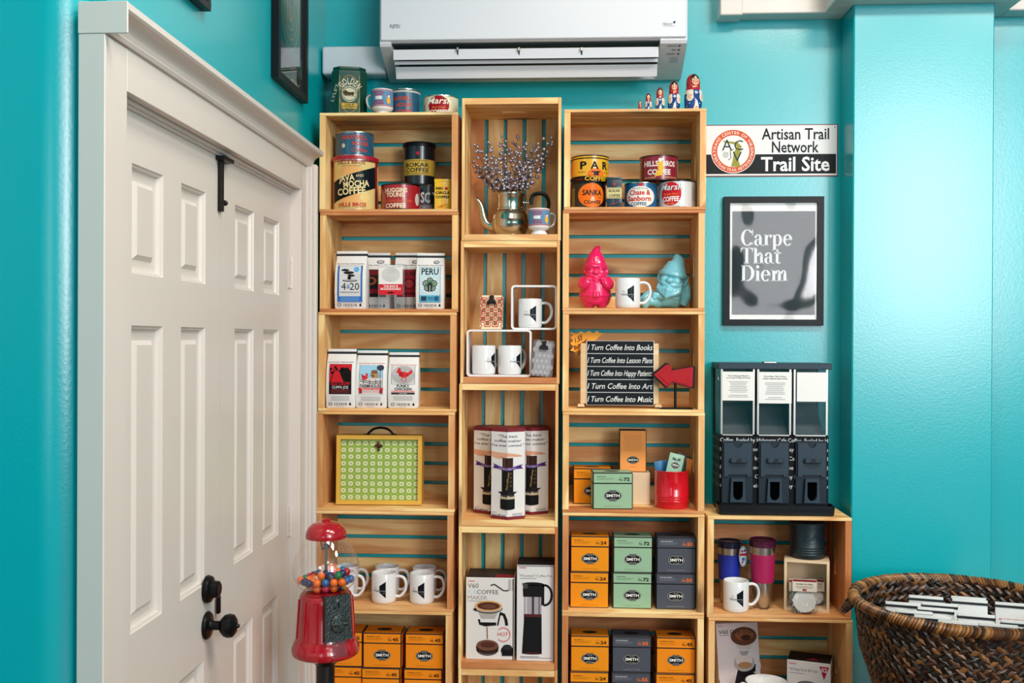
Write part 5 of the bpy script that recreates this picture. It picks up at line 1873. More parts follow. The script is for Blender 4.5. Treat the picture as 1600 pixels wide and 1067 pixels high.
def hills(p, R, H):
    w_ = (224, 214, 210)
    p.text('HILLS', -.50 * R, .66 * H, .20 * H, w_, w=.80 * R, bold=.03); p.text('BROS', .50 * R, .66 * H, .20 * H, w_, w=.72 * R, bold=.03); p.text('COFFEE', -.06 * R, .33 * H, .20 * H, w_, w=1.25 * R, bold=.03)
    yl = (222, 170, 50)
    p.poly([(-.14 * R, .72 * H), (.10 * R, .76 * H), (.16 * R, .5 * H), (.10 * R, .20 * H), (-.30 * R, .14 * H), (-.12 * R, .40 * H)], yl); p.ell(0, .80 * H, .11 * R, .075 * H, w_); p.ell(.14 * R, .84 * H, .06 * R, .05 * H, w_)
    p.text('Red Can Brand', -.55 * R, .11 * H, .07 * H, (224, 190, 120), w=.6 * R, shear=.2); p.text('The Original Vacuum Pack', .55 * R, .13 * H, .07 * H, (224, 190, 120), w=.9 * R, shear=.2)
    for sg in (-1, 1):
        p.rect(sg * 1.30 * R - .12 * R, .14 * H, sg * 1.30 * R + .12 * R, .84 * H, (196, 176, 120))
        for k in range(7):
            p.rect(sg * 1.30 * R - .09 * R, (.20 + .085 * k) * H, sg * 1.30 * R + .09 * R, (.225 + .085 * k) * H, (110, 90, 50))


coffee_tin('dark red coffee tin resting across the blue and white tins', 998.5, 1058.5, 241.5, 3.322, z + max(Hc, Hm) + .0004, (130, 18, 44), BLACK, hills, rim=mat('dark_tin', (60, 52, 48), .3, 1.0))

# --- crate 2: two gnomes and a mug
z = ZF[(3, 2)]


def remesh(mb, voxel, material, name, parent, sub=1):
    me = mb.mesh(name + '_raw', False)
    o = bpy.data.objects.new(name, me)
    COL.objects.link(o)
    md = o.modifiers.new('r', 'REMESH'); md.mode = 'VOXEL'; md.voxel_size = voxel; md.use_smooth_shade = True
    sm = o.modifiers.new('s', 'SMOOTH'); sm.iterations = sub; sm.factor = .5
    dg = bpy.context.evaluated_depsgraph_get()
    ev = o.evaluated_get(dg)
    m2 = bpy.data.meshes.new_from_object(ev)
    bpy.data.objects.remove(o)
    m2.materials.clear(); m2.materials.append(material)
    m2.polygons.foreach_set('use_smooth', [True] * len(m2.polygons))
    lo_ = min(v.co.z for v in m2.vertices)
    for v in m2.vertices:
        v.co.z += .0006 - lo_
    return link(name, m2, parent)


def cone_path(mb, pts, rs, m_, seg=20):
    mb.tube(pts, rs, m_, seg)


PINK = mat('glossy_pink_glaze', (226, 30, 98), .18, 0, .5, var=.01)
SKYB = mat('glossy_pale_blue_glaze', (122, 196, 212), .18, 0, .5, var=.01)


def gnome_head(mb, T, G, s=1.0):
    """face, beard, ears, nose; T places the head (origin at head centre, facing -y)"""
    b = lambda c, r, sc=(1, 1, 1): mb.ball(c, r, G, 18, 12, sc, M=T)
    b((0, 0, 0), .032, (1, .95, 1.0))
    b((0, -.034, -.003), .0095, (1.15, 1, .9))               # nose
    for sg in (-1, 1):
        b((sg * .035, .002, .004), .011, (.55, .5, 1.3))      # ears
        mb.tube([Vector((sg * .034, .004, .010)), Vector((sg * .039, .004, .020))], [.006, .0015], G, 8, M=T)
        b((sg * .015, -.025, -.002), .011, (1.1, .8, .9))     # cheeks
        b((sg * .012, -.028, .010), .0065, (1.2, .6, .6))     # closed eyes
        mb.tube([Vector((sg * .004, -.033, .016)), Vector((sg * .013, -.031, .020)), Vector((sg * .022, -.024, .017))], [.003, .0042, .002], G, 8, M=T)
        mb.tube([Vector((sg * .002, -.034, -.013)), Vector((sg * .013, -.032, -.014)), Vector((sg * .026, -.022, -.010)), Vector((sg * .031, -.014, -.003))], [.005, .0065, .005, .002], G, 8, M=T)  # moustache
    for k in range(7):                                        # beard locks
        a = (k - 3) / 3
        mb.tube([Vector((a * .026, -.026 + .012 * abs(a), -.012)), Vector((a * .025, -.036 + .012 * abs(a), -.028)), Vector((a * .016, -.036 + .006 * abs(a), -.046 + .010 * abs(a))), Vector((a * .008, -.032, -.054 + .016 * abs(a)))], [.008, .0085, .006, .002], G, 8, M=T)
    b((0, -.018, -.024), .024, (1.05, .75, .95))


# standing pink gnome
cx, w, H = fit(908.5, 957, 384, z, 3.33)
t = thing('pink_gnome', 'glossy pink standing gnome figurine left of the white mug', 'figurine', (cx - .004, 3.352, z))
mb = MB(); G = PINK; k_ = H / .200
S = Matrix.Diagonal((k_, k_, k_, 1))
B = lambda c, r, sc=(1, 1, 1): mb.ball(c, r, G, 20, 12, sc, M=S)
for sg in (-1, 1):
    B((sg * .019, -.012, .013), .018, (1, 1.25, .75))      # boots
    mb.tube([Vector((sg * .020, 0, .012)), Vector((sg * .022, 0, .040))], [.019, .023], G, 14, M=S)
mb.lathe([(0, .010), (.040, .011), (.046, .020), (.050, .034), (.0505, .046), (.0495, .060), (.048, .076), (.043, .092), (.030, .106), (0, .110)], 32, G, S)
mb.lathe([(.03, .034), (.0520, .036), (.0535, .041), (.0530, .047), (.03, .049)], 32, G, S)
mb.box(-.009, .009, -.058, -.046, .034, .051, G, .002, M=S)
for sg in (-1, 1):
    mb.tube(smooth_path([(sg * .034, -.004, .096), (sg * .045, -.014, .080), (sg * .044, -.032, .070), (sg * .034, -.044, .072), (sg * .026, -.047, .084)], 3), [.013] * 5 + [.0115] * 4 + [.011] * 4, G, 12, M=S)
    B((sg * .026, -.044, .084), .0115, (1, .8, 1.1))
    for f_ in range(4):
        mb.tube([Vector((sg * (.031 - .004 * f_), -.052, .082)), Vector((sg * (.029 - .004 * f_), -.054, .092)), Vector((sg * (.026 - .0035 * f_), -.050, .098))], [.0036, .0034, .0026], G, 6, M=S)
gnome_head(mb, S @ Matrix.Translation((0, -.006, .116)), G)
mb.lathe([(0, .124), (.034, .124), (.0385, .129), (.0385, .137), (.034, .142), (.032, .150), (.026, .166), (.018, .180)], 28, G, S @ Matrix.Translation((0, -.002, 0)))
mb.tube(smooth_path([(0, -.002, .146), (0, -.001, .164), (.001, .0, .180), (.006, .0, .192), (.013, .0, .199)], 4), [.030 - .0262 * (i / 16) ** .9 for i in range(17)], G, 18, M=S)
remesh(mb, .0016, PINK, 'figure', t, 2)

mug('white mug between the pink and pale blue gnomes', 981, 455, 3.281, z, .0410, .0985, .12)

# reclining pale blue gnome, head propped on a hand
cx, w, H = fit(1003, 1072, 397.5, z, 3.345)
t = thing('blue_gnome', 'glossy pale blue reclining gnome figurine right of the white mug', 'figurine', (cx + .006, 3.392, z))
mb = MB(); G = SKYB; k_ = H / .172
S = Matrix.Diagonal((k_, k_, k_, 1))
B = lambda c, r, sc=(1, 1, 1): mb.ball(c, r, G, 20, 12, sc, M=S)
mb.tube(smooth_path([(.045, 0, .034), (.020, 0, .036), (-.010, -.002, .034), (-.036, -.006, .026)], 4), [.036 - .0008 * i for i in range(13)], G, 18, M=S)   # trunk
B((.036, 0, .046), .037, (.95, .85, 1.15))
mb.tube(smooth_path([(-.022, -.014, .024), (-.044, -.030, .026), (-.058, -.030, .020)], 4), [.022, .021, .020, .019, .018, .017, .016, .015, .014], G, 14, M=S)
mb.tube(smooth_path([(-.020, .010, .030), (-.046, .004, .044), (-.066, -.008, .026)], 4), [.021, .020, .020, .019, .018, .017, .016, .015, .014], G, 14, M=S)
B((-.064, -.032, .018), .016, (.9, 1.1, 1.2)); B((-.070, -.010, .020), .016, (.9, 1.1, 1.2))
# near arm across the belly
mb.tube(smooth_path([(.030, -.026, .070), (.018, -.040, .050), (-.004, -.042, .038), (-.020, -.040, .040)], 4), [.014] * 5 + [.012] * 4 + [.011] * 4, G, 12, M=S)
B((-.024, -.040, .041), .0125, (1.2, .8, .9))
for f_ in range(4):
    mb.tube([Vector((-.030, -.046, .048 - .005 * f_)), Vector((-.038, -.046, .047 - .005 * f_)), Vector((-.043, -.042, .044 - .005 * f_))], [.0036, .0034, .0026], G, 6, M=S)
# arm that props the head
mb.tube(smooth_path([(.058, -.012, .012), (.068, -.018, .040), (.066, -.018, .070), (.060, -.016, .084)], 4), [.015] * 5 + [.013] * 4 + [.012] * 4, G, 12, M=S)
B((.058, -.018, .088), .0135, (.8, .9, 1.2))
for f_ in range(4):
    mb.tube([Vector((.060, -.026 + .006 * f_, .092)), Vector((.061, -.027 + .006 * f_, .101)), Vector((.057, -.026 + .006 * f_, .108))], [.0036, .0034, .0026], G, 6, M=S)
HT = S @ Matrix.Translation((.022, -.020, .088)) @ Matrix.Rotation(.22, 4, 'Y') @ Matrix.Rotation(-.25, 4, 'Z') @ Matrix.Scale(1.22, 4)
gnome_head(mb, HT, G)
mb.lathe([(0, .008), (.033, .008), (.0375, .012), (.0375, .020), (.033, .024), (.028, .034), (.02, .05)], 28, G, HT)
mb.tube(smooth_path([(0, 0, .018), (.001, .002, .036), (.001, .004, .052), (-.004, .004, .062), (-.010, .003, .066)], 4), [.032 - .026 * (i / 16) ** 1.0 for i in range(17)], G, 18, M=HT)
remesh(mb, .0016, SKYB, 'figure', t, 2)

# --- crate 3: sticker board, price burst, red arrow
z = ZF[(3, 3)]
cx, w, H = fit(907, 1030, 538, z, 3.275)
BH = H
t = thing('sticker_display', 'wooden display board with five black bumper stickers about coffee', 'display', (cx, 3.272, z))
t.rotation_euler = (-.05, 0, .01); t.location.z += .0035
mb = MB()
mb.box(-w / 2, w / 2, 0, .012, .010, H, BIRCH, .002); mb.build('backboard', t, smooth=False)
for sg in (-1, 1):
    mb = MB(); mb.prism([(sg * w / 2 * .98 - .012, 0), (sg * w / 2 * .98 + .012, 0), (sg * w / 2 * .98 + .009, .010), (sg * w / 2 * .98 - .009, .010)], [], -.008, .050, BIRCH); mb.build('foot', t, smooth=False)
sx, sw = xs(916.5, 1022.5, 580, 3.265)
sx -= cx
zt_, zb_ = at(968, 534, 3.265).z - z, .0055
n5 = 5
sh = (zt_ - zb_) / n5
STK = mat('sticker_vinyl', (226, 226, 226), .4)
for k, s_ in enumerate(('Books', 'Lesson Plans', 'Happy Patients', 'Art', 'Music')):
    zc = zt_ - (k + .5) * sh
    mb = MB(); mb.box(-sw / 2, sw / 2, -.0035, -.0005, -sh / 2 + .0003, sh / 2 - .0003, STK)
    o = mb.build('bumper_sticker', t, (sx, 0, zc), smooth=False)
    p = Print(lambda u, v, d: (u, -.0035 - d, v), .0003)
    e = .0016
    p.rect(-sw / 2 + e, -sh / 2 + e * .7, sw / 2 - e, sh / 2 - e * .7, (20, 26, 32))
    full = 'I Turn Coffee Into ' + s_
    p.text(full, 0, -.0005, sh * .42, (222, 222, 222), w=sw * .955, bold=.006, shear=.22)
    p.build('printed_words', o)

YBU = 3.304
t = thing('price_burst', 'orange star shaped paper price tag at the sticker board corner', 'price tag', (at(914, 540, YBU).x + .006, YBU, at(914, 540, YBU).z))
pts = []
cxp, czp = 914, 540
outl = [(888, 517.5), (897, 522.5), (905, 517.5), (910.5, 520.5), (918, 517), (923.5, 521), (930.5, 516.5), (933.5, 520.5), (940, 520), (926, 533), (912, 541), (898, 556), (895, 549.5), (887.5, 547.5), (893.5, 541.5), (888, 536.5), (893, 532), (888.5, 526.5), (893, 523.5)]
o0 = at(914, 540, YBU)
pts = [((at(a, b, YBU) - o0).x, (at(a, b, YBU) - o0).z) for a, b in outl]
BST = mat('orange_card', (244, 158, 34), .55)
mb = MB(); mb.prism(pts, [], 0, .0012, BST); mb.build('card', t, smooth=False)
p = Print(lambda u, v, d: (u, -d, v), .0003)
p.text('1.50', -.027, .022, .015, INKB, w=.026, bold=.02, shear=.3, rot=.45); p.line([(-.030, .032), (-.016, .038)], .0014, INKB)
p.text('Bumper', -.020, .006, .013, INKB, w=.052, bold=.02, shear=.3, rot=.60); p.text('Stickers!', -.014, -.010, .013, INKB, w=.058, bold=.02, shear=.3, rot=.72)
p.build('handwriting', t)
# peg that carries the tag on the board
mb = MB(); mb.box(.004, .012, -.0125, -.0006, -.030, -.022, BIRCH); mb.build('peg', t, smooth=False)

ARED = mat('red_painted_tin', (170, 10, 26), .4, .0, var=.25, scale=60, spec=.25)
YA = 3.249
o0 = at(1056, 634, YA)
t = thing('arrow_sign', 'red and black metal arrow on a post, pointing at the sticker board', 'sign', (o0.x - .002, YA, z), 0)
A = [(1018, 585), (1041, 566.5), (1046.5, 568), (1046, 578), (1085, 571.5), (1087, 573), (1085.5, 605.5), (1083, 607), (1048, 597), (1045, 604.5), (1040, 606)]
A = [((at(a, b, YA)).x - o0.x, at(a, b, YA).z - z) for a, b in A]
ac = Vector((sum(a[0] for a in A) / len(A), sum(a[1] for a in A) / len(A)))
mb = MB(); mb.prism(A, [], -.008, .008, BLACKM); mb.build('dark_edge', t, smooth=False)
mb = MB(); inn = [tuple(ac + (Vector(a) - ac) * .89) for a in A]; mb.prism(inn, [], -.0105, .0, ARED)
inn2 = [tuple(ac + (Vector(a) - ac) * .70) for a in A]
mb.build('red_face', t, smooth=False)
mb = MB(); mb.prism(inn2, [], -.0125, -.005, ARED); mb.build('raised_face', t, smooth=False)
pz = min(a[1] for a in A) + .018
mb = MB(); mb.lathe([(0, .003), (.0042, .003), (.0042, pz), (0, pz)], 12, BLACKM); mb.build('post', t)
bx0, bx1 = at(1032, 634, YA).x - o0.x, at(1083, 634, YA).x - o0.x
mb = MB(); mb.box(bx0, bx1, -.017, .030, .0004, .0042, BLACKM, .001); mb.build('base_plate', t)

# --- crate 4: tea boxes, wooden block, red mug
z = ZF[(3, 4)]
tea_box('orange tea box standing behind the green one in the red mug crate', 24, 925.5, 760, 3.342, z, .128, .1185, .10, .0)
tea_box('green number 72 tea box in front of the orange one, beside the wooden block', 72, 956.5, 760, 3.245, z, .1300, .1185, .078, .06)
cx, w, H = fit(970, 1016.5, 738.5, z, 3.335)
t = thing('wooden_block', 'plain pale wooden block under the upright orange carton', 'wood block', (cx, 3.335 + .045, z))
mb = MB(); mb.box(-w / 2, w / 2, -.045, .045, 0, H, mat('bare_maple', (222, 194, 160), .55, var=.06, scale=14), .0015); mb.build('block', t, smooth=False)
zb2 = z + H + .0004


def orange_front(p, W, H):
    og = (240, 156, 84)
    p.rect(-W / 2 + .0022, .0022, W / 2 - .0022, H - .0022, og)
    r = random.Random(3)
    for k in range(13):
        wd_ = (.70 - .12 * r.random()) * W
        p.rect(-wd_ / 2, (.875 - .031 * k) * H, wd_ / 2, (.867 - .031 * k) * H, (206, 128, 72))
    smith_badge(p, 0, .285 * H, .23 * W, .085 * H); p.rect(-.14 * W, .120 * H, .14 * W, .127 * H, (206, 128, 72))


carton('tea_carton', 'tall orange tea carton standing upright on the pale wooden block', 968.5, 1010.5, 672, 3.35, zb2, .05, orange_front, edge=TEAEDGE)
# red enamel mug with sachets
cx, w, H = fit(1023, 1077.3, 730.5, z, 3.31, .05)
RR = w / 2
t = thing('red_mug', 'large glossy red enamel mug holding tea sachets', 'mug', (cx, 3.31, z), 1.0)
REDE = mat('red_enamel', (206, 12, 34), .12, 0, .5, var=.01)
mb = MB()
pr_ = [(0, .001), (RR * .94, .001), (RR * .97, 0), (RR, .004)]
for k in range(3):
    zz = .022 + .0075 * k
    pr_ += [(RR, zz), (RR + .0012, zz + .0022), (RR, zz + .0045)]
pr_ += [(RR, H - .004), (RR + .0012, H - .002), (RR + .0006, H), (RR - .0016, H - .001), (RR - .002, H - .006), (RR - .002, .006), (0, .005)]
mb.lathe(pr_, 48, REDE); mb.build('body', t)
mb = MB(); mb.tube(smooth_path([(RR - .001, 0, H * .86), (RR + .020, 0, H * .86), (RR + .032, 0, H * .72), (RR + .034, 0, H * .50), (RR + .026, 0, H * .30), (RR - .001, 0, H * .22)], 5), .0045, REDE, 8, flat=1.6); mb.build('handle', t)


def sachet(label, px, py, Y, W, Hs, rz_, ry, col, no=None, rx=0.0):
    c = at(px, py, Y)
    t = thing('tea_sachet', label, 'sachet', (c.x, Y, z + H - .030), 0, 'tea sachets in the red mug')
    t.rotation_euler = (rx, ry, rz_)
    mb = MB()
    sec = []
    m_ = mat('foil_%02x%02x%02x' % col, col, .4)
    rows_ = [(0, .001), (.006, .0015), (.25 * Hs, .004), (.6 * Hs, .004), (Hs - .006, .0015), (Hs, .001)]
    vs = []
    for zz, d in rows_:
        vs += [(-W / 2, 0, zz), (-W / 4, -d, zz), (0, -d * 1.2, zz), (W / 4, -d, zz), (W / 2, 0, zz), (W / 4, d, zz), (0, d * 1.2, zz), (-W / 4, d, zz)]
    fs = [(k * 8 + i, k * 8 + (i + 1) % 8, (k + 1) * 8 + (i + 1) % 8, (k + 1) * 8 + i) for k in range(len(rows_) - 1) for i in range(8)]
    fs += [tuple(range(8)), tuple(range(len(vs) - 8, len(vs)))]
    mb.add(vs, fs, m_); mb.build('envelope', t)
    if no:
        p = Print(lambda u, v, d: (u, -.0052 - d, v), .0003)
        p.text('No.' + no, .0, Hs * .80, Hs * .10, (40, 50, 46), w=W * .52, bold=.03)
        smith_badge(p, 0, Hs * .56, W * .27, Hs * .12)
        p.build('printed_label', t)
    return t


sachet('pale green tea sachet leaning at the front of the red mug', 1049.5, 735, 3.285, .050, .086, .1, .25, (146, 184, 160), '39', -.1)
sachet('dark green tea sachet behind the pale green one in the red mug', 1058, 735, 3.318, .046, .082, .1, .36, (48, 74, 66), None, -.1)
sachet('orange tea sachet at the right of the red mug', 1066, 735, 3.330, .044, .068, -.2, .22, (222, 130, 40), None)
sachet('blue tea sachet at the left of the red mug', 1036, 735, 3.325, .044, .058, .2, -.16, (40, 110, 160), None)

# --- crate 5 and 6: tea boxes in threes, two high
for r_, trio in ((5, ((24, 921.2, 'orange'), (72, 988.3, 'green'), (55, 1056.2, 'dark grey'))), (6, ((24, 921.2, 'orange'), (55, 986.5, 'dark grey'), (45, 1055.6, 'orange')))):
    z = ZF[(3, r_)]
    for q_, (no, px, nm) in enumerate(trio):
        for k, lay in enumerate(('lower', 'upper')):
            zz = z + k * (bh + .0006)
            if r_ == 5:
                lb_ = '%s number %d tea box, %s one, in the crate with two green boxes' % (nm, no, lay)
            else:
                lb_ = '%s number %d tea box, %s one, %s in the crate below the green boxes' % (nm, no, lay, ('left end', 'middle', 'right end')[q_])
            tea_box(lb_, no, px + (.5 if k else -.3), 900 if r_ == 5 else 1030, 3.262 + .004 * k, zz, .1275)

# ================================================================== right column: dispenser on top
def dz(y, Y):
    return at(1210, y, Y).z


z = TOP4 - .0004
YB = 3.305
cx, w = xs(1124, 1295, 680, YB)
t = thing('bulk_dispenser', 'black three part bean dispenser with clear hoppers and white notes', 'dispenser', (cx, YB, z))
DKP = mat('dark_grey_plastic', (22, 36, 48), .45, spec=.25, bump=.1, bscale=300)
DKM = mat('mid_grey_plastic', (38, 54, 68), .42, spec=.3, bump=.1, bscale=300)
h0, h1, h2 = .030, dz(681, YB) - z, dz(577, YB) - z
h3 = dz(567.5, YB - .004) - z
DB_ = .150
CLEAR = glassy('clear_hopper_plastic', (.90, .91, .92), .9, .03)
mb = MB(); mb.box(-w / 2, w / 2, 0, DB_, h0 - .02, h1, BLACK, .003); mb.build('base_cabinet', t, smooth=False)
mb = MB(); mb.box(-w / 2 - .005, w / 2 + .008, -.006, DB_ + .004, h2, h3, DKM, .002); mb.box(-.030, .012, .02, .06, h3, h3 + .005, STEEL, .001); mb.build('lid', t, smooth=False)
cw_ = w / 3
for k in range(3):
    xa, xb = -w / 2 + k * cw_ + .004, -w / 2 + (k + 1) * cw_ - .004
    hp_ = MB(); e = .0025
    hp_.box(xa, xa + e, 0, DB_ - .01, h1, h2, CLEAR); hp_.box(xb - e, xb, 0, DB_ - .01, h1, h2, CLEAR)
    hp_.box(xa, xb, 0, e, h1, h2, CLEAR)
    ho = hp_.build('hopper', t, smooth=False)
    mb = MB()
    mb.prism([(xa, h1), (xa + .006, h1), (xa + .006, h2), (xa, h2)], [], -.0012, -.0002, STEEL); mb.prism([(xb - .006, h1), (xb, h1), (xb, h2), (xb - .006, h2)], [], -.0012, -.0002, STEEL); mb.box(xa, xb, -.0012, -.0002, h1, h1 + .004, STEEL)
    mb.build('edge_strip', ho, smooth=False)
    mb = MB()
    pr_ = [(DB_ - .012, h2 - .002), (DB_ - .012, h1 + .10), (DB_ - .05, h1 + .055), (.06, h1 + .02), (.03, h1 + .004), (.028, h1 + .002), (.07, h1 + .002), (DB_ - .008, h1 + .05), (DB_ - .008, h2 - .002)]
    mb.prism(pr_, [], xa + e + .001, xb - e - .001, mat('grey_lining_plastic', (108, 112, 118), .3), axis='x'); mb.build('chute_lining', ho, smooth=False)
mb = MB(); mb.box(-w / 2, w / 2, DB_ - .007, DB_, h1, h2, DKP); mb.build('back_panel', t, smooth=False)
mb = MB(); mb.box(-w / 2 - .004, -w / 2 - .0005, .012, .026, h2 - .038, h2 - .026, STEEL, .001); mb.build('latch', t, smooth=False)
for k, (x0, x1, y0, y1) in enumerate(((1128.5, 1179, 580.5, 626), (1185.5, 1237, 581, 630.5), (1245.5, 1291.7, 581.7, 627.7))):
    a, b = at(x0, y0, YB - .004), at(x1, y1, YB - .004)
    mb = MB(); mb.box(a.x - cx, b.x - cx, -.0030, -.0016, b.z - z, a.z - z, PAPER)
    o = mb.build('paper_note', t, smooth=False)
    W_, H_ = b.x - a.x, a.z - b.z
    p = Print(lambda u, v, d, ox=(a.x + b.x) / 2 - cx, oz=b.z - z: (ox + u, -.0030 - d, oz + v), .0002)
    ik = (120, 122, 130)
    if k < 2:
        p.text(('The Hideaway Blend is', 'Every Bean Tells A Story')[k], 0, .86 * H_, .045 * H_, (60, 62, 70), w=.66 * W_, bold=.02)
        p.text(('our House Coffee and Decaf', 'fresh roasted each week')[k], 0, .79 * H_, .045 * H_, (60, 62, 70), w=.74 * W_, bold=.02)
        r = random.Random(k)
        for q in range(11):
            ww = r.uniform(.40, .66) * W_
            if q in (0, 8):
                continue
            p.rect(-ww / 2, (.70 - .058 * q) * H_, ww / 2, (.715 - .058 * q) * H_, ik)
        p.build('printed_words', o)
# printed front of the base
p = Print(lambda u, v, d: (u, -d, v), .0003)
wt = (214, 216, 220)
rows_ = ['Coffee  Fueled by Hideaway Cafe Coffee  Fueled by H', 'by Hideaway  Fueled by Hideaway Cafe Coffee Fu', 'Coffee  Fueled by  Hideaway  Cafe Coffee  Fuel', 'Fueled by Hideaway Cafe Coffee  Fueled by Hid', 'Hideaway Cafe Coffee Fueled by Hideaway Cafe', 'Cafe Coffee Fueled by Hideaway Cafe Coffee Fu']
p.rect(-w / 2 + .001, h0, w / 2 - .001, h1 - .001, (14, 14, 17))
for k, s_ in enumerate(rows_):
    p.text(s_, 0, h1 - .014 - .030 * k, .0125, wt, w=w * .985)
p.build('printed_front', t)
p = Print(lambda u, v, d: (-w / 2 - d, u, v), .0003)
for k in range(6):
    p.text(('Coffee Fueled', 'by Hideaway', 'Cafe Coffee')[k % 3], DB_ / 2, h1 - .014 - .030 * k, .010, (150, 156, 162), w=DB_ * .9)
p.build('printed_side', t)
for k, (x0, x1) in enumerate(((1128, 1176.5), (1185.5, 1233.5), (1243.5, 1292))):
    a, b = at(x0, 689, YB - .012), at(x1, 775, YB - .012)
    mx_, W_, zl, zh = (a.x + b.x) / 2 - cx, b.x - a.x, h0 + .002, a.z - z
    M0 = Matrix.Translation((mx_, 0, 0))
    mb = MB(); mb.box(-W_ / 2, W_ / 2, -.012, -.0005, zl, zh, DKP, .002, M=M0); o = mb.build('dispensing_unit', t, smooth=False)
    hz = zh - zl
    mb = MB()
    up = zl + .42 * hz
    mb.prism([(-W_ * .44, up + .004), (-W_ * .30, up + .004), (-W_ * .30, up + .010), (W_ * .30, up + .010), (W_ * .30, up + .004), (W_ * .44, up + .004), (W_ * .44, zh - .006), (W_ * .15, zh - .006), (W_ * .11, zh - .016), (W_ * .04, zh - .022), (-W_ * .04, zh - .022), (-W_ * .11, zh - .016), (-W_ * .15, zh - .006), (-W_ * .44, zh - .006)], [], -.019, -.011, DKM, M=M0)
    mb.build('cover_plate', o, smooth=False)
    mb = MB(); kz_ = zl + .695 * hz
    mb.box(-W_ * .25, W_ * .28, -.034, -.019, kz_ - .008, kz_ + .008, DKM, .003, M=M0); mb.lathe([(0, 0), (.0075, 0), (.0075, .003), (0, .003)], 14, BLACK, M0 @ Matrix.Translation((.003, -.034, kz_)) @ R90)
    mb.box(-.006, .012, -.0375, -.0365, kz_ - .0012, kz_ + .0012, DKM, M=M0 @ Matrix.Translation((.0, 0, 0))); mb.build('turn_handle', o, smooth=False)
    mb = MB(); fr_ = [(-W_ * .25, zl + .03 * hz), (W_ * .25, zl + .03 * hz), (W_ * .21, zl + .41 * hz), (-W_ * .21, zl + .41 * hz)]
    U = [(W_ * .155, zl + .36 * hz), (W_ * .155, zl + .16 * hz)] + [(W_ * .155 * math.cos(a_), zl + .16 * hz + .10 * hz * math.sin(a_)) for a_ in [-PI * i / 8 for i in range(1, 8)]] + [(-W_ * .155, zl + .16 * hz), (-W_ * .155, zl + .36 * hz)]
    mb.prism(fr_, [U], -.026, -.011, DKM, M=M0); mb.build('spout', o, smooth=False)
    mb = MB(); mb.prism(U, [], -.0126, -.0121, mat('opening_shade_black', (3, 4, 5), .9, spec=.0), M=M0); mb.build('spout_shade', o, smooth=False)  # flat black sheet in the spout hole, its colour stands in for shade
# tray
tx0_, tx1_ = at(1122, 800, YB - .05).x - cx, at(1306, 800, YB - .05).x - cx
mb = MB()
o_ = rrect(tx0_, -.052, tx1_, .020, .012, 4); i_ = rrect(tx0_ + .004, -.048, tx1_ - .004, .016, .010, 4)
n = len(o_)
vs, fs = [], []
for ring, zz, sc_ in ((o_, 0, .97), (o_, .004, .985), (o_, h0 + .002, 1.0), (i_, h0 + .002, 1.0), (i_, .006, .985)):
    mxx, myy = (tx0_ + tx1_) / 2, -.016
    vs += [(mxx + (a - mxx) * sc_, myy + (b - myy) * sc_, zz) for a, b in ring]
for k in range(4):
    fs += [(k * n + i, k * n + (i + 1) % n, (k + 1) * n + (i + 1) % n, (k + 1) * n + i) for i in range(n)]
fs += [tuple(range(n)), tuple(range(4 * n, 5 * n))]
mb.add(vs, fs, mat('black_tray_plastic', (12, 20, 26), .35, spec=.3)); mb.build('drip_tray', t, angle=40)

# --- crate 1 of the right column
z = ZF[(4, 1)]


def tumbler(label, x0, x1, ytop, Yc, lidc, sleeve, sl, rot=0):
    cx, w, H = fit(x0, x1, ytop, z, Yc, .02)
    R = w / 2
    t = thing('travel_tumbler', label, 'tumbler', (cx, Yc, z), rot, 'steel travel tumblers')
    rr = lambda v: R * (.72 + .25 * v)
    mb = MB(); mb.lathe([(0, 0), (rr(0) - .002, 0), (rr(0), .003), (rr(.38), .38 * H)] + [(rr(.9), .895 * H), (0, .895 * H)], 36, STEEL); mb.build('steel_body', t)
    mb = MB(); mb.lathe([(rr(.38) - .001, .37 * H), (rr(.38) + .0016, .375 * H), (rr(.785) + .0016, .775 * H), (rr(.785) - .001, .78 * H)], 36, sl); mb.build('grip_sleeve', t)
    mb = MB(); mb.lathe([(rr(.9) - .004, .88 * H), (R, .885 * H), (R, .945 * H), (R + .0015, .95 * H), (R + .0015, .975 * H), (R * .93, .99 * H), (R * .86, .97 * H), (R * .5, .965 * H), (0, .965 * H)], 36, lidc); mb.build('lid', t)
    return t, cx, R, H


tumbler('travel tumbler with a blue sleeve at the left back of its crate', 1121.5, 1159, 841, 3.39, mat('navy_lid', (16, 22, 52), .25), 0, mat('blue_rubber', (22, 44, 160), .5))
_, tcx, tR, tH = tumbler('travel tumbler with a magenta sleeve, right of the white mug', 1172, 1213, 838.5, 3.335, mat('plum_lid', (76, 18, 50), .25), 0, mat('magenta_rubber', (164, 16, 80), .5))
mug('white mug in front of the blue tumbler in the low crate', 1150, 925, 3.29, z, .0415, .0985, .1)
# oval hang tag hanging from the blue tumbler
o0 = at(1161, 869, 3.355)
t = thing('hang_tag', 'small oval striped tag hanging beside the blue tumbler', 'tag', (o0.x, 3.355, o0.z), .3)
mb = MB(); mb.lathe([(0, 0), (1, 0), (1, .0012), (0, .0012)], 24, PAPER, Matrix.Diagonal((.0155, 1, .034, 1)) @ R90); mb.build('card', t, smooth=False)
p = Print(lambda u, v, d: (u, -.0012 - d, v), .0003)
p.ell(0, 0, .0150, .033, (120, 150, 180), 24); p.ell(0, 0, .0125, .029, (200, 206, 210), 24); p.rect(-.0125, .002, .0125, .010, (190, 36, 60)); p.ell(-.004, .017, .005, .004, (190, 60, 80)); p.ell(.005, .019, .004, .004, (40, 80, 140)); p.ell(0, -.010, .006, .006, (60, 110, 160)); p.ell(-.003, -.020, .004, .004, (180, 60, 80))
p.build('printed_face', t)
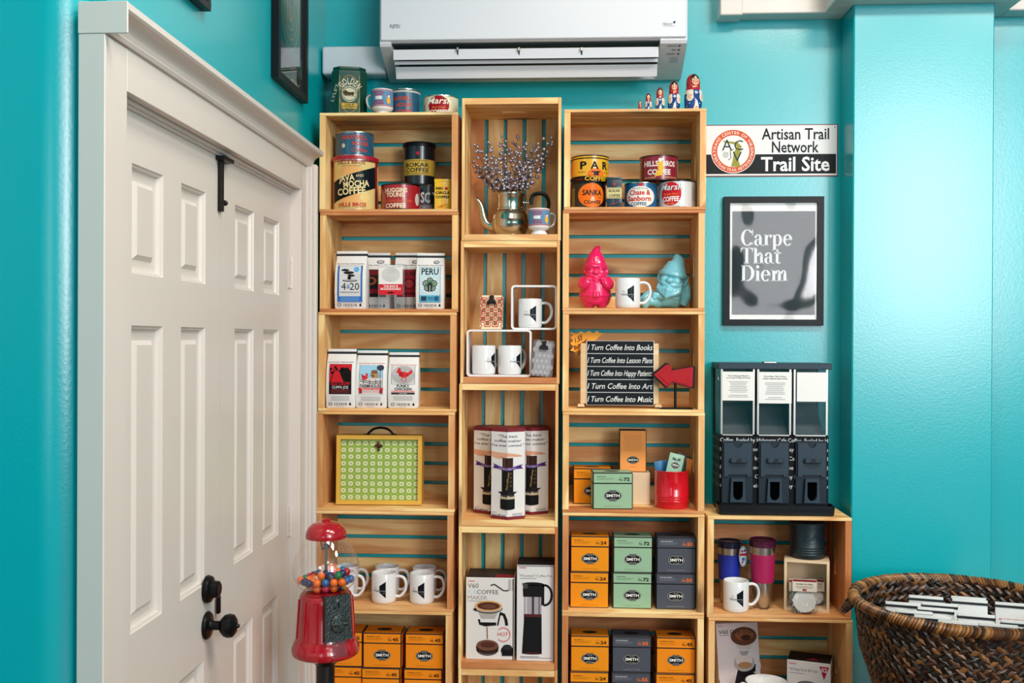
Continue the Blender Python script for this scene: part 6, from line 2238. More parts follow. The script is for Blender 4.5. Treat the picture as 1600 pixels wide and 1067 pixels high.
mb = MB(); mb.tube([(0, .0, .034), (-.012, .006, .052), (-.025, .012, .055)], .0007, BLACK, 5); mb.build('cord', t)
# small open wooden box, filters inside, canister on top
cx = at(1260, 920, 3.335).x
t = thing('small_wooden_box', 'small open pale wooden box under the dark canister', 'box', (cx, 3.335, z), -.22)
MAPLE = _M['bare_maple']
bw, bd_, bhh = .142, .10, at(1250, 875, 3.29).z - z
mb = MB(); e = .0085
mb.prism([(-bw / 2, 0), (bw / 2, 0), (bw / 2, bhh), (-bw / 2, bhh)], [[(-bw / 2 + e, e), (-bw / 2 + e, bhh - e), (bw / 2 - e, bhh - e), (bw / 2 - e, e)]], -bd_ / 2, bd_ / 2, MAPLE); mb.build('box_frame', t, smooth=False)
mb = MB(); mb.box(-bw / 2 + e, bw / 2 - e, bd_ / 2 - .006, bd_ / 2, e, bhh - e, MAPLE); mb.build('back_panel', t, smooth=False)
FILT = mat('white_filter_paper', (226, 224, 222), .8)
POUCH = glassy('clear_pouch_film', (.96, .96, .96), .8, .08, .004, 40)


def filter_pack(label, px, py, Y, zb, R, rot, lean):
    c = at(px, py, Y)
    t = thing('filter_pack', label, 'filter pack', (c.x, Y, zb), rot, 'clear packs of round paper filters')
    t.rotation_euler = (-lean, 0, rot)
    mb = MB(); mb.lathe([(0, 0), (R, 0), (R, .014), (0, .014)], 32, FILT, Matrix.Translation((0, .007, R + .003)) @ R90); mb.build('paper_filters', t)
    mb = MB(); mb.prism(rrect(-R - .005, .0006, R + .005, 2 * R + .030, .010, 4), [], -.011, .010, POUCH); mb.build('clear_pouch', t, smooth=False)
    mb = MB(); mb.box(-R - .002, R + .003, -.0135, .0125, 2 * R - .002, 2 * R + .036, mat('cream_card', (212, 200, 186), .6)); hc = mb.build('header_card', t, smooth=False)
    p = Print(lambda u, v, d: (u, -.0135 - d, v), .0003)
    p.rect(-R - .001, 2 * R + .029, R + .002, 2 * R + .0355, (126, 30, 40)); p.text('PAPER FILTERS', 0, 2 * R + .021, .0042, (90, 70, 62), w=R * 1.5, bold=.02); p.rect(-R * .8, 2 * R + .013, R * .8, 2 * R + .0145, (150, 130, 118)); p.rect(-R * .7, 2 * R + .009, R * .7, 2 * R + .0102, (150, 130, 118))
    p.rect(-.006, 2 * R, .006, 2 * R + .0066, (190, 60, 60)); p.rect(-.006, 2 * R + .0035, -.001, 2 * R + .0066, (50, 60, 120))
    p.build('printed_words', hc)


filter_pack('clear pack of round white filters at the left inside the small wooden box', 1246, 900, 3.322, z + e + .0015, .0245, -.22, .06)
filter_pack('clear pack of round white filters at the right inside the small wooden box', 1274.5, 900, 3.336, z + e + .0015, .0245, -.22, .06)
filter_pack('clear pack of round white filters leaning in front of the small wooden box', 1257, 936, 3.253, z + .0035, .0355, -.12, .16)
cx, w, H = fit(1236.5, 1291, 811, z + bhh, 3.345, .03)
R = w / 2
t = thing('canister', 'dark blue black embossed canister standing on the small wooden box', 'canister', (cx - .003, 3.345, z + bhh + .0004))
CAN = mat('dark_teal_enamel', (14, 34, 42), .42, bump=.05, bscale=200)
pr_ = [(0, 0), (R - .003, 0), (R - .001, .003)]
for k in range(4):
    zz = .012 + .008 * k
    pr_ += [(R - .001, zz), (R + .0004, zz + .0025), (R - .001, zz + .005)]
pr_ += [(R - .001, H * .86), (0, H * .86)]
mb = MB(); mb.lathe(pr_, 48, CAN); mb.build('body', t)
mb = MB(); mb.lathe([(R - .003, H * .83), (R + .0012, H * .835), (R + .0012, H * .97), (R - .001, H * .99), (R - .004, H * .985), (R - .008, H * .975), (0, H * .985)], 48, CAN); mb.build('lid', t)
p = Print(cyl(R - .001), .0006, grid=.006)
p.text('Coffee', .1 * R, .60 * H, .020, (28, 54, 62), w=R * 1.1, shear=.4, bold=.01, rot=.15); p.line([(-.4 * R, .46 * H), (.1 * R, .44 * H), (.5 * R, .50 * H)], .0016, (28, 54, 62))
p.build('embossed_word', t)

# --- crate 2 of the right column
z = ZF[(4, 2)]


def drip_front(p, W, H):
    p.rect(-W / 2 + .001, .001, W / 2 - .001, H - .001, (214, 208, 212))
    L = -W / 2
    bk = (26, 26, 30)
    p.text('HARIO', L + .05 * W, .965 * H, .014 * H, (190, 40, 60), al='L', bold=.03)
    # dripper, server and scale
    p.poly([(-.12 * W, .20 * H), (.36 * W, .17 * H), (.40 * W, .44 * H), (.02 * W, .48 * H)], bk); p.poly([(-.20 * W, .06 * H), (.40 * W, .04 * H), (.42 * W, .24 * H), (-.05 * W, .30 * H)], (36, 36, 42)); p.rect(.02 * W, .12 * H, .22 * W, .16 * H, (70, 96, 92))
    p.ell(.13 * W, .46 * H, .25 * W, .115 * H, (176, 168, 170), 26); p.ell(.13 * W, .50 * H, .20 * W, .085 * H, (214, 204, 200), 24); p.ell(.14 * W, .43 * H, .17 * W, .045 * H, (176, 130, 92), 20)
    p.poly([(.02 * W, .62 * H), (.26 * W, .62 * H), (.20 * W, .56 * H), (.08 * W, .56 * H)], (160, 156, 158)); p.poly([(-.16 * W, .80 * H), (.46 * W, .80 * H), (.28 * W, .64 * H), (.02 * W, .64 * H)], (196, 190, 190))
    p.ell(.15 * W, .82 * H, .31 * W, .125 * H, (92, 56, 38), 28); p.ell(.17 * W, .835 * H, .22 * W, .075 * H, (134, 84, 52), 24); p.ell(.20 * W, .80 * H, .12 * W, .04 * H, (60, 36, 28), 18)
    p.ring(.38 * W, .42 * H, .14 * W, .10 * H, .03 * W, (206, 200, 204), 20, -1.9, 1.4)
    p.text('V60 Drip Scale', L + .06 * W, .885 * H, .050 * H, (52, 50, 54), al='L', w=.86 * W); p.rect(L + .07 * W, .838 * H, L + .38 * W, .844 * H, GREY)
    p.rect(L + .001, .001, L + .02 * W, .25 * H, bk)


tb, W_, H_ = carton('drip_scale_box', 'tall white box with a dripper on a scale, leaning in the low crate', 1126, 1192, 975, 3.374, z + .009, .070, drip_front)
tb.rotation_euler = (-.04, -.055, .02)
# white ceramic dripper
cx = at(1196, 1060, 3.262 + .045).x
t = thing('ceramic_dripper', 'white ribbed ceramic coffee dripper in the low crate', 'dripper', (cx, 3.295, z), 0)
RD = xs(1164, 1228, 1060, 3.298)[1] / 2
HD = at(1196, 1052.5, 3.298 + RD).z - z
mb = MB()
mb.lathe([(0, .0), (.045, 0), (.047, .003), (.044, .007), (.026, .011), (.020, .018), (RD - .002, HD - .006), (RD + .001, HD - .002), (RD, HD), (RD - .004, HD - .002), (.016, .022), (0, .020)], 44, CERAMIC); mb.build('cone', t)
mb = MB()
for k in range(16):
    a = 2 * PI * k / 16
    pts = []
    for q in range(6):
        s_ = q / 5
        r_ = RD - .0052 + (.018 - RD + .005) * s_
        zz = HD - .004 + (.026 - HD) * s_
        pts.append((r_ * math.cos(a + .9 * s_), r_ * math.sin(a + .9 * s_), zz))
    mb.tube(pts, .0016, CERAMIC, 5)
mb.build('spiral_ribs', t)
mb = MB(); mb.tube(smooth_path([(-RD + .004, 0, HD - .014), (-RD - .012, -.002, HD - .010), (-RD - .022, -.003, HD - .026), (-RD - .018, -.003, HD - .046), (-RD + .018, 0, HD - .060)], 5), .0045, CERAMIC, 8, flat=1.4); mb.build('handle', t)


def server_front(p, W, H):
    p.rect(-W / 2 + .001, .001, W / 2 - .001, H - .001, (214, 210, 212))
    L = -W / 2
    p.text('HARIO', L + .05 * W, .93 * H, .035 * H, (190, 40, 60), al='L', bold=.03)
    p.text('V60 Range Server 600 Clear', L + .05 * W, .82 * H, .055 * H, (80, 78, 80), al='L', w=.66 * W); p.rect(L + .05 * W, .735 * H, L + .4 * W, .745 * H, GREY)
    p.poly([(.24 * W, .93 * H), (.46 * W, .93 * H), (.35 * W, .66 * H)], (170, 26, 66)); p.text('02', .35 * W, .86 * H, .085 * H, WHITE, bold=.01)
    p.ell(-.02 * W, .50 * H, .25 * W, .10 * H, (26, 26, 30), 26); p.ell(-.02 * W, .53 * H, .20 * W, .06 * H, (120, 118, 120), 22); p.ell(-.02 * W, .53 * H, .13 * W, .035 * H, (40, 40, 44), 18); p.rect(-.2 * W, .1 * H, .16 * W, .45 * H, (176, 172, 174)); p.rect(-.18 * W, .1 * H, .14 * W, .3 * H, (70, 40, 32))


def server_side(p, W, H):
    p.rect(-W / 2 + .001, .001, W / 2 - .001, H - .001, (204, 200, 202))
    for k in range(4):
        p.rect(-.3 * W, (.75 - .2 * k) * H, .36 * W, (.80 - .2 * k) * H, (54, 52, 54)); p.rect(-.3 * W, (.66 - .2 * k) * H, .36 * W, (.75 - .2 * k) * H, (150, 146, 148))


cxs = at(1266, 1040, 3.345).x
t = thing('server_box', 'white box with a black top beside the ceramic dripper', 'box', (cxs, 3.348, z), -.32)
Ws, Ds, Hs_ = .138, .10, at(1266, 1034, 3.30).z - z
mb = MB(); mb.box(-Ws / 2, Ws / 2, -Ds / 2, Ds / 2, 0, Hs_, PAPER, .001); mb.build('carton', t, smooth=False)
p = Print(lambda u, v, d: (u, -Ds / 2 - d, v), .0003); server_front(p, Ws, Hs_); p.build('printed_front', t)
p = Print(lambda u, v, d: (Ws / 2 + d, u, v), .0003); server_side(p, Ds, Hs_); p.build('printed_side', t)
p = Print(lambda u, v, d: (u, v, Hs_ + d), .0003); p.rect(-Ws / 2 + .001, -Ds / 2 + .001, Ws / 2 - .001, Ds / 2 - .001, (34, 26, 28)); p.poly([(-.01, -.03), (.03, -.03), (.01, -.005)], (150, 26, 60)); p.build('printed_top', t)

# ================================================================== things on the back wall
# metal trail sign
Ys = YW - .004
sx0, sx1 = at(1098, 235, Ys).x, at(1309, 235, Ys).x
sz0, sz1 = at(1209, 275.5, Ys).z, at(1209, 194.5, Ys).z
k_ = xs(1109, 1309, 235, Ys)[1] / 200
sxc, szc = at(1209, 235, Ys).x, (sz0 + sz1) / 2
t = thing('trail_sign', 'white black and rust coloured metal Artisan Trail sign on the teal wall', 'sign', (sxc, Ys, sz0))
mb = MB(); mb.box(sx0 - sxc, sx1 - sxc, 0, .003, 0, sz1 - sz0, mat('white_sign_metal', (226, 224, 226), .3)); mb.build('plate', t, smooth=False)
p = Print(lambda u, v, d: (u, -d, v + (sz1 - sz0) / 2), .0003)
U = lambda x: (x - 1209) * k_
V = lambda y: (235 - y) * k_
x0_, x1_ = sx0 - sxc, sx1 - sxc
hh = (sz1 - sz0) / 2
rust, bkk = (128, 52, 44), (30, 33, 36)
p.rect(x0_, -hh, x1_, hh, rust); p.rect(x0_, -hh + .003, x1_ - .003, hh - .003, (226, 224, 226)); p.rect(x0_, V(272.0), U(1306), V(241), bkk)
cxx, cyy, rr_ = U(1145.5), V(236), 35 * k_
og = (206, 86, 52)
p.ell(cxx, cyy, rr_, rr_, (232, 230, 228), 40); p.ring(cxx, cyy, rr_ * .97, rr_ * .97, rr_ * .25, og, 44)
p.arc('ARTISANS CENTER OF VIRGINIA', cxx, cyy, rr_ * .845, PI / 2, rr_ * .125, (240, 230, 222), span=4.1, bold=.01)
p.arc('ARTISAN TRAIL NETWORK', cxx, cyy, rr_ * .845, -PI / 2, rr_ * .125, (240, 230, 222), span=3.2 * .78, inward=True, bold=.01)
olv = (150, 146, 60)
p.raw([(cxx + a * rr_, cyy + b * rr_) for a, b in ((-.10, -.70), (.34, -.70), (.22, -.38), (.30, -.05), (.38, .22), (.20, .40), (-.42, .48), (-.46, .42), (.10, .30), (.16, .18), (.02, -.08), (-.02, -.40))], [(0, 1, 2, 11), (11, 2, 3, 10), (10, 3, 4, 9), (9, 4, 5, 8), (8, 5, 6, 7)], olv)
gn = (40, 60, 54)
p.text('A', cxx - rr_ * .28, cyy + rr_ * .28, rr_ * .50, gn, w=rr_ * .46); p.text('C', cxx + rr_ * .24, cyy + rr_ * .27, rr_ * .46, gn, w=rr_ * .40); p.text('V', cxx + rr_ * .18, cyy - rr_ * .24, rr_ * .46, gn, w=rr_ * .42)
p.line([(cxx + rr_ * .02, cyy + rr_ * .10), (cxx - rr_ * .14, cyy + rr_ * .02), (cxx - rr_ * .10, cyy - rr_ * .30), (cxx - rr_ * .22, cyy - rr_ * .40)], rr_ * .035, gn); p.ring(cxx - rr_ * .34, cyy - rr_ * .16, rr_ * .13, rr_ * .13, rr_ * .03, (150, 160, 160), 16); p.ring(cxx - rr_ * .34, cyy - rr_ * .16, rr_ * .07, rr_ * .07, rr_ * .03, (150, 160, 160), 12)
p.text('Artisan Trail', U(1242.5), V(209), 17.5 * k_, bkk, w=105 * k_, bold=.012); p.text('Network', U(1242.5), V(229.5), 17.5 * k_, bkk, w=73 * k_, bold=.012)
p.text('Trail Site', U(1242.5), V(256.5), 21.5 * k_, (228, 226, 228), w=107 * k_, bold=.022)
p.ell(U(1304), V(199), .0025, .0025, (150, 150, 156))
p.build('printed_sign', t, rough=.3)


# ---- bold high-contrast serif letters for the poster (unit = capital height)
def serif(p, ch, ox, oy, s, col):
    def Rr(x0, y0, x1, y1): p.rect(ox + x0 * s, oy + y0 * s, ox + x1 * s, oy + y1 * s, col)

    def bowl(cx, cy, rx, ry, ix, iy, a0=0, a1=360, dx=0):
        n = 28
        vs, fs = [], []
        for i in range(n + 1):
            a = math.radians(a0 + (a1 - a0) * i / n)
            vs += [(ox + (cx + rx * math.cos(a)) * s, oy + (cy + ry * math.sin(a)) * s), (ox + (cx + dx + ix * math.cos(a)) * s, oy + (cy + iy * math.sin(a)) * s)]
        for i in range(n):
            fs.append((2 * i, 2 * i + 2, 2 * i + 3, 2 * i + 1))
        p.raw(vs, fs, col)

    def El(cx, cy, rx, ry): p.ell(ox + cx * s, oy + cy * s, rx * s, ry * s, col, 16)
    st, th, xh = .185, .045, .70

    def stem(x, y0, y1, sb=True, stp=False, sl=True):
        Rr(x, y0, x + st, y1)
        if sb: Rr(x - .07, y0, x + st + .07, y0 + th)
        if stp: Rr(x - .07, y1 - th, x + st + (.07 if not sl else 0), y1)
    if ch == 'C':
        bowl(.46, .5, .44, .52, .23, .475, 38, 322); Rr(.79, .64, .84, 1.0); Rr(.80, .02, .84, .20); return .90
    if ch == 'T':
        Rr(.0, 1 - th, .84, 1); Rr(0, .70, .045, 1); Rr(.795, .70, .84, 1); stem(.33, 0, 1); p.poly([(ox + .04 * s, oy + .96 * s), (ox + .16 * s, oy + .96 * s), (ox + .04 * s, oy + .78 * s)], col); p.poly([(ox + .68 * s, oy + .96 * s), (ox + .80 * s, oy + .96 * s), (ox + .80 * s, oy + .78 * s)], col); return .84
    if ch == 'D':
        stem(.10, 0, 1, True, True); bowl(.40, .5, .50, .5, .29, .455, -90, 90); Rr(.25, 0, .42, th); Rr(.25, 1 - th, .42, 1); return .93
    if ch == 'h':
        stem(.07, 0, 1.0, True, True); stem(.47, 0, .46); bowl(.455, .43, .20, .27, .05, .22, 0, 170, .0); return .74
    if ch == 'i':
        stem(.07, 0, xh, True, True); El(.16, .90, .105, .105); return .34
    if ch == 'm':
        stem(.07, 0, xh, True, True); stem(.43, 0, .46); stem(.79, 0, .46); bowl(.42, .43, .195, .27, .05, .22, 0, 170); bowl(.78, .43, .195, .27, .05, .22, 0, 170); return 1.06
    if ch == 'r':
        stem(.07, 0, xh, True, True); El(.47, .58, .085, .085); bowl(.40, .50, .16, .20, .12, .15, 60, 175); return .54
    if ch == 'p':
        stem(.07, -.30, xh, True, True); bowl(.37, .345, .31, .365, .12, .315, -125, 125); return .73
    if ch == 'e':
        bowl(.32, .345, .31, .365, .135, .315, 0, 318, -.01); Rr(.16, .36, .60, .36 + th); return .66
    if ch == 'a':
        bowl(.22, .20, .215, .21, .06, .165, 60, 300, .02); Rr(.34, .06, .52, .48); bowl(.28, .46, .24, .25, .07, .21, 0, 150, .0); El(.11, .53, .075, .07); Rr(.20, .37, .36, .41); bowl(.58, .10, .12, .11, .06, .07, 180, 320); return .66
    if ch == 't':
        Rr(.10, .10, .28, .90); Rr(-.02, xh - .07, .46, xh); bowl(.28, .13, .18, .14, .0 + .05, .09, 180, 330, .03); p.poly([(ox + .0 * s, oy + .68 * s), (ox + .12 * s, oy + .68 * s), (ox + .26 * s, oy + .92 * s)], col); return .46
    return .5


YP = YW - .022
k2 = xs(1131, 1287, 408, YP)[1] / 156
t = thing('framed_poster', 'black framed poster reading Carpe That Diem on the teal wall', 'framed poster', (at(1209, 408, YP).x, YP, at(1209, 508.5, YP).z))
FW, FH = 156.5 * k2, at(1209, 306.8, YP).z - at(1209, 508.5, YP).z
mb = MB(); e = 9.6 * k2
mb.prism([(-FW / 2, 0), (FW / 2, 0), (FW / 2, FH), (-FW / 2, FH)], [[(-FW / 2 + e, e), (-FW / 2 + e, FH - e), (FW / 2 - e, FH - e), (FW / 2 - e, e)]], 0, .020, mat('black_frame_wood', (12, 18, 22), .4, spec=.2)); mb.build('frame', t, smooth=False)
mb = MB(); mb.box(-FW / 2 + e, FW / 2 - e, .012, .016, e, FH - e, PAPER); mb.build('poster_sheet', t, smooth=False)
p = Print(lambda u, v, d: (u, .012 - d, v), .0003)
U = lambda x: (x - 1209) * k2
V = lambda y: (508.5 - y) * k2
p.rect(U(1144.5), V(491.5), U(1274.7), V(327), (22, 26, 32))
lc = (222, 228, 230)
for word, base, x0, x1 in (('Carpe', 381.5, 1158, 1240), ('That', 410, 1158, 1222), ('Diem', 438, 1158, 1232.5)):
    tot = 0
    q = Print()
    for ch in word:
        tot += serif(q, ch, 0, 0, 1, lc) + .02
    s_ = (x1 - x0) / tot * k2
    xx = U(x0)
    sv = 25.2 * k2
    for ch in word:
        q = Print(); adv = serif(q, ch, 0, 0, 1, lc) + .02
        for vs, fs, c_ in q.L:
            p.raw([(xx + a * s_, V(base) + b * sv) for a, b in vs], fs, lc)
        xx += adv * s_
p.build('printed_poster', t, rough=.3)
mb = MB()
nx_, nz_ = 2, 2
mb.box(-FW / 2 + e, FW / 2 - e, .0075, .0085, e, FH - e, glassy('wavy_poster_glazing', (.97, .97, .97), 1.0, .06, .020, 4.0, 1.29)); mb.build('glazing', t, smooth=False)

# air conditioner
ax0, ax1 = at(593.5, 40, 3.262).x, at(1074, 40, 3.262).x
AW = ax1 - ax0
acx = (ax0 + ax1) / 2
ACW = mat('white_appliance_plastic', (214, 213, 220), .38, var=.01)
t = thing('air_conditioner', 'white wall mounted air conditioner with open louvres above the crates', 'air conditioner', (acx, YW, 2.455))
Zr = lambda zz: zz - 2.455
prof = [(0, Zr(2.459)), (-.035, Zr(2.455)), (-.188, Zr(2.518)), (-.206, Zr(2.526)), (-.212, Zr(2.536)), (-.212, Zr(2.80)), (-.205, Zr(2.812)), (-.18, Zr(2.822)), (0, Zr(2.822))]
cut_ = [(0, Zr(2.459)), (-.035, Zr(2.455)), (-.045, Zr(2.505)), (-.10, Zr(2.545)), (-.204, Zr(2.538)), (-.2105, Zr(2.541)), (-.212, Zr(2.80)), (-.205, Zr(2.812)), (-.18, Zr(2.822)), (0, Zr(2.822))]
ox0, ox1 = at(611.5, 72, 3.27).x - acx, at(1031.5, 72, 3.27).x - acx
mb = MB()
mb.prism(prof, [], -AW / 2, ox0, ACW, axis='x'); mb.prism(prof, [], ox1, AW / 2, ACW, axis='x'); mb.prism(cut_, [], ox0, ox1, ACW, axis='x')
mb.build('body', t, angle=30)
mb = MB(); mb.prism([(-.047, Zr(2.503)), (-.102, Zr(2.543)), (-.20, Zr(2.5365)), (-.20, Zr(2.5345)), (-.103, Zr(2.540)), (-.05, Zr(2.500))], [], ox0 + .001, ox1 - .001, mat('dark_outlet', (36, 44, 52), .6), axis='x'); mb.build('outlet_lining', t, smooth=False)
pz0 = at(834, 60.5, 3.255).z - 2.455
mb = MB(); mb.box(-AW / 2 + .003, AW / 2 - .003, -.2195, -.2125, pz0, Zr(2.80), ACW, .003); pn = mb.build('front_panel', t, smooth=False)
p = Print(lambda u, v, d: (u, -.2195 - d, v), .0003)
p.text('FUJITSU', at(617, 40, 3.255).x - acx, at(617, 41, 3.255).z - 2.455, .011, (70, 74, 96), w=.033, bold=.02); p.text('Halcyon', at(1043, 37, 3.255).x - acx, at(1043, 37, 3.255).z - 2.455, .009, (70, 80, 100), w=.030, shear=.3); p.poly([(at(1053, 35, 3.255).x - acx + a, at(1053, 35, 3.255).z - 2.455 + b) for a, b in ((-.004, 0), (.001, .005), (.006, .003), (.003, -.001), (.004, -.005))], (40, 50, 70))
p.rect(at(1036, 40.5, 3.255).x - acx, at(1036, 40.6, 3.255).z - 2.455 - .001, at(1054, 40, 3.255).x - acx, at(1036, 40.6, 3.255).z - 2.455, (120, 124, 140))
p.build('printed_marks', pn)
for ya, yb_, Ya, Yb_, th in ((75.5, 91.5, 3.288, 3.294, .004), (93.5, 99, 3.315, 3.318, .003), (102.5, 121.5, 3.335, 3.352, .005)):
    za, zb_ = at(820, ya, Ya).z - 2.455, at(820, yb_, Yb_).z - 2.455
    mb = MB(); q0, q1 = Ya - YW, Yb_ - YW
    mb.prism([(q0, za), (q1, zb_), (q1 + th, zb_ + .001), (q0 + th, za + .001)], [], ox0 + .003, ox1 - .003, ACW, axis='x'); mb.build('louvre', t, smooth=False)
for px in (715, 811, 909):
    mb = MB(); c = at(px, 77, 3.284); mb.box(c.x - acx - .004, c.x - acx + .004, 3.279 - YW, 3.287 - YW, c.z - 2.455 - .006, c.z - 2.455 + .006, STEEL, .001); mb.tube([(c.x - acx, 3.284 - YW, c.z - 2.455), (c.x - acx, 3.292 - YW, c.z - 2.455 - .016)], .002, BLACK, 6); mb.build('louvre_clip', t, smooth=False)
p = Print(lambda u, v, d: (u, -.212 - d, v), .0003)
for k, s_ in enumerate(('OPERATION', 'TIMER', 'ECONOMY')):
    zz = at(1050, 74.5 + 5.2 * k, 3.262).z - 2.455
    p.text(s_, at(1058, 75, 3.262).x - acx, zz, .004, (90, 92, 100), al='R', bold=.02); p.rect(at(1060.5, 75, 3.262).x - acx, zz - .002, at(1064, 75, 3.262).x - acx, zz + .002, (110, 116, 124))
# the indicator strip sits on the sloped front below the panel
sl0, sl1 = Vector((-.206, Zr(2.526))), Vector((-.10, Zr(2.4815)))
def slope(u, v, d):
    # v is measured downwards from the panel edge along the slope
    s_ = v / (sl1 - sl0).length
    q = sl0.lerp(sl1, s_)
    nrm = Vector((-.389, -.921))
    return (u, q.x + nrm.x * d, q.y + nrm.y * d)
p.L.clear()
p.fmap = slope
X_ = lambda x: at(x, 85, 3.30).x - acx
for k, s_ in enumerate(('OPERATION', 'TIMER', 'ECONOMY')):
    vs_, fs_, wd_ = glyphs(s_, .02)
    hh_ = .0075
    kx_ = .0065 * .6
    p.raw([(X_(1056) - wd_ * kx_ + a * kx_, .012 + .020 * k - (b - .5) * hh_) for a, b in vs_], fs_, (110, 112, 120))
    p.rect(X_(1058.5), .008 + .020 * k, X_(1062.5), .016 + .020 * k, (96, 104, 112))
p.rect(X_(1049), .068, X_(1061), .098, (176, 180, 190))
p.build('indicator_lamps', t)
# line cover between the unit and the side wall
mb = MB(); zc0, zc1 = at(550, 116.5, 3.40).z, at(550, 72, 3.40).z
mb.box(XL + .004, ax0 - .003, 3.395, YW - .001, zc0, zc1, mat('white_line_cover', (206, 210, 218), .4), .010, seg=3)
tag(mb.build('pipe_cover', None, angle=40), 'white boxed pipe cover running from the side wall to the air conditioner', 'pipe cover')

# ================================================================== frames on the door wall
def wall_frame(label, y0, y1, z0, z1, art, fcol, fw):
    t = thing('wall_frame', label, 'framed picture', (XL + .001, (y0 + y1) / 2, z0), PI / 2, 'framed pictures above the door')
    W_, H_ = y1 - y0, z1 - z0
    mb = MB(); mb.prism([(-W_ / 2, 0), (W_ / 2, 0), (W_ / 2, H_), (-W_ / 2, H_)], [[(-W_ / 2 + fw, fw), (-W_ / 2 + fw, H_ - fw), (W_ / 2 - fw, H_ - fw), (W_ / 2 - fw, fw)]], -.022, 0, fcol); mb.build('frame', t, smooth=False)
    mb = MB(); mb.box(-W_ / 2 + fw, W_ / 2 - fw, -.006, -.002, fw, H_ - fw, PAPER); mb.build('picture_sheet', t, smooth=False)
    p = Print(lambda u, v, d: (u, -.006 - d, v), .0003); art(p, W_, H_, fw); p.build('printed_picture', t)
    mb = MB(); mb.box(-W_ / 2 + fw, W_ / 2 - fw, -.012, -.011, fw, H_ - fw, glassy('picture_glass', (.96, .97, .97), .9, .02)); mb.build('glazing', t, smooth=False)


def art_green(p, W, H, f):
    gn, yl, pu, dk = (12, 92, 88), (150, 156, 84), (112, 82, 96), (40, 36, 40)
    a, b = -W / 2 + f, W / 2 - f
    p.rect(a, f, b, H - f, gn)
    cx_, cz_ = .03 * W, .62 * H
    for k in range(24):
        g = PI + PI * k / 24 * 1.2
        p.line([(cx_ + .16 * W * math.cos(g), cz_ - .05 * H + .16 * W * math.sin(g)), (cx_ + .42 * W * math.cos(g), max(f + .25 * H, cz_ - .05 * H + .42 * W * math.sin(g)))], .002, (24, 116, 100))
    for k in range(7):
        p.ring(cx_, cz_, (.33 - .030 * k) * W, (.34 - .032 * k) * H, .006, yl if k % 2 == 0 else (60, 128, 96), 36)
    p.ell(cx_, cz_ + .05 * H, .10 * W, .16 * H, (10, 66, 72), 24)
    for k in range(3):
        p.rect((-.08 + .06 * k) * W, .46 * H, (-.05 + .06 * k) * W, .58 * H, yl)
    p.rect(a, f + .10 * H, b, f + .24 * H, pu); p.poly([(a, f + .24 * H), (b, f + .12 * H), (b, f + .24 * H)], (92, 120, 112))
    p.rect(a, f, b, f + .10 * H, dk)
    for k in range(6):
        p.line([(a + .02 + .045 * k, f), (a + .04 + .045 * k, f + .09 * H)], .003, (70, 60, 58))


def art_orange(p, W, H, f):
    a, b = -W / 2 + f, W / 2 - f
    p.rect(a, f, b, H - f, (196, 150, 128)); p.rect(a + .02, f + .03, b - .02, H - f - .03, (206, 106, 70)); p.ell(0, .5 * H, .25 * W, .22 * H, (226, 190, 120), 24); p.ell(0, .5 * H, .15 * W, .13 * H, (120, 60, 50), 20)


FRB = mat('black_frame_wood', (12, 18, 22), .4, spec=.2)
a1 = onx(433.5, 120, XL + .02).y; a2 = onx(480, 158, XL + .02).y; zf = onx(433.5, 120, XL + .02).z
wall_frame('black framed green poster on the door wall, nearest the corner', a1, a2, zf, zf + .46, art_green, FRB, .022)
b2 = onx(328, 18, XL + .02).y; zf2 = onx(328, 18, XL + .02).z
wall_frame('black framed orange picture above the double door, mostly out of view', b2 - .335, b2, zf2, zf2 + .46, art_orange, mat('brown_frame_wood', (26, 18, 18), .4, spec=.2), .016)

# ================================================================== gumball machine
YG = 2.75
gx = at(509, 950, YG).x
zg = at(509, 1038.5, YG - .093).z
t = thing('gumball_machine', 'red gumball machine with a glass globe on a black pole', 'gumball machine', (gx, YG, 0), math.radians(38))
REDG = mat('red_cast_enamel', (164, 6, 26), .18, 0, .6, var=.02)
GLS = glassy('clear_globe_glass', (.985, .985, .985), 1.0, .01, 0, 3, 1.5)
mb = MB()
mb.lathe([(0, 0), (.15, 0), (.155, .008), (.15, .018), (.05, .034), (.028, .05), (.0255, .08), (.0255, zg - .03), (.045, zg - .012), (.06, zg - .002), (0, zg - .002)], 40, mat('black_cast_iron', (14, 14, 16), .4)); mb.build('pole_stand', t)
mb = MB()
B0 = [(0, 0), (.086, 0), (.092, .004), (.094, .012), (.094, .022), (.090, .030), (.087, .040), (.083, .046), (.080, .052), (.0735, .150), (.0725, .166), (.069, .172), (.064, .174), (.064, .180), (0, .180)]
mb.lathe([(r, zz + zg) for r, zz in B0], 64, REDG)
for k in range(10):
    a = math.radians(-90 + 40 + k * 31)
    if abs(((math.degrees(a) + 90 + 180) % 360) - 180) < 38:
        continue
    mb.tube([(.0812 * math.cos(a), .0812 * math.sin(a), zg + .05), (.0742 * math.cos(a), .0742 * math.sin(a), zg + .160)], .0026, REDG, 6)
mb.build('red_body', t, angle=40)
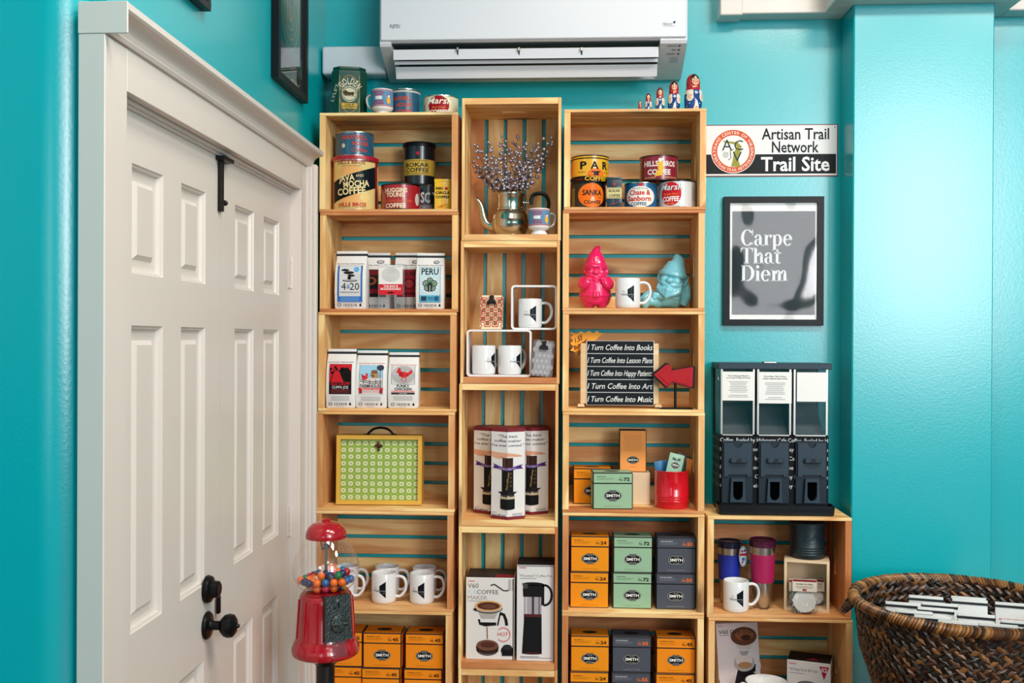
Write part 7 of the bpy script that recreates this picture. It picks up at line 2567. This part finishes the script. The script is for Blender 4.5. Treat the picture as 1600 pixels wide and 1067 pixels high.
# coin plate on the front
PL = mat('cast_grey_metal', (78, 82, 82), .35, .85, var=.25, scale=60, bump=.5, bscale=180)
mb = MB(); MP = Matrix.Translation((0, -.082, zg + .058)) @ Matrix.Rotation(-.065, 4, 'X')
mb.prism([(-.040, .0), (.040, .0), (.037, .122), (-.037, .122)], [], -.006, .022, PL, M=MP); cp = mb.build('coin_plate', t, smooth=False)
mb = MB()
mb.lathe([(0, 0), (.024, 0), (.025, .003), (.022, .006), (0, .007)], 28, PL, MP @ Matrix.Translation((0, -.006, .046)) @ R90); mb.box(-.026, .026, -.020, -.012, .042, .050, PL, .003, M=MP); mb.tube([(0, -.006, .046), (0, -.022, .046)], .007, PL, 10, M=MP); mb.build('crank', cp, smooth=False)
mb = MB(); mb.lathe([(0, 0), (.012, 0), (.0125, .003), (0, .003)], 20, PL, MP @ Matrix.Translation((0, -.006, .096)) @ R90); mb.box(-.002, .002, -.0100, -.0085, .088, .104, BLACK, M=MP); mb.ball((0, -.005, .100), .008, PL, 10, 8, (1.2, .5, 1.7), M=MP); mb.build('coin_slot', cp, smooth=False)
mb = MB()
mb.prism([(-.022, .0), (.022, .0), (.018, .045), (-.018, .045)], [], -.001, .001, glassy('clear_flap', (.9, .88, .88), .9, .05), M=Matrix.Translation((0, -.098, zg + .016)) @ Matrix.Rotation(-.35, 4, 'X')); mb.box(-.024, .024, -.105, -.075, zg + .010, zg + .016, REDG, .002); mb.build('chute_flap', t, smooth=False)
G0 = [(.0605, .181), (.066, .184), (.078, .196), (.0885, .214), (.0935, .233), (.0925, .252), (.086, .272), (.077, .291), (.067, .309), (.059, .322), (.054, .329)]
mb = MB(); mb.lathe([(r, zz + zg) for r, zz in G0], 64, GLS); mb.build('glass_globe', t, angle=80)
mb = MB(); mb.lathe([(.05, .3265 + zg), (.0565, .3265 + zg), (.0575, .330 + zg), (.056, .342 + zg), (.050, .355 + zg), (.038, .366 + zg), (.020, .3715 + zg), (.012, .3725 + zg), (.012, .377 + zg), (.008, .380 + zg), (0, .380 + zg)], 48, REDG); mb.build('lid', t)
mb = MB(); GM = mat('grey_rod_metal', (150, 152, 156), .3, 1.0)
mb.lathe([(0, .18 + zg), (.004, .18 + zg), (.004, .328 + zg), (0, .328 + zg)], 12, GM); mb.lathe([(0, .296 + zg), (.009, .296 + zg), (.009, .306 + zg), (0, .306 + zg)], 12, GM)
for a in (PI * .22, PI * 1.22):
    mb.tube([(0, 0, .298 + zg), (.024 * math.cos(a), .024 * math.sin(a), .298 + zg), (.035 * math.cos(a), .035 * math.sin(a), .327 + zg)], .0022, GM, 6)
mb.build('centre_rod', t)

GUM = {'orange': (236, 106, 22), 'yellow': (226, 190, 32), 'white': (220, 208, 190), 'pink': (214, 34, 90), 'blue': (22, 98, 160), 'navy': (16, 32, 84), 'red': (176, 14, 40), 'green': (12, 112, 62)}
gm = {}
for k, c in GUM.items():
    mb = MB(); mb.ball((0, 0, .0), .0111, mat('%s_candy_shell' % k, c, .22, var=.04, scale=40), 20, 12); gm[k] = mb.mesh('gumball')
rg = random.Random(5)


def globe_r(zz):
    for (r0, z0), (r1, z1) in zip(G0, G0[1:]):
        if z0 <= zz <= z1:
            return r0 + (r1 - r0) * (zz - z0) / (z1 - z0)
    return .06


sp_ = .0228
order = ['orange', 'navy', 'pink', 'orange', 'blue', 'white', 'orange', 'yellow', 'red', 'orange', 'navy', 'yellow', 'orange', 'green', 'pink', 'blue', 'orange', 'navy']
qn = 0
gl_ = []
for lay, (zz, lim) in enumerate(((.1925, 99), (.2112, 99), (.2298, .060))):
    R_ = min(lim, globe_r(zz - .004) - .0128)
    offx, offy = ((0, 0), (sp_ / 2, sp_ * .2887), (0, sp_ * .577))[lay]
    for i in range(-5, 6):
        for j in range(-5, 6):
            x = i * sp_ + (j % 2) * sp_ / 2 + offx; y = j * sp_ * .866 + offy
            if math.hypot(x, y) > R_ or math.hypot(x, y) < .0155:
                continue
            if lay == 2 and (x - y * .3) < -.012:
                continue
            c = order[(qn * 7 + lay * 3) % len(order)]
            qn += 1
            a = math.radians(12)
            x, y = x * math.cos(a) - y * math.sin(a), x * math.sin(a) + y * math.cos(a)
            o = link('gumball', gm[c], None, (gx + x, YG + y, zg + zz))
            sec = ('right', 'back right', 'back', 'back left', 'left', 'front left', 'front', 'front right')[int(round(math.degrees(math.atan2(y, x)) / 45)) % 8]
            gl_.append((o, c, ('bottom', 'middle', 'top')[lay], sec, math.hypot(x, y)))
seen = {}
for o, c, lay, sec, rr_ in gl_:
    seen.setdefault((c, lay, sec), []).append((rr_, o))
for (c, lay, sec), l_ in seen.items():
    l_.sort(key=lambda q: q[0])
    for k, (rr_, o) in enumerate(l_):
        ex = '' if len(l_) == 1 else (', nearest the rod' if k == 0 else ', nearest the glass' if k == len(l_) - 1 else ', %s from the rod' % ('second', 'third', 'fourth', 'fifth')[k - 1])
        tag(o, '%s gumball in the glass globe, %s layer, at the %s%s' % (c, lay, sec, ex), 'gumball', 'gumballs in the glass globe')

# ================================================================== woven basket of coffee bags on a stool
bxc, byc, zr = 1.135, 2.885, .812
RB = .300
zbot = .548
SEAT = wood('stool_wood', (120, 84, 56), (80, 52, 34), (200, 180, 160), .45, False)
t = thing('stool', 'round wooden stool under the woven basket', 'stool', (bxc, byc, 0))
mb = MB(); mb.lathe([(0, zbot - .034), (.185, zbot - .034), (.195, zbot - .026), (.195, zbot - .006), (.188, zbot - .001), (0, zbot - .001)], 40, SEAT); mb.build('seat', t)
for k in range(4):
    a = PI / 4 + k * PI / 2
    mb = MB(); mb.tube([(.12 * math.cos(a), .12 * math.sin(a), zbot - .03), (.17 * math.cos(a), .17 * math.sin(a), .0065)], [.017, .013], SEAT, 12); mb.build('leg', t)
t = thing('woven_basket', 'large round dark brown woven basket full of coffee bags', 'basket', (bxc, byc, zbot))
HB = zr - zbot


def rb(q):
    return RB * (.80 + .10 * min(1, q * 2.2) + .10 * min(1, max(0, q)) ** 1.2)


BR = [mat('dark_woven_reed', (30, 19, 13), .4, var=.2), mat('brown_woven_reed', (84, 50, 28), .38, var=.25, scale=40), mat('amber_woven_reed', (128, 82, 42), .36, var=.25, scale=40), mat('deep_brown_reed', (54, 32, 20), .4, var=.25, scale=40)]
mb = MB()
prof = [(0, 0)] + [(rb(k / 10) - .004, HB * k / 10) for k in range(11)] + [(rb(k / 10) - .009, HB * k / 10) for k in range(10, 0, -1)] + [(rb(.08) - .011, .022), (0, .022)]
mb.lathe(prof, 64, BR[0]); mb.build('basket_lining', t)
mb = MB(); mi_ = MB()
rw = random.Random(9)
nrow, nper = 11, 64


def leaf(M, m_, mb):
    # flattened lens, six sides
    vs = [(0, -1, 0), (.55, -.35, .0), (.5, .4, .0), (0, 1, 0), (-.5, .4, 0), (-.55, -.35, 0), (0, 0, .42), (.1, .35, .36)]
    fs = [(0, 1, 6), (1, 2, 7, 6), (2, 3, 7), (3, 4, 7), (4, 5, 6, 7), (5, 0, 6)]
    mb.add(vs, fs, m_, M)


for r_ in range(nrow * 2):
    q = (r_ + .5) / (nrow * 2)
    sg = 1 if r_ % 2 else -1
    for k in range(nper):
        a = 2 * PI * (k + (.5 if (r_ // 2) % 2 else 0) + .25 * sg + rw.uniform(-.08, .08)) / nper
        zz = HB * q + rw.uniform(-.001, .001)
        rad = rb(q) - .002
        for side, dst in ((1, mb), (-1, mi_)):
            if side < 0 and q < .35:
                continue
            rr2 = rad if side > 0 else rad - .010
            M = Matrix.Translation((rr2 * math.cos(a), rr2 * math.sin(a), zz)) @ Matrix.Rotation(a + (PI / 2 if side > 0 else -PI / 2), 4, 'Z') @ Matrix.Rotation(PI / 2, 4, 'X') @ Matrix.Rotation(sg * (-.95 + rw.uniform(-.15, .15)), 4, 'Z') @ Matrix.Diagonal((.0125 * rw.uniform(.8, 1.1), .0205 * rw.uniform(.85, 1.15), .014 * rw.uniform(.7, 1.2), 1))
            leaf(M, rw.choices(BR, (.38, .3, .12, .2))[0], dst)
o = mb.build('outer_weave', t, angle=50); o['kind'] = 'stuff'
o = mi_.build('inner_weave', t, angle=50); o['kind'] = 'stuff'
mb = MB()
nw = 210
for k in range(nw):
    a = 2 * PI * k / nw
    c = Vector((RB * math.cos(a), RB * math.sin(a), HB))
    ring = []
    sl_ = rw.uniform(.2, .34)
    for i in range(8):
        b = 2 * PI * i / 8
        ring.append(c + Vector((math.cos(a), math.sin(a), 0)) * (.0125 * math.cos(b)) + Vector((0, 0, 1)) * (.0125 * math.sin(b)) + Vector((-math.sin(a), math.cos(a), 0)) * (.008 * math.sin(b + .6)))
    mb.tube(ring, .0044 * rw.uniform(.8, 1.25), rw.choices([BR[2], BR[1], BR[3], mat('pale_reed_wrap', (150, 106, 60), .4, var=.25, scale=40)], (.4, .2, .12, .28))[0], 5, closed=True)
o = mb.build('rim_wrapping', t, angle=60); o['kind'] = 'stuff'
for sg in (0, 1):
    a0 = math.radians(163 if sg == 0 else -17)
    mb = MB()
    for k in range(26):
        q = k / 25
        a = a0 + (q - .5) * .22
        hz = -.050 - .030 * math.sin(PI * q)
        c = Vector(((RB + .006 + .020 * math.sin(PI * q)) * math.cos(a), (RB + .006 + .020 * math.sin(PI * q)) * math.sin(a), HB + hz + .030))
        mb.ball(c, .0105 * rw.uniform(.8, 1.2), rw.choice(BR), 7, 5, (1, 1.3, .8))
    mb.build('basket_handle', t)


def bag_plain(p, W, H):
    p.rect(-.38 * W, .15 * H, .38 * W, .74 * H, (176, 40, 48)); p.text('RED ROOSTER COFFEE ROASTERS', 0, .79 * H, .018 * H, (190, 44, 50), w=.8 * W, bold=.02)
    p.ell(0, .50 * H, .22 * W, .12 * H, (220, 60, 60)); p.rect(-.3 * W, .2 * H, .3 * W, .3 * H, (40, 40, 44))


spots = [((527, 345), (780, 400), 'at the back left'), ((862, 357), (1130, 400), 'far back, second of the back row'), ((610, 390), (880, 470), 'second row, left of centre'), ((868, 393), (1145, 425), 'second row, right of centre'), ((1258, 405), (1500, 450), 'right end of the back row'), ((297, 405), (575, 450), 'at the far left end'), ((615, 478), (890, 505), 'middle row, left of centre'), ((905, 500), (1180, 545), 'middle row, right of centre'), ((1290, 545), (1540, 600), 'middle row, far right'), ((375, 472), (620, 508), 'front row, far left'), ((620, 508), (790, 545), 'front row, second from left'), ((778, 548), (1072, 572), 'front row, third from left'), ((1078, 578), (1330, 632), 'front row, rightmost')]
Hb = .222
W_, Db = .096, .030
ztop = zr - .012
P_, RZ = [], -.25
for a, b, nm in spots:
    mx_, my_ = 1320 + (a[0] + b[0]) / 2 / 5.154, 860 + (a[1] + b[1]) / 2 / 5.154
    d = ray(mx_, my_)
    P_.append(CAM + d * ((ztop - CAM.z) / d.z))
# let the bags settle side by side without running into each other or the basket wall
ca, sa = math.cos(RZ), math.sin(RZ)
for it in range(400):
    for i in range(len(P_)):
        for j in range(i):
            dv = P_[i] - P_[j]
            u, v = dv.x * ca + dv.y * sa, -dv.x * sa + dv.y * ca
            ou, ov = W_ + .004 - abs(u), Db + .010 - abs(v)
            if ou > 0 and ov > 0:
                if ov < ou:
                    m = Vector((-sa, ca, 0)) * (ov / 2 * (1 if v >= 0 else -1))
                else:
                    m = Vector((ca, sa, 0)) * (ou / 2 * (1 if u >= 0 else -1))
                P_[i] += m; P_[j] -= m
    for p_ in P_:
        for su in (-1, 1):
            for sv in (-1, 1):
                cx_, cy_ = p_.x + ca * su * W_ / 2 - sa * sv * Db / 2, p_.y + sa * su * W_ / 2 + ca * sv * Db / 2
                dd = math.hypot(cx_ - bxc, cy_ - byc)
                if dd > .214:
                    p_.x -= (cx_ - bxc) * (dd - .214) / dd * .6; p_.y -= (cy_ - byc) * (dd - .214) / dd * .6
for k, ((a, b, nm), c) in enumerate(zip(spots, P_)):
    t = thing('coffee_bag', 'white coffee bag with black tie in the basket, %s' % nm, 'coffee bag', (c.x, c.y, ztop - Hb), 0, 'coffee bags in the woven basket')
    t.rotation_euler = (0, 0, RZ); t.location.z += .006 * rw.random()
    m_, rings = bag_mesh(W_, Hb, Db)
    m_.build('paper_bag', t, angle=28)
    mb = MB(); mb.box(-W_ / 2 - .0008, W_ / 2 + .0008, -.0046, .0046, .936 * Hb, .968 * Hb, TIE, .001); mb.build('tin_tie', t)

    def yf(v, rings=rings):
        for (z0, _, d0), (z1, _, d1) in zip(rings, rings[1:]):
            if z0 <= v <= z1:
                return -(d0 + (d1 - d0) * (v - z0) / (z1 - z0)) / 2
        return -.003
    p = Print(lambda u, v, d: (u, yf(v) - d, v), .0004)
    p.vcuts = [.30 * Hb, .60 * Hb, .78 * Hb]
    bag_plain(p, W_, Hb); p.build('printed_label', t)
